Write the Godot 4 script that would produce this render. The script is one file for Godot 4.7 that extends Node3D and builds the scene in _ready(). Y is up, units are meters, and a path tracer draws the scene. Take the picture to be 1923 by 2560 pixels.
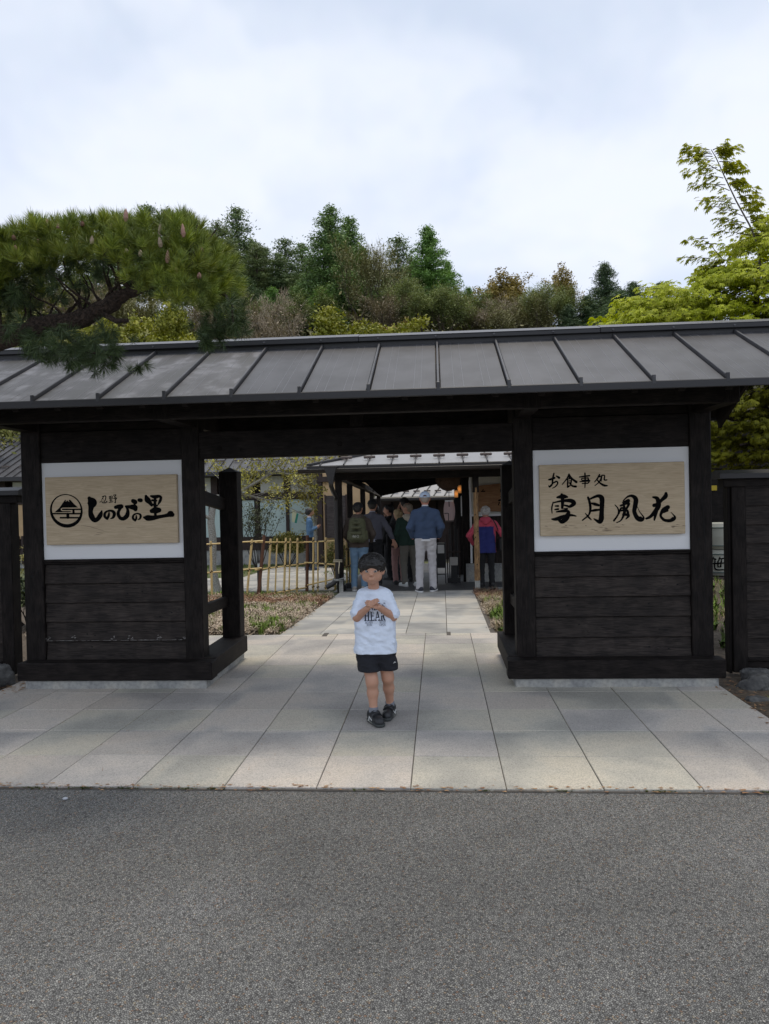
extends Node3D
# A black timber gate with two signboards in front of a garden and a restaurant entrance, under a bright overcast sky.
var M := {}
var used := {}
var rng := RandomNumberGenerator.new()
var wob := FastNoiseLite.new()

func _ready():
	rng.seed = 7
	wob.seed = 3
	wob.frequency = 1.0
	build_camera_and_light()
	build_materials()
	build_ground()
	build_gate()
	build_side_fences()
	build_entrance()
	build_garden_house()
	build_garden()
	build_entrance_things()
	build_people()
	build_pine()
	build_maple()
	build_hill()
	build_small_things()

# ---------------------------------------------------------------- camera, sky, sun
func build_camera_and_light():
	var cam := Camera3D.new()
	cam.name = "camera"
	cam.position = Vector3(0, 1.5, 0)
	cam.rotation = Vector3(-0.0161, 0.0728, -0.0217)
	cam.fov = 68.72
	cam.near = 0.05
	cam.far = 600.0
	add_child(cam)
	cam.current = true
	var we := WorldEnvironment.new()
	we.name = "world_environment"
	var e := Environment.new()
	e.background_mode = Environment.BG_SKY
	var sky := Sky.new()
	var sm := PanoramaSkyMaterial.new()
	sm.panorama = sky_picture()
	sm.energy_multiplier = 0.95
	sky.sky_material = sm
	e.sky = sky
	e.tonemap_mode = Environment.TONE_MAPPER_LINEAR
	e.tonemap_exposure = 1.82
	e.sdfgi_enabled = true
	e.ssao_enabled = true
	e.ssil_enabled = true
	we.environment = e
	add_child(we)
	var sun := DirectionalLight3D.new()
	sun.name = "sun"
	sun.light_energy = 0.32
	sun.light_angular_distance = 18.0
	sun.light_color = Color(1.0, 0.95, 0.87)
	sun.shadow_enabled = true
	var to_sun := Vector3(0.06, 0.97, -0.24).normalized()
	sun.basis = Basis.looking_at(-to_sun, Vector3(0, 0, -1))
	add_child(sun)

func sky_picture() -> ImageTexture:
	var w := 1024
	var h := 512
	var im := Image.create(w, h, false, Image.FORMAT_RGB8)
	var n1 := FastNoiseLite.new()
	n1.seed = 21
	n1.frequency = 0.9
	n1.fractal_octaves = 5
	var n2 := FastNoiseLite.new()
	n2.seed = 5
	n2.frequency = 2.4
	n2.fractal_octaves = 5
	# two features of this sky: a bright heap of cloud low on the right, a greyer gap high up
	var bright := Vector3(0.17, 0.36, -0.92).normalized()
	var bright2 := Vector3(0.06, 0.27, -0.96).normalized()
	var grey := Vector3(0.10, 0.55, -0.82).normalized()
	for y in h:
		var up := (0.5 - (y + 0.5) / h) * PI
		for x in w:
			var a := ((x + 0.5) / w) * TAU
			var d := Vector3(sin(a - PI) * cos(up), sin(up), -cos(a - PI) * cos(up))
			var c: Color
			if d.y < -0.02:
				c = Color(0.42, 0.44, 0.42)
			else:
				var p := d / (maxf(d.y, 0.0) + 0.35) * 1.1
				var q := p + Vector3(n2.get_noise_3dv(p), n2.get_noise_3dv(p + Vector3(9, 0, 0)), 0) * 0.25
				var v := n1.get_noise_3dv(q) * 0.9 + n2.get_noise_3dv(q * 1.3) * 0.35
				v += 0.34 * smoothstep(0.955, 0.998, d.dot(bright) + n2.get_noise_3dv(p * 2.0) * 0.03)
				v += 0.25 * smoothstep(0.95, 0.998, d.dot(bright2) + n2.get_noise_3dv(p * 2.0) * 0.02)
				v -= 0.42 * smoothstep(0.90, 0.995, d.dot(grey) + n2.get_noise_3dv(p) * 0.04)
				v = clampf(v * 0.75 + 0.5, 0.0, 1.0)
				var low := clampf(1.0 - d.y * 1.6, 0.0, 1.0)
				var thin := Color(0.641, 0.681, 0.745).lerp(Color(0.711, 0.745, 0.817), low)
				var thick := Color(0.740, 0.761, 0.800).lerp(Color(0.777, 0.792, 0.833), low)
				c = thin.lerp(thick, smoothstep(0.15, 0.85, v))
			im.set_pixel(x, y, c)
	return ImageTexture.create_from_image(im)

# ---------------------------------------------------------------- helpers: nodes
func numbered(n: String) -> String:
	used[n] = used.get(n, -1) + 1
	return n if used[n] == 0 else "%s_%03d" % [n, used[n]]

func thing(called: String, label: String, category: String, at := Vector3.ZERO, turn := 0.0, group := "") -> Node3D:
	var o := Node3D.new()
	o.name = numbered(called)
	add_child(o)
	o.position = at
	o.rotation.y = turn
	tag(o, label, category, group)
	return o

func tag(o: Node3D, label: String, category: String, group := ""):
	o.set_meta("label", label)
	o.set_meta("category", category)
	if group:
		o.set_meta("group", group)

func part(called: String, shape, mat: Material, parent: Node = null) -> MeshInstance3D:
	var o := MeshInstance3D.new()
	var top := parent == null or parent == self
	o.name = numbered(called) if top else called
	o.mesh = shape.commit() if shape is SurfaceTool else shape
	o.material_override = mat
	if top:
		add_child(o)
	else:
		parent.add_child(o, true)
	return o

func single(called: String, shape, mat: Material, label: String, category: String, group := "") -> MeshInstance3D:
	var o := part(called, shape, mat)
	tag(o, label, category, group)
	return o

func structure(called: String, shape, mat: Material, parent: Node = null) -> MeshInstance3D:
	var o := part(called, shape, mat, parent)
	o.set_meta("kind", "structure")
	return o

func stuff(o: Node3D) -> Node3D:
	o.set_meta("kind", "stuff")
	return o

func scatter(called: String, mesh: Mesh, mat: Material, where: Array, colours: Array, parent: Node = null) -> MultiMeshInstance3D:
	var mm := MultiMesh.new()
	mm.transform_format = MultiMesh.TRANSFORM_3D
	mm.use_colors = true
	mm.mesh = mesh
	mm.instance_count = where.size()
	for i in where.size():
		mm.set_instance_transform(i, where[i])
		mm.set_instance_color(i, colours[i])
	var o := MultiMeshInstance3D.new()
	o.multimesh = mm
	o.material_override = mat
	o.set_meta("kind", "stuff")
	if parent == null:
		o.name = numbered(called)
		add_child(o)
	else:
		o.name = called
		parent.add_child(o, true)
	return o

# ---------------------------------------------------------------- helpers: shapes
func mb() -> SurfaceTool:
	var st := SurfaceTool.new()
	st.begin(Mesh.PRIMITIVE_TRIANGLES)
	return st

func at3(x: float, y: float, z: float) -> Transform3D:
	return Transform3D(Basis(), Vector3(x, y, z))

func tri(st: SurfaceTool, a: Vector3, b: Vector3, c: Vector3, n: Vector3, ua := Vector2.ZERO, ub := Vector2.ZERO, uc := Vector2.ZERO):
	var flip := (c - a).cross(b - a).dot(n) < 0.0
	st.set_normal(n)
	st.set_uv(ua)
	st.add_vertex(a)
	if flip:
		st.set_normal(n)
		st.set_uv(uc)
		st.add_vertex(c)
		st.set_normal(n)
		st.set_uv(ub)
		st.add_vertex(b)
	else:
		st.set_normal(n)
		st.set_uv(ub)
		st.add_vertex(b)
		st.set_normal(n)
		st.set_uv(uc)
		st.add_vertex(c)

func quad(st: SurfaceTool, a: Vector3, b: Vector3, c: Vector3, d: Vector3, n: Vector3, ua := Vector2.ZERO, ub := Vector2.ZERO, uc := Vector2.ZERO, ud := Vector2.ZERO):
	tri(st, a, b, c, n, ua, ub, uc)
	tri(st, a, c, d, n, ua, uc, ud)

func grain_uv(p: Vector3, s: Vector3, off: Vector2, face: int) -> Vector2:
	var long := s.max_axis_index()
	var j := (long + 1) % 3
	var k := (long + 2) % 3
	if face == long:
		return Vector2(p[j], p[k]) + off
	return Vector2(p[long], p[j] + p[k]) + off

# a box with chamfered edges; its uv runs in metres with u along the longest side
func cbox(st: SurfaceTool, xf: Transform3D, s: Vector3, ch := 0.004, off := Vector2.INF):
	if off == Vector2.INF:
		off = Vector2(rng.randf() * 7.0, rng.randf() * 7.0)
	var h := s * 0.5
	ch = minf(ch, minf(h.x, minf(h.y, h.z)) * 0.9)
	var nb := xf.basis.orthonormalized()
	for ax in 3:
		var j := (ax + 1) % 3
		var k := (ax + 2) % 3
		for sg in [-1.0, 1.0]:
			var q: Array[Vector3] = []
			var n := Vector3.ZERO
			n[ax] = sg
			for c in [[-1.0, -1.0], [1.0, -1.0], [1.0, 1.0], [-1.0, 1.0]]:
				var p := Vector3.ZERO
				p[ax] = sg * h[ax]
				p[j] = c[0] * (h[j] - ch)
				p[k] = c[1] * (h[k] - ch)
				q.append(p)
			quad(st, xf * q[0], xf * q[1], xf * q[2], xf * q[3], nb * n, grain_uv(q[0], s, off, ax), grain_uv(q[1], s, off, ax), grain_uv(q[2], s, off, ax), grain_uv(q[3], s, off, ax))
	if ch <= 0.0:
		return
	for ax in 3:   # edges parallel to ax
		var j := (ax + 1) % 3
		var k := (ax + 2) % 3
		for a in [-1.0, 1.0]:
			for b in [-1.0, 1.0]:
				var p0 := Vector3.ZERO
				var p1 := Vector3.ZERO
				p0[j] = a * h[j]
				p0[k] = b * (h[k] - ch)
				p1[j] = a * (h[j] - ch)
				p1[k] = b * h[k]
				var e := Vector3.ZERO
				e[ax] = h[ax] - ch
				var n := Vector3.ZERO
				n[j] = a
				n[k] = b
				quad(st, xf * (p0 - e), xf * (p0 + e), xf * (p1 + e), xf * (p1 - e), nb * n.normalized(), grain_uv(p0 - e, s, off, j), grain_uv(p0 + e, s, off, j), grain_uv(p1 + e, s, off, j), grain_uv(p1 - e, s, off, j))
	for a in [-1.0, 1.0]:
		for b in [-1.0, 1.0]:
			for c in [-1.0, 1.0]:
				var g := Vector3(a, b, c)
				var i := g * (h - Vector3.ONE * ch)
				tri(st, xf * (i + Vector3(a * ch, 0, 0)), xf * (i + Vector3(0, b * ch, 0)), xf * (i + Vector3(0, 0, c * ch)), nb * g.normalized(), grain_uv(i, s, off, 0), grain_uv(i, s, off, 0), grain_uv(i, s, off, 0))

# the same from two opposite corners
func cb(st: SurfaceTool, x0: float, x1: float, y0: float, y1: float, z0: float, z1: float, ch := 0.004):
	cbox(st, at3((x0 + x1) / 2, (y0 + y1) / 2, (z0 + z1) / 2), Vector3(absf(x1 - x0), absf(y1 - y0), absf(z1 - z0)), ch)

func box_part(called: String, x0: float, x1: float, y0: float, y1: float, z0: float, z1: float, mat: Material, parent: Node, ch := 0.004) -> MeshInstance3D:
	var st := mb()
	cb(st, x0, x1, y0, y1, z0, z1, ch)
	return part(called, st, mat, parent)

# a beam of section w (across) by t from a to b, t measured along up
func bar(st: SurfaceTool, a: Vector3, b: Vector3, w: float, t: float, up := Vector3.UP, ch := 0.004):
	var d := (b - a).normalized()
	var s := d.cross(up).normalized()
	var u := s.cross(d).normalized()
	cbox(st, Transform3D(Basis(d, u, s), (a + b) / 2), Vector3((b - a).length(), t, w), ch)

func bar_part(called: String, a: Vector3, b: Vector3, w: float, t: float, mat: Material, parent: Node, up := Vector3.UP, ch := 0.004) -> MeshInstance3D:
	var st := mb()
	bar(st, a, b, w, t, up, ch)
	return part(called, st, mat, parent)

# a round tube through points with radii
func tube(st: SurfaceTool, pts: Array, radii: Array, sides := 8, caps := true, squash := 1.0):
	var n := pts.size()
	var ref := Vector3(0.31, 0.2, 0.93).normalized()
	var d0: Vector3 = (pts[1] - pts[0]).normalized()
	if absf(d0.dot(ref)) > 0.9:
		ref = Vector3(0.9, 0.3, 0.1).normalized()
	var u := (ref - d0 * ref.dot(d0)).normalized()
	var rings := []
	var norms := []
	var run := 0.0
	var vs := []
	for i in n:
		var d: Vector3 = ((pts[mini(i + 1, n - 1)] - pts[maxi(i - 1, 0)]) as Vector3).normalized()
		u = (u - d * u.dot(d)).normalized()
		var v := d.cross(u)
		var ring: Array[Vector3] = []
		var nn: Array[Vector3] = []
		for k in sides + 1:
			var a := TAU * (k % sides) / sides
			var o := u * cos(a) + v * sin(a) * squash
			ring.append(pts[i] + o * radii[i])
			nn.append(o.normalized())
		rings.append(ring)
		norms.append(nn)
		if i > 0:
			run += (pts[i] - pts[i - 1]).length()
		vs.append(run)
	for i in n - 1:
		for k in sides:
			var idx := [[i, k], [i + 1, k], [i + 1, k + 1], [i, k], [i + 1, k + 1], [i, k + 1]]
			var a: Vector3 = rings[i][k]
			var b: Vector3 = rings[i + 1][k]
			var c: Vector3 = rings[i + 1][k + 1]
			if (c - a).cross(b - a).dot(norms[i][k]) < 0.0:
				idx = [[i, k], [i + 1, k + 1], [i + 1, k], [i, k], [i, k + 1], [i + 1, k + 1]]
			for e in idx:
				st.set_normal(norms[e[0]][e[1]])
				st.set_uv(Vector2(vs[e[0]], float(e[1]) / sides * radii[0] * 6.28))
				st.add_vertex(rings[e[0]][e[1]])
	if caps:
		for e in [[0, -1.0], [n - 1, 1.0]]:
			var i: int = e[0]
			var d: Vector3 = (pts[1] - pts[0]) if i == 0 else (pts[n - 1] - pts[n - 2])
			d = d.normalized() * e[1]
			for k in sides:
				tri(st, pts[i], rings[i][k], rings[i][k + 1], d)

func tube_part(called: String, pts: Array, radii: Array, mat: Material, parent: Node, sides := 10) -> MeshInstance3D:
	var st := mb()
	tube(st, pts, radii, sides)
	return part(called, st, mat, parent)

# profile of (radius, height) pairs turned round the y axis
func lathe(st: SurfaceTool, xf: Transform3D, prof: Array, sides := 20):
	for i in prof.size() - 1:
		var p0: Vector2 = prof[i]
		var p1: Vector2 = prof[i + 1]
		var t := (p1 - p0).normalized()
		var nn := Vector2(t.y, -t.x)
		for k in sides:
			var a0 := TAU * k / sides
			var a1 := TAU * (k + 1) / sides
			var c0 := Vector3(cos(a0), 0, sin(a0))
			var c1 := Vector3(cos(a1), 0, sin(a1))
			var q := [c0 * p0.x + Vector3.UP * p0.y, c1 * p0.x + Vector3.UP * p0.y, c1 * p1.x + Vector3.UP * p1.y, c0 * p1.x + Vector3.UP * p1.y]
			var n0 := (c0 * nn.x + Vector3.UP * nn.y)
			var n1 := (c1 * nn.x + Vector3.UP * nn.y)
			var ns := [n0, n1, n1, n0]
			var us := [Vector2(a0 * 0.2, p0.y), Vector2(a1 * 0.2, p0.y), Vector2(a1 * 0.2, p1.y), Vector2(a0 * 0.2, p1.y)]
			var order := [0, 1, 2, 0, 2, 3]
			var fa: Vector3 = q[2] - q[0]
			var fb: Vector3 = q[1] - q[0]
			if fa.cross(fb).dot(n0 + n1) < 0.0:
				order = [0, 2, 1, 0, 3, 2]
			for o in order:
				st.set_normal((xf.basis * (ns[o] as Vector3)).normalized())
				st.set_uv(us[o])
				st.add_vertex(xf * (q[o] as Vector3))

# a polygon in the x-y plane of xf, given thickness towards +z
func extrude(st: SurfaceTool, xf: Transform3D, poly: PackedVector2Array, depth: float, back := true):
	var nb := xf.basis.orthonormalized()
	var idx := Geometry2D.triangulate_polygon(poly)
	for i in range(0, idx.size(), 3):
		var a := poly[idx[i]]
		var b := poly[idx[i + 1]]
		var c := poly[idx[i + 2]]
		tri(st, xf * Vector3(a.x, a.y, depth), xf * Vector3(b.x, b.y, depth), xf * Vector3(c.x, c.y, depth), nb.z, a, b, c)
		if back:
			tri(st, xf * Vector3(a.x, a.y, 0), xf * Vector3(b.x, b.y, 0), xf * Vector3(c.x, c.y, 0), -nb.z, a, b, c)
	var turn := 1.0 if Geometry2D.is_polygon_clockwise(poly) else -1.0
	for i in poly.size():
		var a := poly[i]
		var b := poly[(i + 1) % poly.size()]
		var e := (b - a).normalized()
		var n := Vector3(-e.y, e.x, 0) * turn
		quad(st, xf * Vector3(a.x, a.y, 0), xf * Vector3(b.x, b.y, 0), xf * Vector3(b.x, b.y, depth), xf * Vector3(a.x, a.y, depth), nb * n, a, b, b + Vector2(0, depth), a + Vector2(0, depth))

# a brush stroke: [x, y, width] points, smoothed, laid as a ribbon a hair above the plane of xf
func stroke(st: SurfaceTool, xf: Transform3D, pts: Array, lift: float):
	var sm := []
	var n := pts.size()
	for i in n - 1:
		var p0: Array = pts[maxi(i - 1, 0)]
		var p1: Array = pts[i]
		var p2: Array = pts[i + 1]
		var p3: Array = pts[mini(i + 2, n - 1)]
		for k in 6:
			var t := k / 6.0
			sm.append(Vector3(cubic_interpolate(p1[0], p2[0], p0[0], p3[0], t), cubic_interpolate(p1[1], p2[1], p0[1], p3[1], t), maxf(1e-4, cubic_interpolate(p1[2], p2[2], p0[2], p3[2], t))))
	sm.append(Vector3(pts[n - 1][0], pts[n - 1][1], pts[n - 1][2]))
	var nz := xf.basis.z.normalized()
	var left := []
	var right := []
	var m := sm.size()
	for i in m:
		var d: Vector3 = sm[mini(i + 1, m - 1)] - sm[maxi(i - 1, 0)]
		var dd := Vector2(d.x, d.y).normalized()
		var o = Vector2(-dd.y, dd.x) * sm[i].z * 0.5
		left.append(xf * Vector3(sm[i].x + o.x, sm[i].y + o.y, lift))
		right.append(xf * Vector3(sm[i].x - o.x, sm[i].y - o.y, lift))
	for i in m - 1:
		quad(st, left[i], right[i], right[i + 1], left[i + 1], nz)
	for e in [0, m - 1]:
		# rounded ends: a half disc beyond the ribbon
		var c: Vector3 = sm[e]
		var r: float = c.z * 0.5
		var d: Vector3 = (sm[0] - sm[1]) if e == 0 else (sm[m - 1] - sm[m - 2])
		var a := atan2(d.y, d.x)
		for k in 6:
			var a0 := a - PI / 2 + PI * k / 6.0
			var a1 := a - PI / 2 + PI * (k + 1) / 6.0
			tri(st, xf * Vector3(c.x, c.y, lift), xf * Vector3(c.x + cos(a0) * r, c.y + sin(a0) * r, lift), xf * Vector3(c.x + cos(a1) * r, c.y + sin(a1) * r, lift), nz)

# branches: adds tubes to st and collects the tips as [position, direction]
func grow(st: SurfaceTool, base: Vector3, dir: Vector3, length: float, radius: float, depth: int, tips: Array, spread := 0.6, up := 0.25, sides := 5, kids := 3):
	var pts := [base]
	var radii := [radius]
	var p := base
	var d := dir.normalized()
	var seg := 4
	for i in seg:
		d = (d + Vector3(rng.randf_range(-1, 1), rng.randf_range(-0.6, 0.8) + up, rng.randf_range(-1, 1)) * 0.16).normalized()
		p += d * length / seg
		pts.append(p)
		radii.append(radius * (1.0 - 0.5 * (i + 1) / seg))
	tube(st, pts, radii, sides, false)
	if depth <= 0:
		tips.append([p, d])
		tips.append([pts[2], d])
		return
	for k in kids:
		var i := seg - (k % 3)
		var from: Vector3 = pts[i]
		var side := Vector3(rng.randf_range(-1, 1), rng.randf_range(-0.5, 0.7), rng.randf_range(-1, 1)).normalized()
		var nd := (d + side * spread + Vector3.UP * up * 0.4).normalized()
		grow(st, from, nd, length * rng.randf_range(0.6, 0.85), radius * 0.5, depth - 1, tips, spread, up, maxi(3, sides - 1), kids)

# small flat leaves as one mesh; each entry [position, direction]; several leaves per tip
func leaf_cloud(tips: Array, per_tip: int, reach: float, size: float, slim: float, c0: Color, c1: Color, droop := 0.0) -> ArrayMesh:
	var v := PackedVector3Array()
	var nn := PackedVector3Array()
	var cc := PackedColorArray()
	for t in tips:
		for i in per_tip:
			var o := Vector3(rng.randfn(), rng.randfn() * 0.7, rng.randfn()) * reach * 0.55
			var p: Vector3 = t[0] + o
			var d := (t[1] as Vector3) * 0.6 + Vector3(rng.randf_range(-1, 1), rng.randf_range(-0.6, 0.8) - droop, rng.randf_range(-1, 1))
			d = d.normalized()
			var s := d.cross(Vector3(rng.randf_range(-0.5, 0.5), 1, rng.randf_range(-0.5, 0.5))).normalized()
			var l := size * rng.randf_range(0.6, 1.25)
			var n := s.cross(d).normalized()
			if n.y < 0.0:
				n = -n
			var a := p
			var b := p + d * l * 0.5 + s * l * slim * 0.5
			var e := p + d * l - Vector3.UP * l * 0.15
			var f := p + d * l * 0.5 - s * l * slim * 0.5
			var c := c0.lerp(c1, rng.randf())
			for q in ([a, b, e, a, e, f] if (e - a).cross(b - a).dot(n) > 0.0 else [a, e, b, a, f, e]):
				v.append(q)
				nn.append(n)
				cc.append(c)
	return arrays(v, nn, cc)

func arrays(v: PackedVector3Array, nn: PackedVector3Array, cc: PackedColorArray) -> ArrayMesh:
	# every face is wound to the side its normals point to
	for i in range(0, v.size(), 3):
		if (v[i + 2] - v[i]).cross(v[i + 1] - v[i]).dot(nn[i] + nn[i + 1] + nn[i + 2]) < 0.0:
			var p := v[i + 1]
			v[i + 1] = v[i + 2]
			v[i + 2] = p
			var n := nn[i + 1]
			nn[i + 1] = nn[i + 2]
			nn[i + 2] = n
			var c := cc[i + 1]
			cc[i + 1] = cc[i + 2]
			cc[i + 2] = c
	var m := ArrayMesh.new()
	var a := []
	a.resize(Mesh.ARRAY_MAX)
	a[Mesh.ARRAY_VERTEX] = v
	a[Mesh.ARRAY_NORMAL] = nn
	a[Mesh.ARRAY_COLOR] = cc
	m.add_surface_from_arrays(Mesh.PRIMITIVE_TRIANGLES, a)
	return m

# ---------------------------------------------------------------- helpers: bodies
# bones [a, b, radius at a, radius at b, flatness in z]; their distances are joined with a smooth minimum and meshed as surface nets.
# cuts are Planes: what lies in front of one is taken away. wrinkle displaces the surface by a noise of that many metres.
func nets(bones: Array, cell: float, k: float, cuts: Array = [], wrinkle := 0.0, paint = null, wfreq := 9.0) -> ArrayMesh:
	var lo := Vector3.INF
	var hi := -Vector3.INF
	var pad := k + cell * 2.5 + wrinkle
	for b in bones:
		var r := maxf(b[2], b[3]) + pad
		lo = lo.min((b[0] as Vector3).min(b[1]) - Vector3.ONE * r)
		hi = hi.max((b[0] as Vector3).max(b[1]) + Vector3.ONE * r)
	var nx := int(ceil((hi.x - lo.x) / cell)) + 1
	var ny := int(ceil((hi.y - lo.y) / cell)) + 1
	var nz := int(ceil((hi.z - lo.z) / cell)) + 1
	var f := PackedFloat32Array()
	f.resize(nx * ny * nz)
	f.fill(9.0)
	var sxy := nx * ny
	for b in bones:
		var fl: float = b[4] if b.size() > 4 else 1.0
		var sc := Vector3(1, 1, fl)
		var a: Vector3 = (b[0] as Vector3) * sc
		var ba: Vector3 = (b[1] as Vector3) * sc - a
		var l2 := maxf(ba.length_squared(), 1e-9)
		var ra: float = b[2]
		var rb: float = b[3]
		var r := maxf(ra, rb) + pad
		var b0: Vector3 = ((b[0] as Vector3).min(b[1]) - Vector3.ONE * r - lo) / cell
		var b1: Vector3 = ((b[0] as Vector3).max(b[1]) + Vector3.ONE * r - lo) / cell
		for iz in range(maxi(0, int(b0.z)), mini(nz, int(b1.z) + 1)):
			for iy in range(maxi(0, int(b0.y)), mini(ny, int(b1.y) + 1)):
				var i := iz * sxy + iy * nx
				for ix in range(maxi(0, int(b0.x)), mini(nx, int(b1.x) + 1)):
					var p := Vector3(lo.x + ix * cell, lo.y + iy * cell, (lo.z + iz * cell) * fl) - a
					var t := clampf(p.dot(ba) / l2, 0.0, 1.0)
					var d := (p - ba * t).length() - lerpf(ra, rb, t)
					var e := f[i + ix]
					var hh := maxf(k - absf(d - e), 0.0)
					f[i + ix] = minf(d, e) - hh * hh / (4.0 * k)
	if wrinkle > 0.0 or cuts.size() > 0:
		var near := cell * 2.0 + wrinkle
		for iz in nz:
			for iy in ny:
				var i := iz * sxy + iy * nx
				for ix in nx:
					var e := f[i + ix]
					if e < near:
						var p := lo + Vector3(ix, iy, iz) * cell
						if wrinkle > 0.0 and e > -near:
							e += wrinkle * wob.get_noise_3d(p.x * wfreq, p.y * wfreq * 1.6 + p.x * 4.0, p.z * wfreq) * 2.0
						for c in cuts:
							e = maxf(e, (c as Plane).distance_to(p))
						f[i + ix] = e
	var ids := PackedInt32Array()
	ids.resize(nx * ny * nz)
	ids.fill(-1)
	var v := PackedVector3Array()
	var nn := PackedVector3Array()
	var cc := PackedColorArray()
	for iz in nz - 1:
		for iy in ny - 1:
			var i0 := iz * sxy + iy * nx
			for ix in nx - 1:
				var i := i0 + ix
				var f0 := f[i]
				if f0 > 4.0:
					continue
				var f1 := f[i + 1]
				var f2 := f[i + nx]
				var f3 := f[i + nx + 1]
				var f4 := f[i + sxy]
				var f5 := f[i + sxy + 1]
				var f6 := f[i + sxy + nx]
				var f7 := f[i + sxy + nx + 1]
				var neg := int(f0 < 0.0) + int(f1 < 0.0) + int(f2 < 0.0) + int(f3 < 0.0) + int(f4 < 0.0) + int(f5 < 0.0) + int(f6 < 0.0) + int(f7 < 0.0)
				if neg == 0 or neg == 8:
					continue
				var s := Vector3.ZERO
				var n := 0
				if (f0 < 0.0) != (f1 < 0.0):
					s += Vector3(f0 / (f0 - f1), 0, 0)
					n += 1
				if (f2 < 0.0) != (f3 < 0.0):
					s += Vector3(f2 / (f2 - f3), 1, 0)
					n += 1
				if (f4 < 0.0) != (f5 < 0.0):
					s += Vector3(f4 / (f4 - f5), 0, 1)
					n += 1
				if (f6 < 0.0) != (f7 < 0.0):
					s += Vector3(f6 / (f6 - f7), 1, 1)
					n += 1
				if (f0 < 0.0) != (f2 < 0.0):
					s += Vector3(0, f0 / (f0 - f2), 0)
					n += 1
				if (f1 < 0.0) != (f3 < 0.0):
					s += Vector3(1, f1 / (f1 - f3), 0)
					n += 1
				if (f4 < 0.0) != (f6 < 0.0):
					s += Vector3(0, f4 / (f4 - f6), 1)
					n += 1
				if (f5 < 0.0) != (f7 < 0.0):
					s += Vector3(1, f5 / (f5 - f7), 1)
					n += 1
				if (f0 < 0.0) != (f4 < 0.0):
					s += Vector3(0, 0, f0 / (f0 - f4))
					n += 1
				if (f1 < 0.0) != (f5 < 0.0):
					s += Vector3(1, 0, f1 / (f1 - f5))
					n += 1
				if (f2 < 0.0) != (f6 < 0.0):
					s += Vector3(0, 1, f2 / (f2 - f6))
					n += 1
				if (f3 < 0.0) != (f7 < 0.0):
					s += Vector3(1, 1, f3 / (f3 - f7))
					n += 1
				ids[i] = v.size()
				var p := lo + (Vector3(ix, iy, iz) + s / n) * cell
				v.append(p)
				nn.append(Vector3(f1 + f3 + f5 + f7 - f0 - f2 - f4 - f6, f2 + f3 + f6 + f7 - f0 - f1 - f4 - f5, f4 + f5 + f6 + f7 - f0 - f1 - f2 - f3).normalized())
				cc.append(paint.call(p) if paint != null else Color.WHITE)
	var tris := PackedInt32Array()
	for iz in range(1, nz - 1):
		for iy in range(1, ny - 1):
			var i0 := iz * sxy + iy * nx
			for ix in range(1, nx - 1):
				var i := i0 + ix
				var e := f[i]
				if e > 4.0:
					continue
				var inside := e < 0.0
				for ax in 3:
					var step: int = [1, nx, sxy][ax]
					if (f[i + step] < 0.0) == inside:
						continue
					var s1: int = [nx, sxy, 1][ax]
					var s2: int = [sxy, 1, nx][ax]
					var a := ids[i]
					var b := ids[i - s1]
					var c := ids[i - s1 - s2]
					var d := ids[i - s2]
					if a < 0 or b < 0 or c < 0 or d < 0:
						continue
					if inside:
						tris.append_array(PackedInt32Array([a, c, b, a, d, c]))
					else:
						tris.append_array(PackedInt32Array([a, b, c, a, c, d]))
	var m := ArrayMesh.new()
	if tris.size() == 0:
		return m
	var arr := []
	arr.resize(Mesh.ARRAY_MAX)
	arr[Mesh.ARRAY_VERTEX] = v
	arr[Mesh.ARRAY_NORMAL] = nn
	arr[Mesh.ARRAY_COLOR] = cc
	arr[Mesh.ARRAY_INDEX] = tris
	m.add_surface_from_arrays(Mesh.PRIMITIVE_TRIANGLES, arr)
	return m
# ---------------------------------------------------------------- materials
func lin(r: float, g: float, b: float) -> Color:
	return Color(r, g, b).linear_to_srgb()

func plain(r: float, g: float, b: float, rough := 0.8, metal := 0.0) -> StandardMaterial3D:
	var m := StandardMaterial3D.new()
	m.albedo_color = lin(r, g, b)
	m.roughness = rough
	m.metallic = metal
	return m

func noise(seed_: int, freq: float, oct := 4, type := FastNoiseLite.TYPE_SIMPLEX_SMOOTH) -> FastNoiseLite:
	var n := FastNoiseLite.new()
	n.seed = seed_
	n.frequency = freq
	n.fractal_octaves = oct
	n.noise_type = type
	return n

func noise_tex(n: FastNoiseLite, size: int, offsets: Array, colours: Array, normal := 0.0) -> NoiseTexture2D:
	var t := NoiseTexture2D.new()
	t.width = size
	t.height = size
	t.seamless = true
	t.seamless_blend_skirt = 0.03
	t.noise = n
	t.generate_mipmaps = false
	if normal > 0.0:
		t.as_normal_map = true
		t.bump_strength = normal
	if offsets.size():
		var g := Gradient.new()
		g.offsets = PackedFloat32Array(offsets)
		var pc := PackedColorArray()
		for c in colours:
			pc.append(c)
		g.colors = pc
		t.color_ramp = g
	return t

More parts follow.
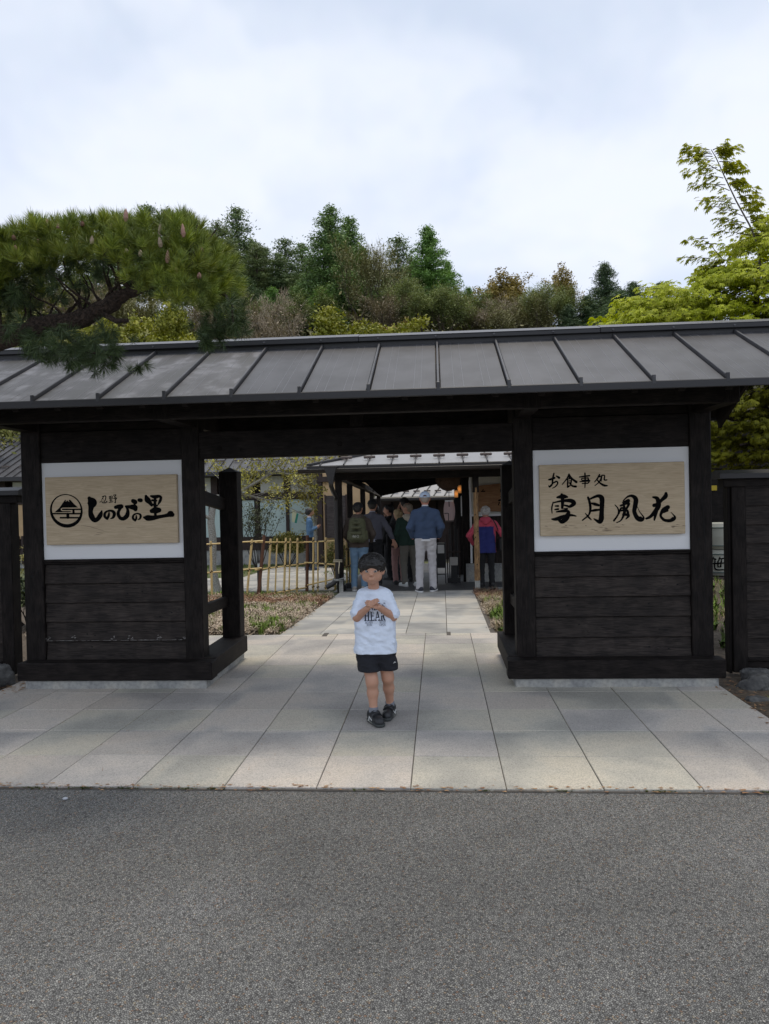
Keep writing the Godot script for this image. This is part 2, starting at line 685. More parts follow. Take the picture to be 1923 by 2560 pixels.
# wood: noise drawn out along u; dark and light are linear colours
func wood_tex(seed_: int, dark: Color, light: Color, contrast := 1.0, w := 512, h := 512) -> ImageTexture:
	var a := noise(seed_, 0.03, 4).get_seamless_image(w / 16, h)
	a.resize(w, h, Image.INTERPOLATE_CUBIC)
	var b := noise(seed_ + 9, 0.12, 3).get_seamless_image(w / 8, h)
	b.resize(w, h, Image.INTERPOLATE_CUBIC)
	var c := noise(seed_ + 17, 0.012, 3).get_seamless_image(w, h)
	var da := a.get_data()
	var db := b.get_data()
	var dc := c.get_data()
	var out := PackedByteArray()
	out.resize(w * h * 3)
	for i in w * h:
		var rings := absf(fposmod(da[i] / 255.0 * 5.0 + dc[i] / 255.0 * 2.0, 1.0) - 0.5) * 2.0
		var v := clampf(0.5 + ((rings - 0.5) * 0.5 + (db[i] / 255.0 - 0.5) * 0.7 + (dc[i] / 255.0 - 0.5) * 0.5) * contrast, 0.0, 1.0)
		var k := dark.lerp(light, v).linear_to_srgb()
		out[i * 3] = int(k.r * 255)
		out[i * 3 + 1] = int(k.g * 255)
		out[i * 3 + 2] = int(k.b * 255)
	return ImageTexture.create_from_image(Image.create_from_data(w, h, false, Image.FORMAT_RGB8, out))

func textured(t: Texture2D, rough: float, scale := Vector3(1, 1, 1)) -> StandardMaterial3D:
	var m := StandardMaterial3D.new()
	m.albedo_texture = t
	m.roughness = rough
	m.uv1_scale = scale
	return m

func world_mapped(t: Texture2D, rough: float, scale: float) -> StandardMaterial3D:
	var m := textured(t, rough, Vector3.ONE * scale)
	m.uv1_triplanar = true
	m.uv1_world_triplanar = true
	return m

func with_detail(m: StandardMaterial3D, t: Texture2D, scale: float):
	m.detail_enabled = true
	m.detail_albedo = t
	m.detail_blend_mode = BaseMaterial3D.BLEND_MODE_MUL
	m.detail_uv_layer = BaseMaterial3D.DETAIL_UV_2
	m.uv2_triplanar = true
	m.uv2_world_triplanar = true
	m.uv2_scale = Vector3.ONE * scale

func leafy(back := Color(0, 0, 0)) -> StandardMaterial3D:
	var m := StandardMaterial3D.new()
	m.vertex_color_use_as_albedo = true
	m.roughness = 0.65
	m.cull_mode = BaseMaterial3D.CULL_DISABLED
	if back != Color(0, 0, 0):
		m.backlight_enabled = true
		m.backlight = back.linear_to_srgb()
	return m

func tinted(src: StandardMaterial3D, k: float) -> StandardMaterial3D:
	var m: StandardMaterial3D = src.duplicate()
	var c := m.albedo_color.srgb_to_linear() * k
	c.a = 1.0
	m.albedo_color = c.linear_to_srgb()
	return m

func build_materials():
	# asphalt: every stone its own tone, dark binder between
	var cell := noise(4, 0.15, 1, FastNoiseLite.TYPE_CELLULAR)
	cell.fractal_type = FastNoiseLite.FRACTAL_NONE
	cell.cellular_return_type = FastNoiseLite.RETURN_CELL_VALUE
	cell.cellular_jitter = 1.0
	var edge: FastNoiseLite = cell.duplicate()
	edge.cellular_return_type = FastNoiseLite.RETURN_DISTANCE2_SUB
	var st := noise_tex(cell, 1024, [0.0, 0.3, 0.55, 0.8, 0.9, 0.94, 0.97, 1.0], [lin(.15, .147, .145), lin(.215, .212, .206), lin(.27, .267, .258), lin(.33, .325, .31), lin(.37, .365, .345), lin(.33, .28, .21), lin(.23, .15, .11), lin(.55, .55, .53)])
	var asphalt := world_mapped(st, 0.9, 0.92)
	with_detail(asphalt, noise_tex(edge, 1024, [0.0, 0.10, 0.32, 1.0], [Color(.40, .40, .40), Color(.58, .58, .58), Color(1, 1, 1), Color(1, 1, 1)]), 0.92)
	asphalt.vertex_color_use_as_albedo = true
	asphalt.normal_enabled = true
	asphalt.normal_texture = noise_tex(edge, 1024, [], [], 5.0)
	asphalt.normal_scale = 0.8
	M.asphalt = asphalt
	# granite paving
	var speck := noise(11, 0.23, 2, FastNoiseLite.TYPE_VALUE)
	var gt := noise_tex(speck, 1024, [0.0, 0.25, 0.5, 0.75, 1.0], [lin(.23, .215, .195), lin(.43, .41, .365), lin(.54, .51, .455), lin(.60, .565, .505), lin(.68, .65, .60)])
	var stain := noise_tex(noise(31, 0.006, 5), 512, [0.0, 0.32, 0.5, 0.66, 1.0], [Color(.80, .81, .82), Color(.89, .895, .90), Color(.955, .955, .95), Color(1, .99, .97), Color(1, .985, .96)])
	for i in 5:
		var g := world_mapped(gt, 0.75, 0.9)
		g.uv1_offset = Vector3(0.37 * i, 0.21 * i, 0.53 * i)
		with_detail(g, stain, 0.31)
		var k: float = [1.0, 0.975, 1.02, 0.99, 0.96][i]
		g.albedo_color = Color(k, k * (1.0 if i % 2 else 0.99), k * (0.985 if i % 2 else 1.0))
		M["granite%d" % i] = g
	var streak := wood_tex(77, Color(.36, .345, .315), Color(.50, .48, .44), 0.8)
	for i in 3:
		var g := textured(streak, 0.75, Vector3(0.6, 1.4, 1))
		with_detail(g, stain, 0.4)
		var k: float = [1.0, 0.95, 1.05][i]
		g.albedo_color = Color(k, k, k)
		M["slab%d" % i] = g
	M.joint = plain(.10, .088, .075, 0.95)
	var conc := world_mapped(noise_tex(noise(41, 0.02, 5), 512, [0.0, 0.35, 0.6, 1.0], [lin(.30, .30, .285), lin(.36, .36, .345), lin(.41, .41, .39), lin(.45, .45, .425)]), 0.85, 2.4)
	with_detail(conc, stain, 0.9)
	M.concrete = conc
	M.floor_tile = world_mapped(noise_tex(noise(43, 0.05, 4), 256, [0.0, 0.5, 1.0], [lin(.05, .052, .055), lin(.068, .07, .072), lin(.09, .092, .095)]), 0.5, 1.0)
	M.floor_joint = plain(.25, .25, .24, 0.9)
	# dark stained timber
	var dark := wood_tex(101, Color(.0075, .0064, .0061), Color(.034, .0285, .0265), 1.2)
	M.timber = textured(dark, 0.62, Vector3(0.7, 3.0, 1))
	var fade := noise_tex(noise(111, 0.008, 5), 512, [0.0, 0.3, 0.5, 0.7, 1.0], [Color(.78, .78, .79), Color(.84, .83, .83), Color(.90, .89, .88), Color(.97, .95, .94), Color(1, 1, 1)])
	with_detail(M.timber, fade, 0.9)
	M.timber.metallic_specular = 0.25
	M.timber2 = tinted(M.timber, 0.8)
	var plank := wood_tex(131, Color(.014, .0118, .011), Color(.066, .055, .049), 1.35)
	for i in 4:
		M["plank%d" % i] = tinted(textured(plank, 0.6, Vector3(0.55, 2.6, 1)), [1.0, 0.86, 1.12, 0.95][i])
	for i in 4:
		with_detail(M["plank%d" % i], fade, 1.1)
		M["plank%d" % i].metallic_specular = 0.28
	M.crack = plain(.003, .003, .003, 0.9)
	M.scrape = plain(.22, .21, .20, 0.9)
	M.deck = textured(wood_tex(141, Color(.05, .038, .028), Color(.11, .085, .06), 0.8), 0.8, Vector3(0.7, 3, 1))
	# sheet metal
	var sheet_n := noise_tex(noise(51, 0.006, 5), 512, [0.0, 0.35, 0.6, 1.0], [lin(.047, .046, .050), lin(.060, .059, .064), lin(.069, .068, .073), lin(.085, .084, .088)])
	M.sheet = world_mapped(sheet_n, 0.42, 0.35)
	M.sheet.metallic_specular = 0.45
	with_detail(M.sheet, noise_tex(noise(53, 0.012, 6), 512, [0.0, 0.36, 0.5, 0.64, 1.0], [Color(.72, .72, .73), Color(.86, .86, .86), Color(.93, .93, .93), Color(1, 1, 1), Color(1, 1, 1)]), 0.55)
	var lichen := noise_tex(noise(61, 0.011, 6), 512, [0.0, 0.34, 0.5, 0.58, 0.68, 1.0], [lin(.05, .052, .048), lin(.048, .048, .048), lin(.064, .063, .067), lin(.078, .077, .081), lin(.14, .14, .15), lin(.23, .23, .25)])
	M.sheet_stained = world_mapped(lichen, 0.5, 0.62)
	M.sheet_edge = plain(.026, .025, .027, 0.5)
	M.sheet_cap = plain(.085, .083, .09, 0.4)
	M.sheet_line_sheen = plain(.15, .148, .155, 0.35)  # paler than the sheets: the sheen of the pressed lines is painted in
	M.sheet_light = plain(.27, .27, .275, 0.5)
	M.gutter = plain(.028, .025, .024, 0.38)
	M.hook = plain(.10, .075, .065, 0.6)
	# signs
	M.white_board = plain(.80, .81, .82, 0.6)
	M.sign_wood = textured(wood_tex(151, Color(.40, .30, .185), Color(.66, .54, .37), 0.7), 0.6, Vector3(0.55, 1.9, 1))
	M.sign_stain = plain(.17, .125, .085, 0.8)
	M.ink = plain(.0045, .0045, .005, 0.85)
	M.ink.metallic_specular = 0.15
	# plaster and glass of the house
	M.plaster = world_mapped(noise_tex(noise(71, 0.02, 4), 256, [0.0, 1.0], [lin(.62, .63, .58), lin(.74, .75, .70)]), 0.9, 0.5)
	M.tan_wall = world_mapped(noise_tex(noise(72, 0.02, 4), 256, [0.0, 1.0], [lin(.50, .345, .19), lin(.60, .42, .24)]), 0.9, 0.5)
	M.pane = plain(.50, .62, .60, 0.12)
	M.brown_wood = textured(wood_tex(161, Color(.018, .011, .009), Color(.05, .03, .025), 0.8, 256, 256), 0.7, Vector3(0.7, 3, 1))
	M.screen = textured(wood_tex(165, Color(.035, .028, .026), Color(.12, .10, .095), 1.2, 256, 256), 0.8, Vector3(0.7, 5, 1))
	M.log = textured(wood_tex(171, Color(.075, .03, .012), Color(.42, .26, .115), 1.5), 0.7, Vector3(0.6, 2.4, 1))
	M.in_sign = textured(wood_tex(181, Color(.17, .075, .03), Color(.42, .23, .105), 1.0, 256, 256), 0.6, Vector3(0.7, 3, 1))
	M.bamboo = textured(wood_tex(191, Color(.52, .34, .12), Color(.80, .60, .27), 0.7, 256, 256), 0.45, Vector3(0.6, 4, 1))
	M.bamboo_old = textured(wood_tex(195, Color(.26, .17, .05), Color(.42, .30, .10), 0.7, 256, 256), 0.5, Vector3(0.6, 4, 1))
	M.node_dark = plain(.25, .15, .06, 0.7)
	M.cord = plain(.012, .009, .008, 0.9)
	M.rope = plain(.62, .54, .38, 0.9)
	M.brown_post = textured(wood_tex(201, Color(.06, .022, .010), Color(.17, .07, .03), 0.9, 256, 256), 0.7, Vector3(0.6, 4, 1))
	M.soil = world_mapped(noise_tex(noise(81, 0.05, 5), 512, [0.0, 0.4, 0.7, 1.0], [lin(.035, .026, .018), lin(.075, .055, .038), lin(.11, .085, .058), lin(.17, .14, .10)]), 0.95, 0.7)
	M.lawn = world_mapped(noise_tex(noise(83, 0.03, 5), 512, [0.0, 0.4, 0.6, 1.0], [lin(.055, .05, .02), lin(.075, .085, .028), lin(.10, .115, .04), lin(.16, .14, .07)]), 0.95, 0.5)
	M.hill = world_mapped(noise_tex(noise(85, 0.03, 5), 256, [0.0, 1.0], [lin(.05, .045, .025), lin(.09, .085, .045)]), 0.95, 0.1)
	var rock_t := noise_tex(noise(87, 0.015, 5), 512, [0.0, 0.4, 0.7, 1.0], [lin(.035, .035, .036), lin(.07, .07, .07), lin(.11, .11, .105), lin(.18, .18, .165)])
	M.rock = world_mapped(rock_t, 0.9, 1.6)
	M.bark = world_mapped(noise_tex(noise(89, 0.03, 5), 512, [0.0, 0.4, 0.7, 1.0], [lin(.016, .011, .009), lin(.04, .027, .021), lin(.075, .05, .038), lin(.12, .085, .065)]), 0.95, 2.2)
	for q in [[M.bark, 0.06, 3.0], [M.rock, 0.03, 2.0]]:
		q[0].heightmap_enabled = true
		q[0].heightmap_texture = noise_tex(noise(93, q[1], 4), 256, [], [])
		q[0].heightmap_scale = q[2]
	M.pale_bark = world_mapped(noise_tex(noise(91, 0.03, 5), 512, [0.0, 0.45, 0.6, 1.0], [lin(.11, .10, .085), lin(.24, .22, .19), lin(.38, .37, .33), lin(.50, .50, .46)]), 0.9, 3.0)
	M.twig = plain(.13, .11, .09, 0.9)
	M.dark_twig = plain(.035, .027, .022, 0.9)
	M.far_bark = plain(.075, .055, .045, 0.95)
	M.leaf = leafy(Color(.05, .06, .01))
	M.needle = leafy(Color(.25, .25, .06))
	M.far_leaf = leafy(Color(.45, .45, .30))
	M.maple_leaf = leafy(Color(.7, .7, .05))
	M.paper = plain(.68, .68, .66, 0.8)
	M.black = plain(.012, .012, .013, 0.5)
	M.iron = plain(.02, .02, .022, 0.45)
	M.vertex = leafy()
	M.vertex.roughness = 0.85
# ---------------------------------------------------------------- ground
func gy(z: float) -> float:   # the ground falls a little beyond the gate
	return -0.028 * maxf(0.0, -z - 8.33)

func sheet(x0: float, x1: float, z0: float, z1: float, nx: int, nz: int, y, tone = null) -> ArrayMesh:
	var v := PackedVector3Array()
	var nn := PackedVector3Array()
	var cc := PackedColorArray()
	for j in nz:
		for i in nx:
			var p := []
			for c in [[0, 0], [1, 0], [1, 1], [0, 1]]:
				var x := lerpf(x0, x1, float(i + c[0]) / nx)
				var z := lerpf(z0, z1, float(j + c[1]) / nz)
				p.append(Vector3(x, y.call(x, z), z))
			var n: Vector3 = ((p[2] - p[0]) as Vector3).cross(p[1] - p[0]).normalized()
			if n.y < 0.0:
				n = -n
			var order := [0, 1, 2, 0, 2, 3]
			if ((p[2] - p[0]) as Vector3).cross(p[1] - p[0]).y < 0.0:
				order = [0, 2, 1, 0, 3, 2]
			for o in order:
				v.append(p[o])
				nn.append(n)
				cc.append(tone.call(p[o].x, p[o].z) if tone != null else Color.WHITE)
	return arrays(v, nn, cc)

func build_ground():
	var mott := noise(301, 0.5, 4)
	structure("road", sheet(-14, 14, 5.0, -3.868, 90, 40, func(_x, _z): return -0.016, func(x, z): var k: float = 0.88 + 0.26 * mott.get_noise_2d(x, z) + 0.16 * mott.get_noise_2d(x * 5.0, z * 5.0 + 40.0); return Color(k, k, k * 0.98)), M.asphalt)
	structure("road_edge", _edge_strip(), M.joint)
	# terrain: everything that is not paved, with the hill behind
	var bump := noise(303, 0.12, 3)
	var ground := sheet(-110, 110, -3.9, -150, 110, 90, func(x, z): return _land(x, z, bump))
	structure("terrain", ground, M.hill)
	structure("lawn", sheet(-14, -0.2, -12.2, -23.2, 28, 22, func(x, z): return gy(z) - 0.02), M.lawn)
	structure("garden_soil", sheet(-9, 9, -5.8, -12.6, 36, 14, func(x, z): return gy(z) - 0.022 + 0.012 * bump.get_noise_2d(x * 30.0, z * 30.0)), M.soil)
	structure("kerb_soil", sheet(2.14, 9, -3.87, -6.0, 12, 8, func(x, z): return -0.022 + 0.05 * smoothstep(2.2, 3.2, x)), M.soil)
	structure("kerb_soil", sheet(-9, -3.62, -3.87, -6.0, 12, 8, func(x, z): return -0.022 + 0.05 * smoothstep(-3.7, -4.6, x)), M.soil)
	# the granite forecourt, tile by tile
	var pave := Node3D.new()
	pave.name = "pavement"
	add_child(pave)
	pave.set_meta("kind", "structure")
	structure("pavement_bed", sheet(-3.66, 2.16, -3.868, -8.36, 4, 4, func(_x, _z): return -0.0065), M.joint)
	var w := 0.4943
	var d := 0.4852
	var tile_mesh := {}
	for i in range(-3, 9):
		for j in range(0, 10):
			var x0 := -2.154 + i * w
			var z0 := -3.8643 - j * d
			var x1 := minf(x0 + w, 2.15)
			var z1 := maxf(z0 - d, -8.345)
			if x1 - x0 < 0.05 or z0 - z1 < 0.05:
				continue
			var zc := (z0 + z1) / 2
			var xc := (x0 + x1) / 2
			if zc < -6.3 and (xc < -2.4 or xc > 1.2) and zc > -7.9:
				continue
			if zc < -7.9 and (xc < -3.0 or xc > 1.4):
				continue
			var s := Vector3(snappedf(x1 - x0 - 0.005, 0.0001), 0.03, snappedf(z0 - z1 - 0.005, 0.0001))
			if not tile_mesh.has(s):
				var st := mb()
				cbox(st, at3(0, 0, 0), s, 0.003)
				tile_mesh[s] = st.commit()
			var t := part("tile", tile_mesh[s], M["granite%d" % (rng.randi() % 5)], pave)
			t.position = Vector3(xc, -0.0135 + rng.randf_range(-0.0012, 0.0012), zc)
			t.rotation = Vector3(rng.randf_range(-1, 1) * 0.0016, 0, rng.randf_range(-1, 1) * 0.0016)
	# the approach path: four columns of sawn slabs
	var path := Node3D.new()
	path.name = "path"
	add_child(path)
	path.set_meta("kind", "structure")
	structure("path_bed", sheet(-1.82, 0.60, -8.35, -13.46, 2, 6, func(_x, z): return gy(z) - 0.010), M.joint)
	var cuts := [[-1.83, -1.8], [-1.37, -1.32], [-0.40, -0.40], [0.06, 0.08], [0.545, 0.575]]
	for c in 4:
		var z := -8.352
		var first := true
		while z > -13.4:
			var run: float = 0.80 if c % 2 == 0 else 0.76
			if first and c % 2 == 1:
				run = 0.78
			first = false
			var z2 := maxf(z - run, -13.43)
			var k0 := (-z - 8.35) / 5.1
			var k1 := (-z2 - 8.35) / 5.1
			var a: float = lerpf(cuts[c][0], cuts[c][1], k0) + 0.004
			var b: float = lerpf(cuts[c + 1][0], cuts[c + 1][1], k0) - 0.004
			var a2: float = lerpf(cuts[c][0], cuts[c][1], k1) + 0.004
			var b2: float = lerpf(cuts[c + 1][0], cuts[c + 1][1], k1) - 0.004
			var st := mb()
			var poly := PackedVector2Array([Vector2(a, z - 0.004), Vector2(b, z - 0.004), Vector2(b2, z2 + 0.004), Vector2(a2, z2 + 0.004)])
			_slab(st, poly, 0.03)
			part("slab", st, M["slab%d" % (rng.randi() % 3)], path)
			z = z2
	# two narrow dark drain slots at the threshold
	for q in [[-1.33, -1.275, -8.16, -8.42], [0.055, 0.10, -8.16, -8.42]]:
		box_part("drain_slot", q[0], q[1], -0.01, 0.006 + gy(q[3]), q[2] - 0.06, q[3], M.joint, path, 0.001)
	# the dark tiled floor of the entrance
	var fl := Node3D.new()
	fl.name = "floor"
	add_child(fl)
	fl.set_meta("kind", "structure")
	structure("floor_bed", sheet(-1.95, 3.2, -13.44, -22.0, 2, 8, func(_x, z): return gy(z) - 0.008), M.floor_joint)
	for i in 9:
		for j in 14:
			var x0: float = -1.86 + i * 0.57
			var z0 := -13.45 - j * 0.6
			if i >= 5 and j == 0 and x0 > 0.9:
				continue
			var st := mb()
			_slab(st, PackedVector2Array([Vector2(x0, z0), Vector2(x0 + 0.562, z0), Vector2(x0 + 0.562, z0 - 0.592), Vector2(x0, z0 - 0.592)]), 0.02)
			part("floor_tile", st, M.floor_tile, fl)
	# the curving garden path beyond the bamboo fence
	var gp := Node3D.new()
	gp.name = "garden_path"
	add_child(gp)
	gp.set_meta("kind", "structure")
	var zz := -13.85
	for j in 13:
		var z0 := zz - j * 0.56
		var z1 := z0 - 0.55
		var t := clampf((-z0 - 13.85) / 7.0, 0.0, 1.0)
		var left := lerpf(-7.5, -4.7, smoothstep(0.30, 0.62, t))
		if t < 0.42:
			left = lerpf(-7.5, -4.62, smoothstep(0.42, 0.36, t)) if t > 0.36 else -7.5
			left = -7.5
		else:
			left = lerpf(-4.55, -4.75, t)
		var right := -2.0 if t < 0.5 else lerpf(-2.0, -2.95, smoothstep(0.5, 1.0, t))
		var x := left
		while x < right - 0.1:
			var x2 := minf(x + 0.9 + (0.3 if (j % 2) == 0 and x == left else 0.0), right)
			var st := mb()
			_slab(st, PackedVector2Array([Vector2(x, z0), Vector2(x2 - 0.01, z0), Vector2(x2 - 0.01, z1), Vector2(x, z1)]), 0.03)
			part("slab", st, M["slab%d" % (rng.randi() % 3)], gp)
			x = x2

func _slab(st: SurfaceTool, q: PackedVector2Array, t: float):
	# a flat stone whose top follows the fall of the ground
	var top: Array[Vector3] = []
	var off := Vector2(rng.randf() * 5.0, rng.randf() * 5.0)
	var lift := rng.randf_range(-0.0015, 0.0015)
	for p in q:
		top.append(Vector3(p.x, gy(p.y) + lift, p.y))
	quad(st, top[0], top[1], top[2], top[3], Vector3.UP, q[0] + off, q[1] + off, q[2] + off, q[3] + off)
	for i in 4:
		var a := top[i]
		var b := top[(i + 1) % 4]
		var n := (b - a).cross(Vector3.UP).normalized()
		var mid := (top[0] + top[2]) / 2
		if n.dot(a - mid) < 0.0:
			n = -n
		var dn := Vector3.DOWN * t
		quad(st, a, b, b + dn, a + dn, n, Vector2(a.x, 0), Vector2(b.x, 0), Vector2(b.x, t), Vector2(a.x, t))

func _edge_strip() -> SurfaceTool:
	var st := mb()
	for i in 40:
		var x := -6.0 + i * 0.25
		cb(st, x, x + 0.25, -0.03, -0.009 + rng.randf_range(-0.002, 0.002), -3.8745, -3.857 + rng.randf_range(0, 0.006), 0.002)
	return st

func _land(x: float, z: float, bump: FastNoiseLite) -> float:
	var d := -z
	var y := gy(z) - 0.05
	if d < 13.0 and absf(x) > 9.0:
		y -= 0.0
	var rise := smoothstep(30.0, 68.0, d) * 17.5
	rise += smoothstep(26.0, 60.0, d) * clampf(-x * 0.06, -2.0, 3.5)
	y += rise + (bump.get_noise_2d(x, z) * 1.2 * smoothstep(28.0, 40.0, d))
	if d > 75.0:
		y -= (d - 75.0) * 0.12
	return y
# ---------------------------------------------------------------- the gate
const RIDGE_Z := -6.15
const EAVE_Z := -4.98
const PITCH := 0.4744

func roof_y(z: float) -> float:   # top of the metal
	return 2.790 - PITCH * absf(z - RIDGE_Z)

func plank_mat() -> Material:
	return M["plank%d" % (rng.randi() % 4)]

# a board on a roof slope: from z0 (low) to z1 (high) on the side given by the sign, its top `over` above the metal line
func slope_box(st: SurfaceTool, x0: float, x1: float, z0: float, z1: float, over: float, thick: float, ch := 0.002):
	var a := Vector3((x0 + x1) / 2, roof_y(z0) + over, z0)
	var b := Vector3((x0 + x1) / 2, roof_y(z1) + over, z1)
	var d := (b - a).normalized()
	var s := Vector3.RIGHT if d.z < 0.0 else Vector3.LEFT
	var u := s.cross(d).normalized()
	if u.y < 0.0:
		u = -u
	cbox(st, Transform3D(Basis(s, u, s.cross(u)), (a + b) / 2 - u * thick / 2), Vector3(x1 - x0, thick, (b - a).length()), ch)

func build_gate():
	var g := thing("gate", "black timber gate with grey metal roof and two signboard bays", "gate")
	# footings
	for s in [["L", -3.44, -1.911, -2.12, -1.911, -7.12], ["R", 0.574, 2.131, 0.574, 0.775, -7.22]]:
		var st := mb()
		cb(st, s[1], s[2], -0.03, 0.069, -6.16, -5.935, 0.006)
		part("footing", st, M.concrete, g)
		st = mb()
		cb(st, s[3], s[4], -0.03, 0.0685, s[5], -6.163, 0.006)
		part("footing", st, M.concrete, g)
	# ground beams
	box_part("ground_beam", -3.498, -1.858, 0.071, 0.216, -6.068, -5.915, M.timber, g, 0.006)
	box_part("ground_beam", 0.515, 2.18, 0.071, 0.216, -6.068, -5.915, M.timber, g, 0.006)
	box_part("ground_beam", -2.10, -1.872, 0.071, 0.222, -7.10, -6.071, M.timber, g, 0.006)
	box_part("ground_beam", 0.53, 0.75, 0.071, 0.222, -7.20, -6.071, M.timber, g, 0.006)
	# main posts
	var posts := [[-3.509, -3.342], [-2.126, -1.975], [0.604, 0.758], [1.984, 2.149]]
	for p in posts:
		var o := box_part("post", p[0], p[1], 0.2, 2.62, -6.235, -6.08, M.timber, g, 0.007)
		# drying checks: a ragged dark split down the face
		var n := noise(int(p[0] * 100.0) + 900, 1.3, 3)
		for c in ([[0.62, 0.22, 1.9, 0.009]] if p[0] > 0.0 else [[0.40, 0.24, 1.5, 0.005]]):
			var st := mb()
			var prev := []
			for i in 31:
				var y: float = lerpf(c[1], c[2], i / 30.0)
				var x: float = lerpf(p[0], p[1], c[0]) + n.get_noise_1d(y) * 0.022
				var w: float = c[3] * (0.25 + absf(n.get_noise_1d(y * 1.7 + 20.0)) * 2.0) * sin(PI * (i / 30.0) * 0.96 + 0.1)
				var cur := [Vector3(x - w / 2, y, -6.0788), Vector3(x + w / 2, y, -6.0788)]
				if i > 0:
					quad(st, prev[0], prev[1], cur[1], cur[0], Vector3(0, 0, 1))
				prev = cur
			part("crack", st, M.crack, o)
		for i in 4:
			var st := mb()
			var y := rng.randf_range(0.4, 1.9)
			var x: float = rng.randf_range(p[0] + 0.03, p[1] - 0.03)
			var r := rng.randf_range(0.004, 0.009)
			lathe(st, Transform3D(Basis(Vector3.RIGHT, PI / 2), Vector3(x, y, -6.0805)), [Vector2(r * 1.5, 0.0), Vector2(r * 1.2, 0.0025), Vector2(r * 0.5, 0.001), Vector2(0.0005, 0.001)], 10)
			part("knot", st, M.crack, o)
	# rear posts with pyramid tops, tied to the main posts by two rails
	for r in [[-2.087, -1.913, -7.165, -7.0, -2.05], [0.585, 0.745, -7.165, -7.0, 0.665]]:
		var st := mb()
		cb(st, r[0], r[1], 0.2, 1.80, r[2], r[3], 0.006)
		var apex := Vector3((r[0] + r[1]) / 2, 1.845, (r[2] + r[3]) / 2)
		var cs := [Vector3(r[0] - 0.004, 1.797, r[3] + 0.004), Vector3(r[1] + 0.004, 1.797, r[3] + 0.004), Vector3(r[1] + 0.004, 1.797, r[2] - 0.004), Vector3(r[0] - 0.004, 1.797, r[2] - 0.004)]
		for i in 4:
			var a: Vector3 = cs[i]
			var b: Vector3 = cs[(i + 1) % 4]
			var n := (b - a).cross(apex - a).normalized()
			tri(st, a, b, apex, n if n.y > 0.0 else -n, Vector2(a.x, 0), Vector2(b.x, 0), Vector2(apex.x, 0.1))
		part("rear_post", st, M.timber, g)
		bar_part("tie_rail", Vector3(r[4], 1.575, -6.2), Vector3(r[4], 1.485, -7.06), 0.05, 0.115, M.timber, g)
		bar_part("tie_rail", Vector3(r[4], 0.585, -6.2), Vector3(r[4], 0.562, -7.06), 0.05, 0.095, M.timber, g)
	# the two panelled bays
	for b in [[-3.342, -2.126, 1.02, 0], [0.758, 1.984, 1.027, 1]]:
		var x0: float = b[0] + 0.001
		var x1: float = b[1] - 0.001
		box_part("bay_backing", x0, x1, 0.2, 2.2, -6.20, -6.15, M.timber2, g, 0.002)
		box_part("white_board", x0, x1, 1.056, 1.872, -6.148, -6.105, M.white_board, g, 0.002)
		box_part("header_board", x0, x1, 1.874, 2.132, -6.16, -6.098, M.timber, g, 0.003)
		box_part("header_board", x0, x1, 2.135, 2.20, -6.20, -6.110, M.timber, g, 0.003)
		box_part("rail", x0, x1, b[2] + 0.012, 1.054, -6.15, -6.088, M.timber, g, 0.004)
		box_part("rail", x0, x1, b[2] - 0.004, b[2] + 0.010, -6.15, -6.096, M.timber2, g, 0.003)
		var ys := [b[2] - 0.006, 0.848, 0.686, 0.5245, 0.3595, 0.194]
		for i in 5:
			# lapped boards: each leans out at its foot
			var st := mb()
			var y1: float = ys[i] - 0.001
			var y0: float = ys[i + 1] - 0.012 + 0.012
			var h := y1 - y0
			cbox(st, Transform3D(Basis(Vector3.RIGHT, 0.0) * Basis(Vector3.RIGHT, -0.13), Vector3((x0 + x1) / 2, (y0 + y1) / 2, -6.118 + 0.001 * i)), Vector3(x1 - x0 - 0.002, h - 0.001, 0.016), 0.003)
			var pl := part("plank", st, plank_mat(), g)
			for q in 2:
				var kx := rng.randf_range(x0 + 0.1, x1 - 0.1)
				var ky := rng.randf_range(y0 + 0.03, y1 - 0.03)
				var ks := mb()
				var zf := -6.118 + 0.001 * i + 0.0085 + (0.5 - (ky - y0) / h) * h * 0.13
				lathe(ks, Transform3D(Basis(Vector3.RIGHT, PI / 2).scaled(Vector3(1.5, 1, 1)), Vector3(kx, ky, zf)), [Vector2(0.006, 0.0), Vector2(0.004, 0.0012), Vector2(0.0004, 0.0006)], 9)
				part("knot", ks, M.crack, pl)
		box_part("rail", x0, x1, 0.172, 0.192, -6.15, -6.083, M.timber, g, 0.003)
	# pale scrapes on the left bay
	var sc := mb()
	var sn := noise(555, 9.0, 3)
	for i in 70:
		var x := -3.335 + i * 0.017
		if sn.get_noise_1d(x * 3.0) > -0.25:
			var hh := 0.002 + maxf(0.0, sn.get_noise_1d(x * 2.0 + 7.0)) * 0.006
			quad(sc, Vector3(x, 0.368, -6.094), Vector3(x + 0.018, 0.368, -6.094), Vector3(x + 0.018, 0.368 + hh, -6.0945), Vector3(x, 0.368 + hh, -6.0945), Vector3(0, 0, 1))
	for c in [-3.33, -3.10, -2.77, -2.61, -2.36, -2.14]:
		for k in 7:
			var x: float = c + rng.randf_range(-0.022, 0.022)
			var y := 0.372 + rng.randf_range(0.0, 0.035)
			var w := rng.randf_range(0.004, 0.018)
			var zf := -6.094 - (y - 0.37) * 0.13 + k * 0.0001
			quad(sc, Vector3(x, y, zf), Vector3(x + w, y + 0.003, zf), Vector3(x + w, y + 0.007, zf), Vector3(x, y + 0.005, zf), Vector3(0, 0, 1))
	stuff(part("scrape", sc, M.scrape, g))
	# lintel over the opening
	var li := box_part("lintel", -1.974, 0.603, 1.875, 2.10, -6.21, -6.083, M.timber, g, 0.006)
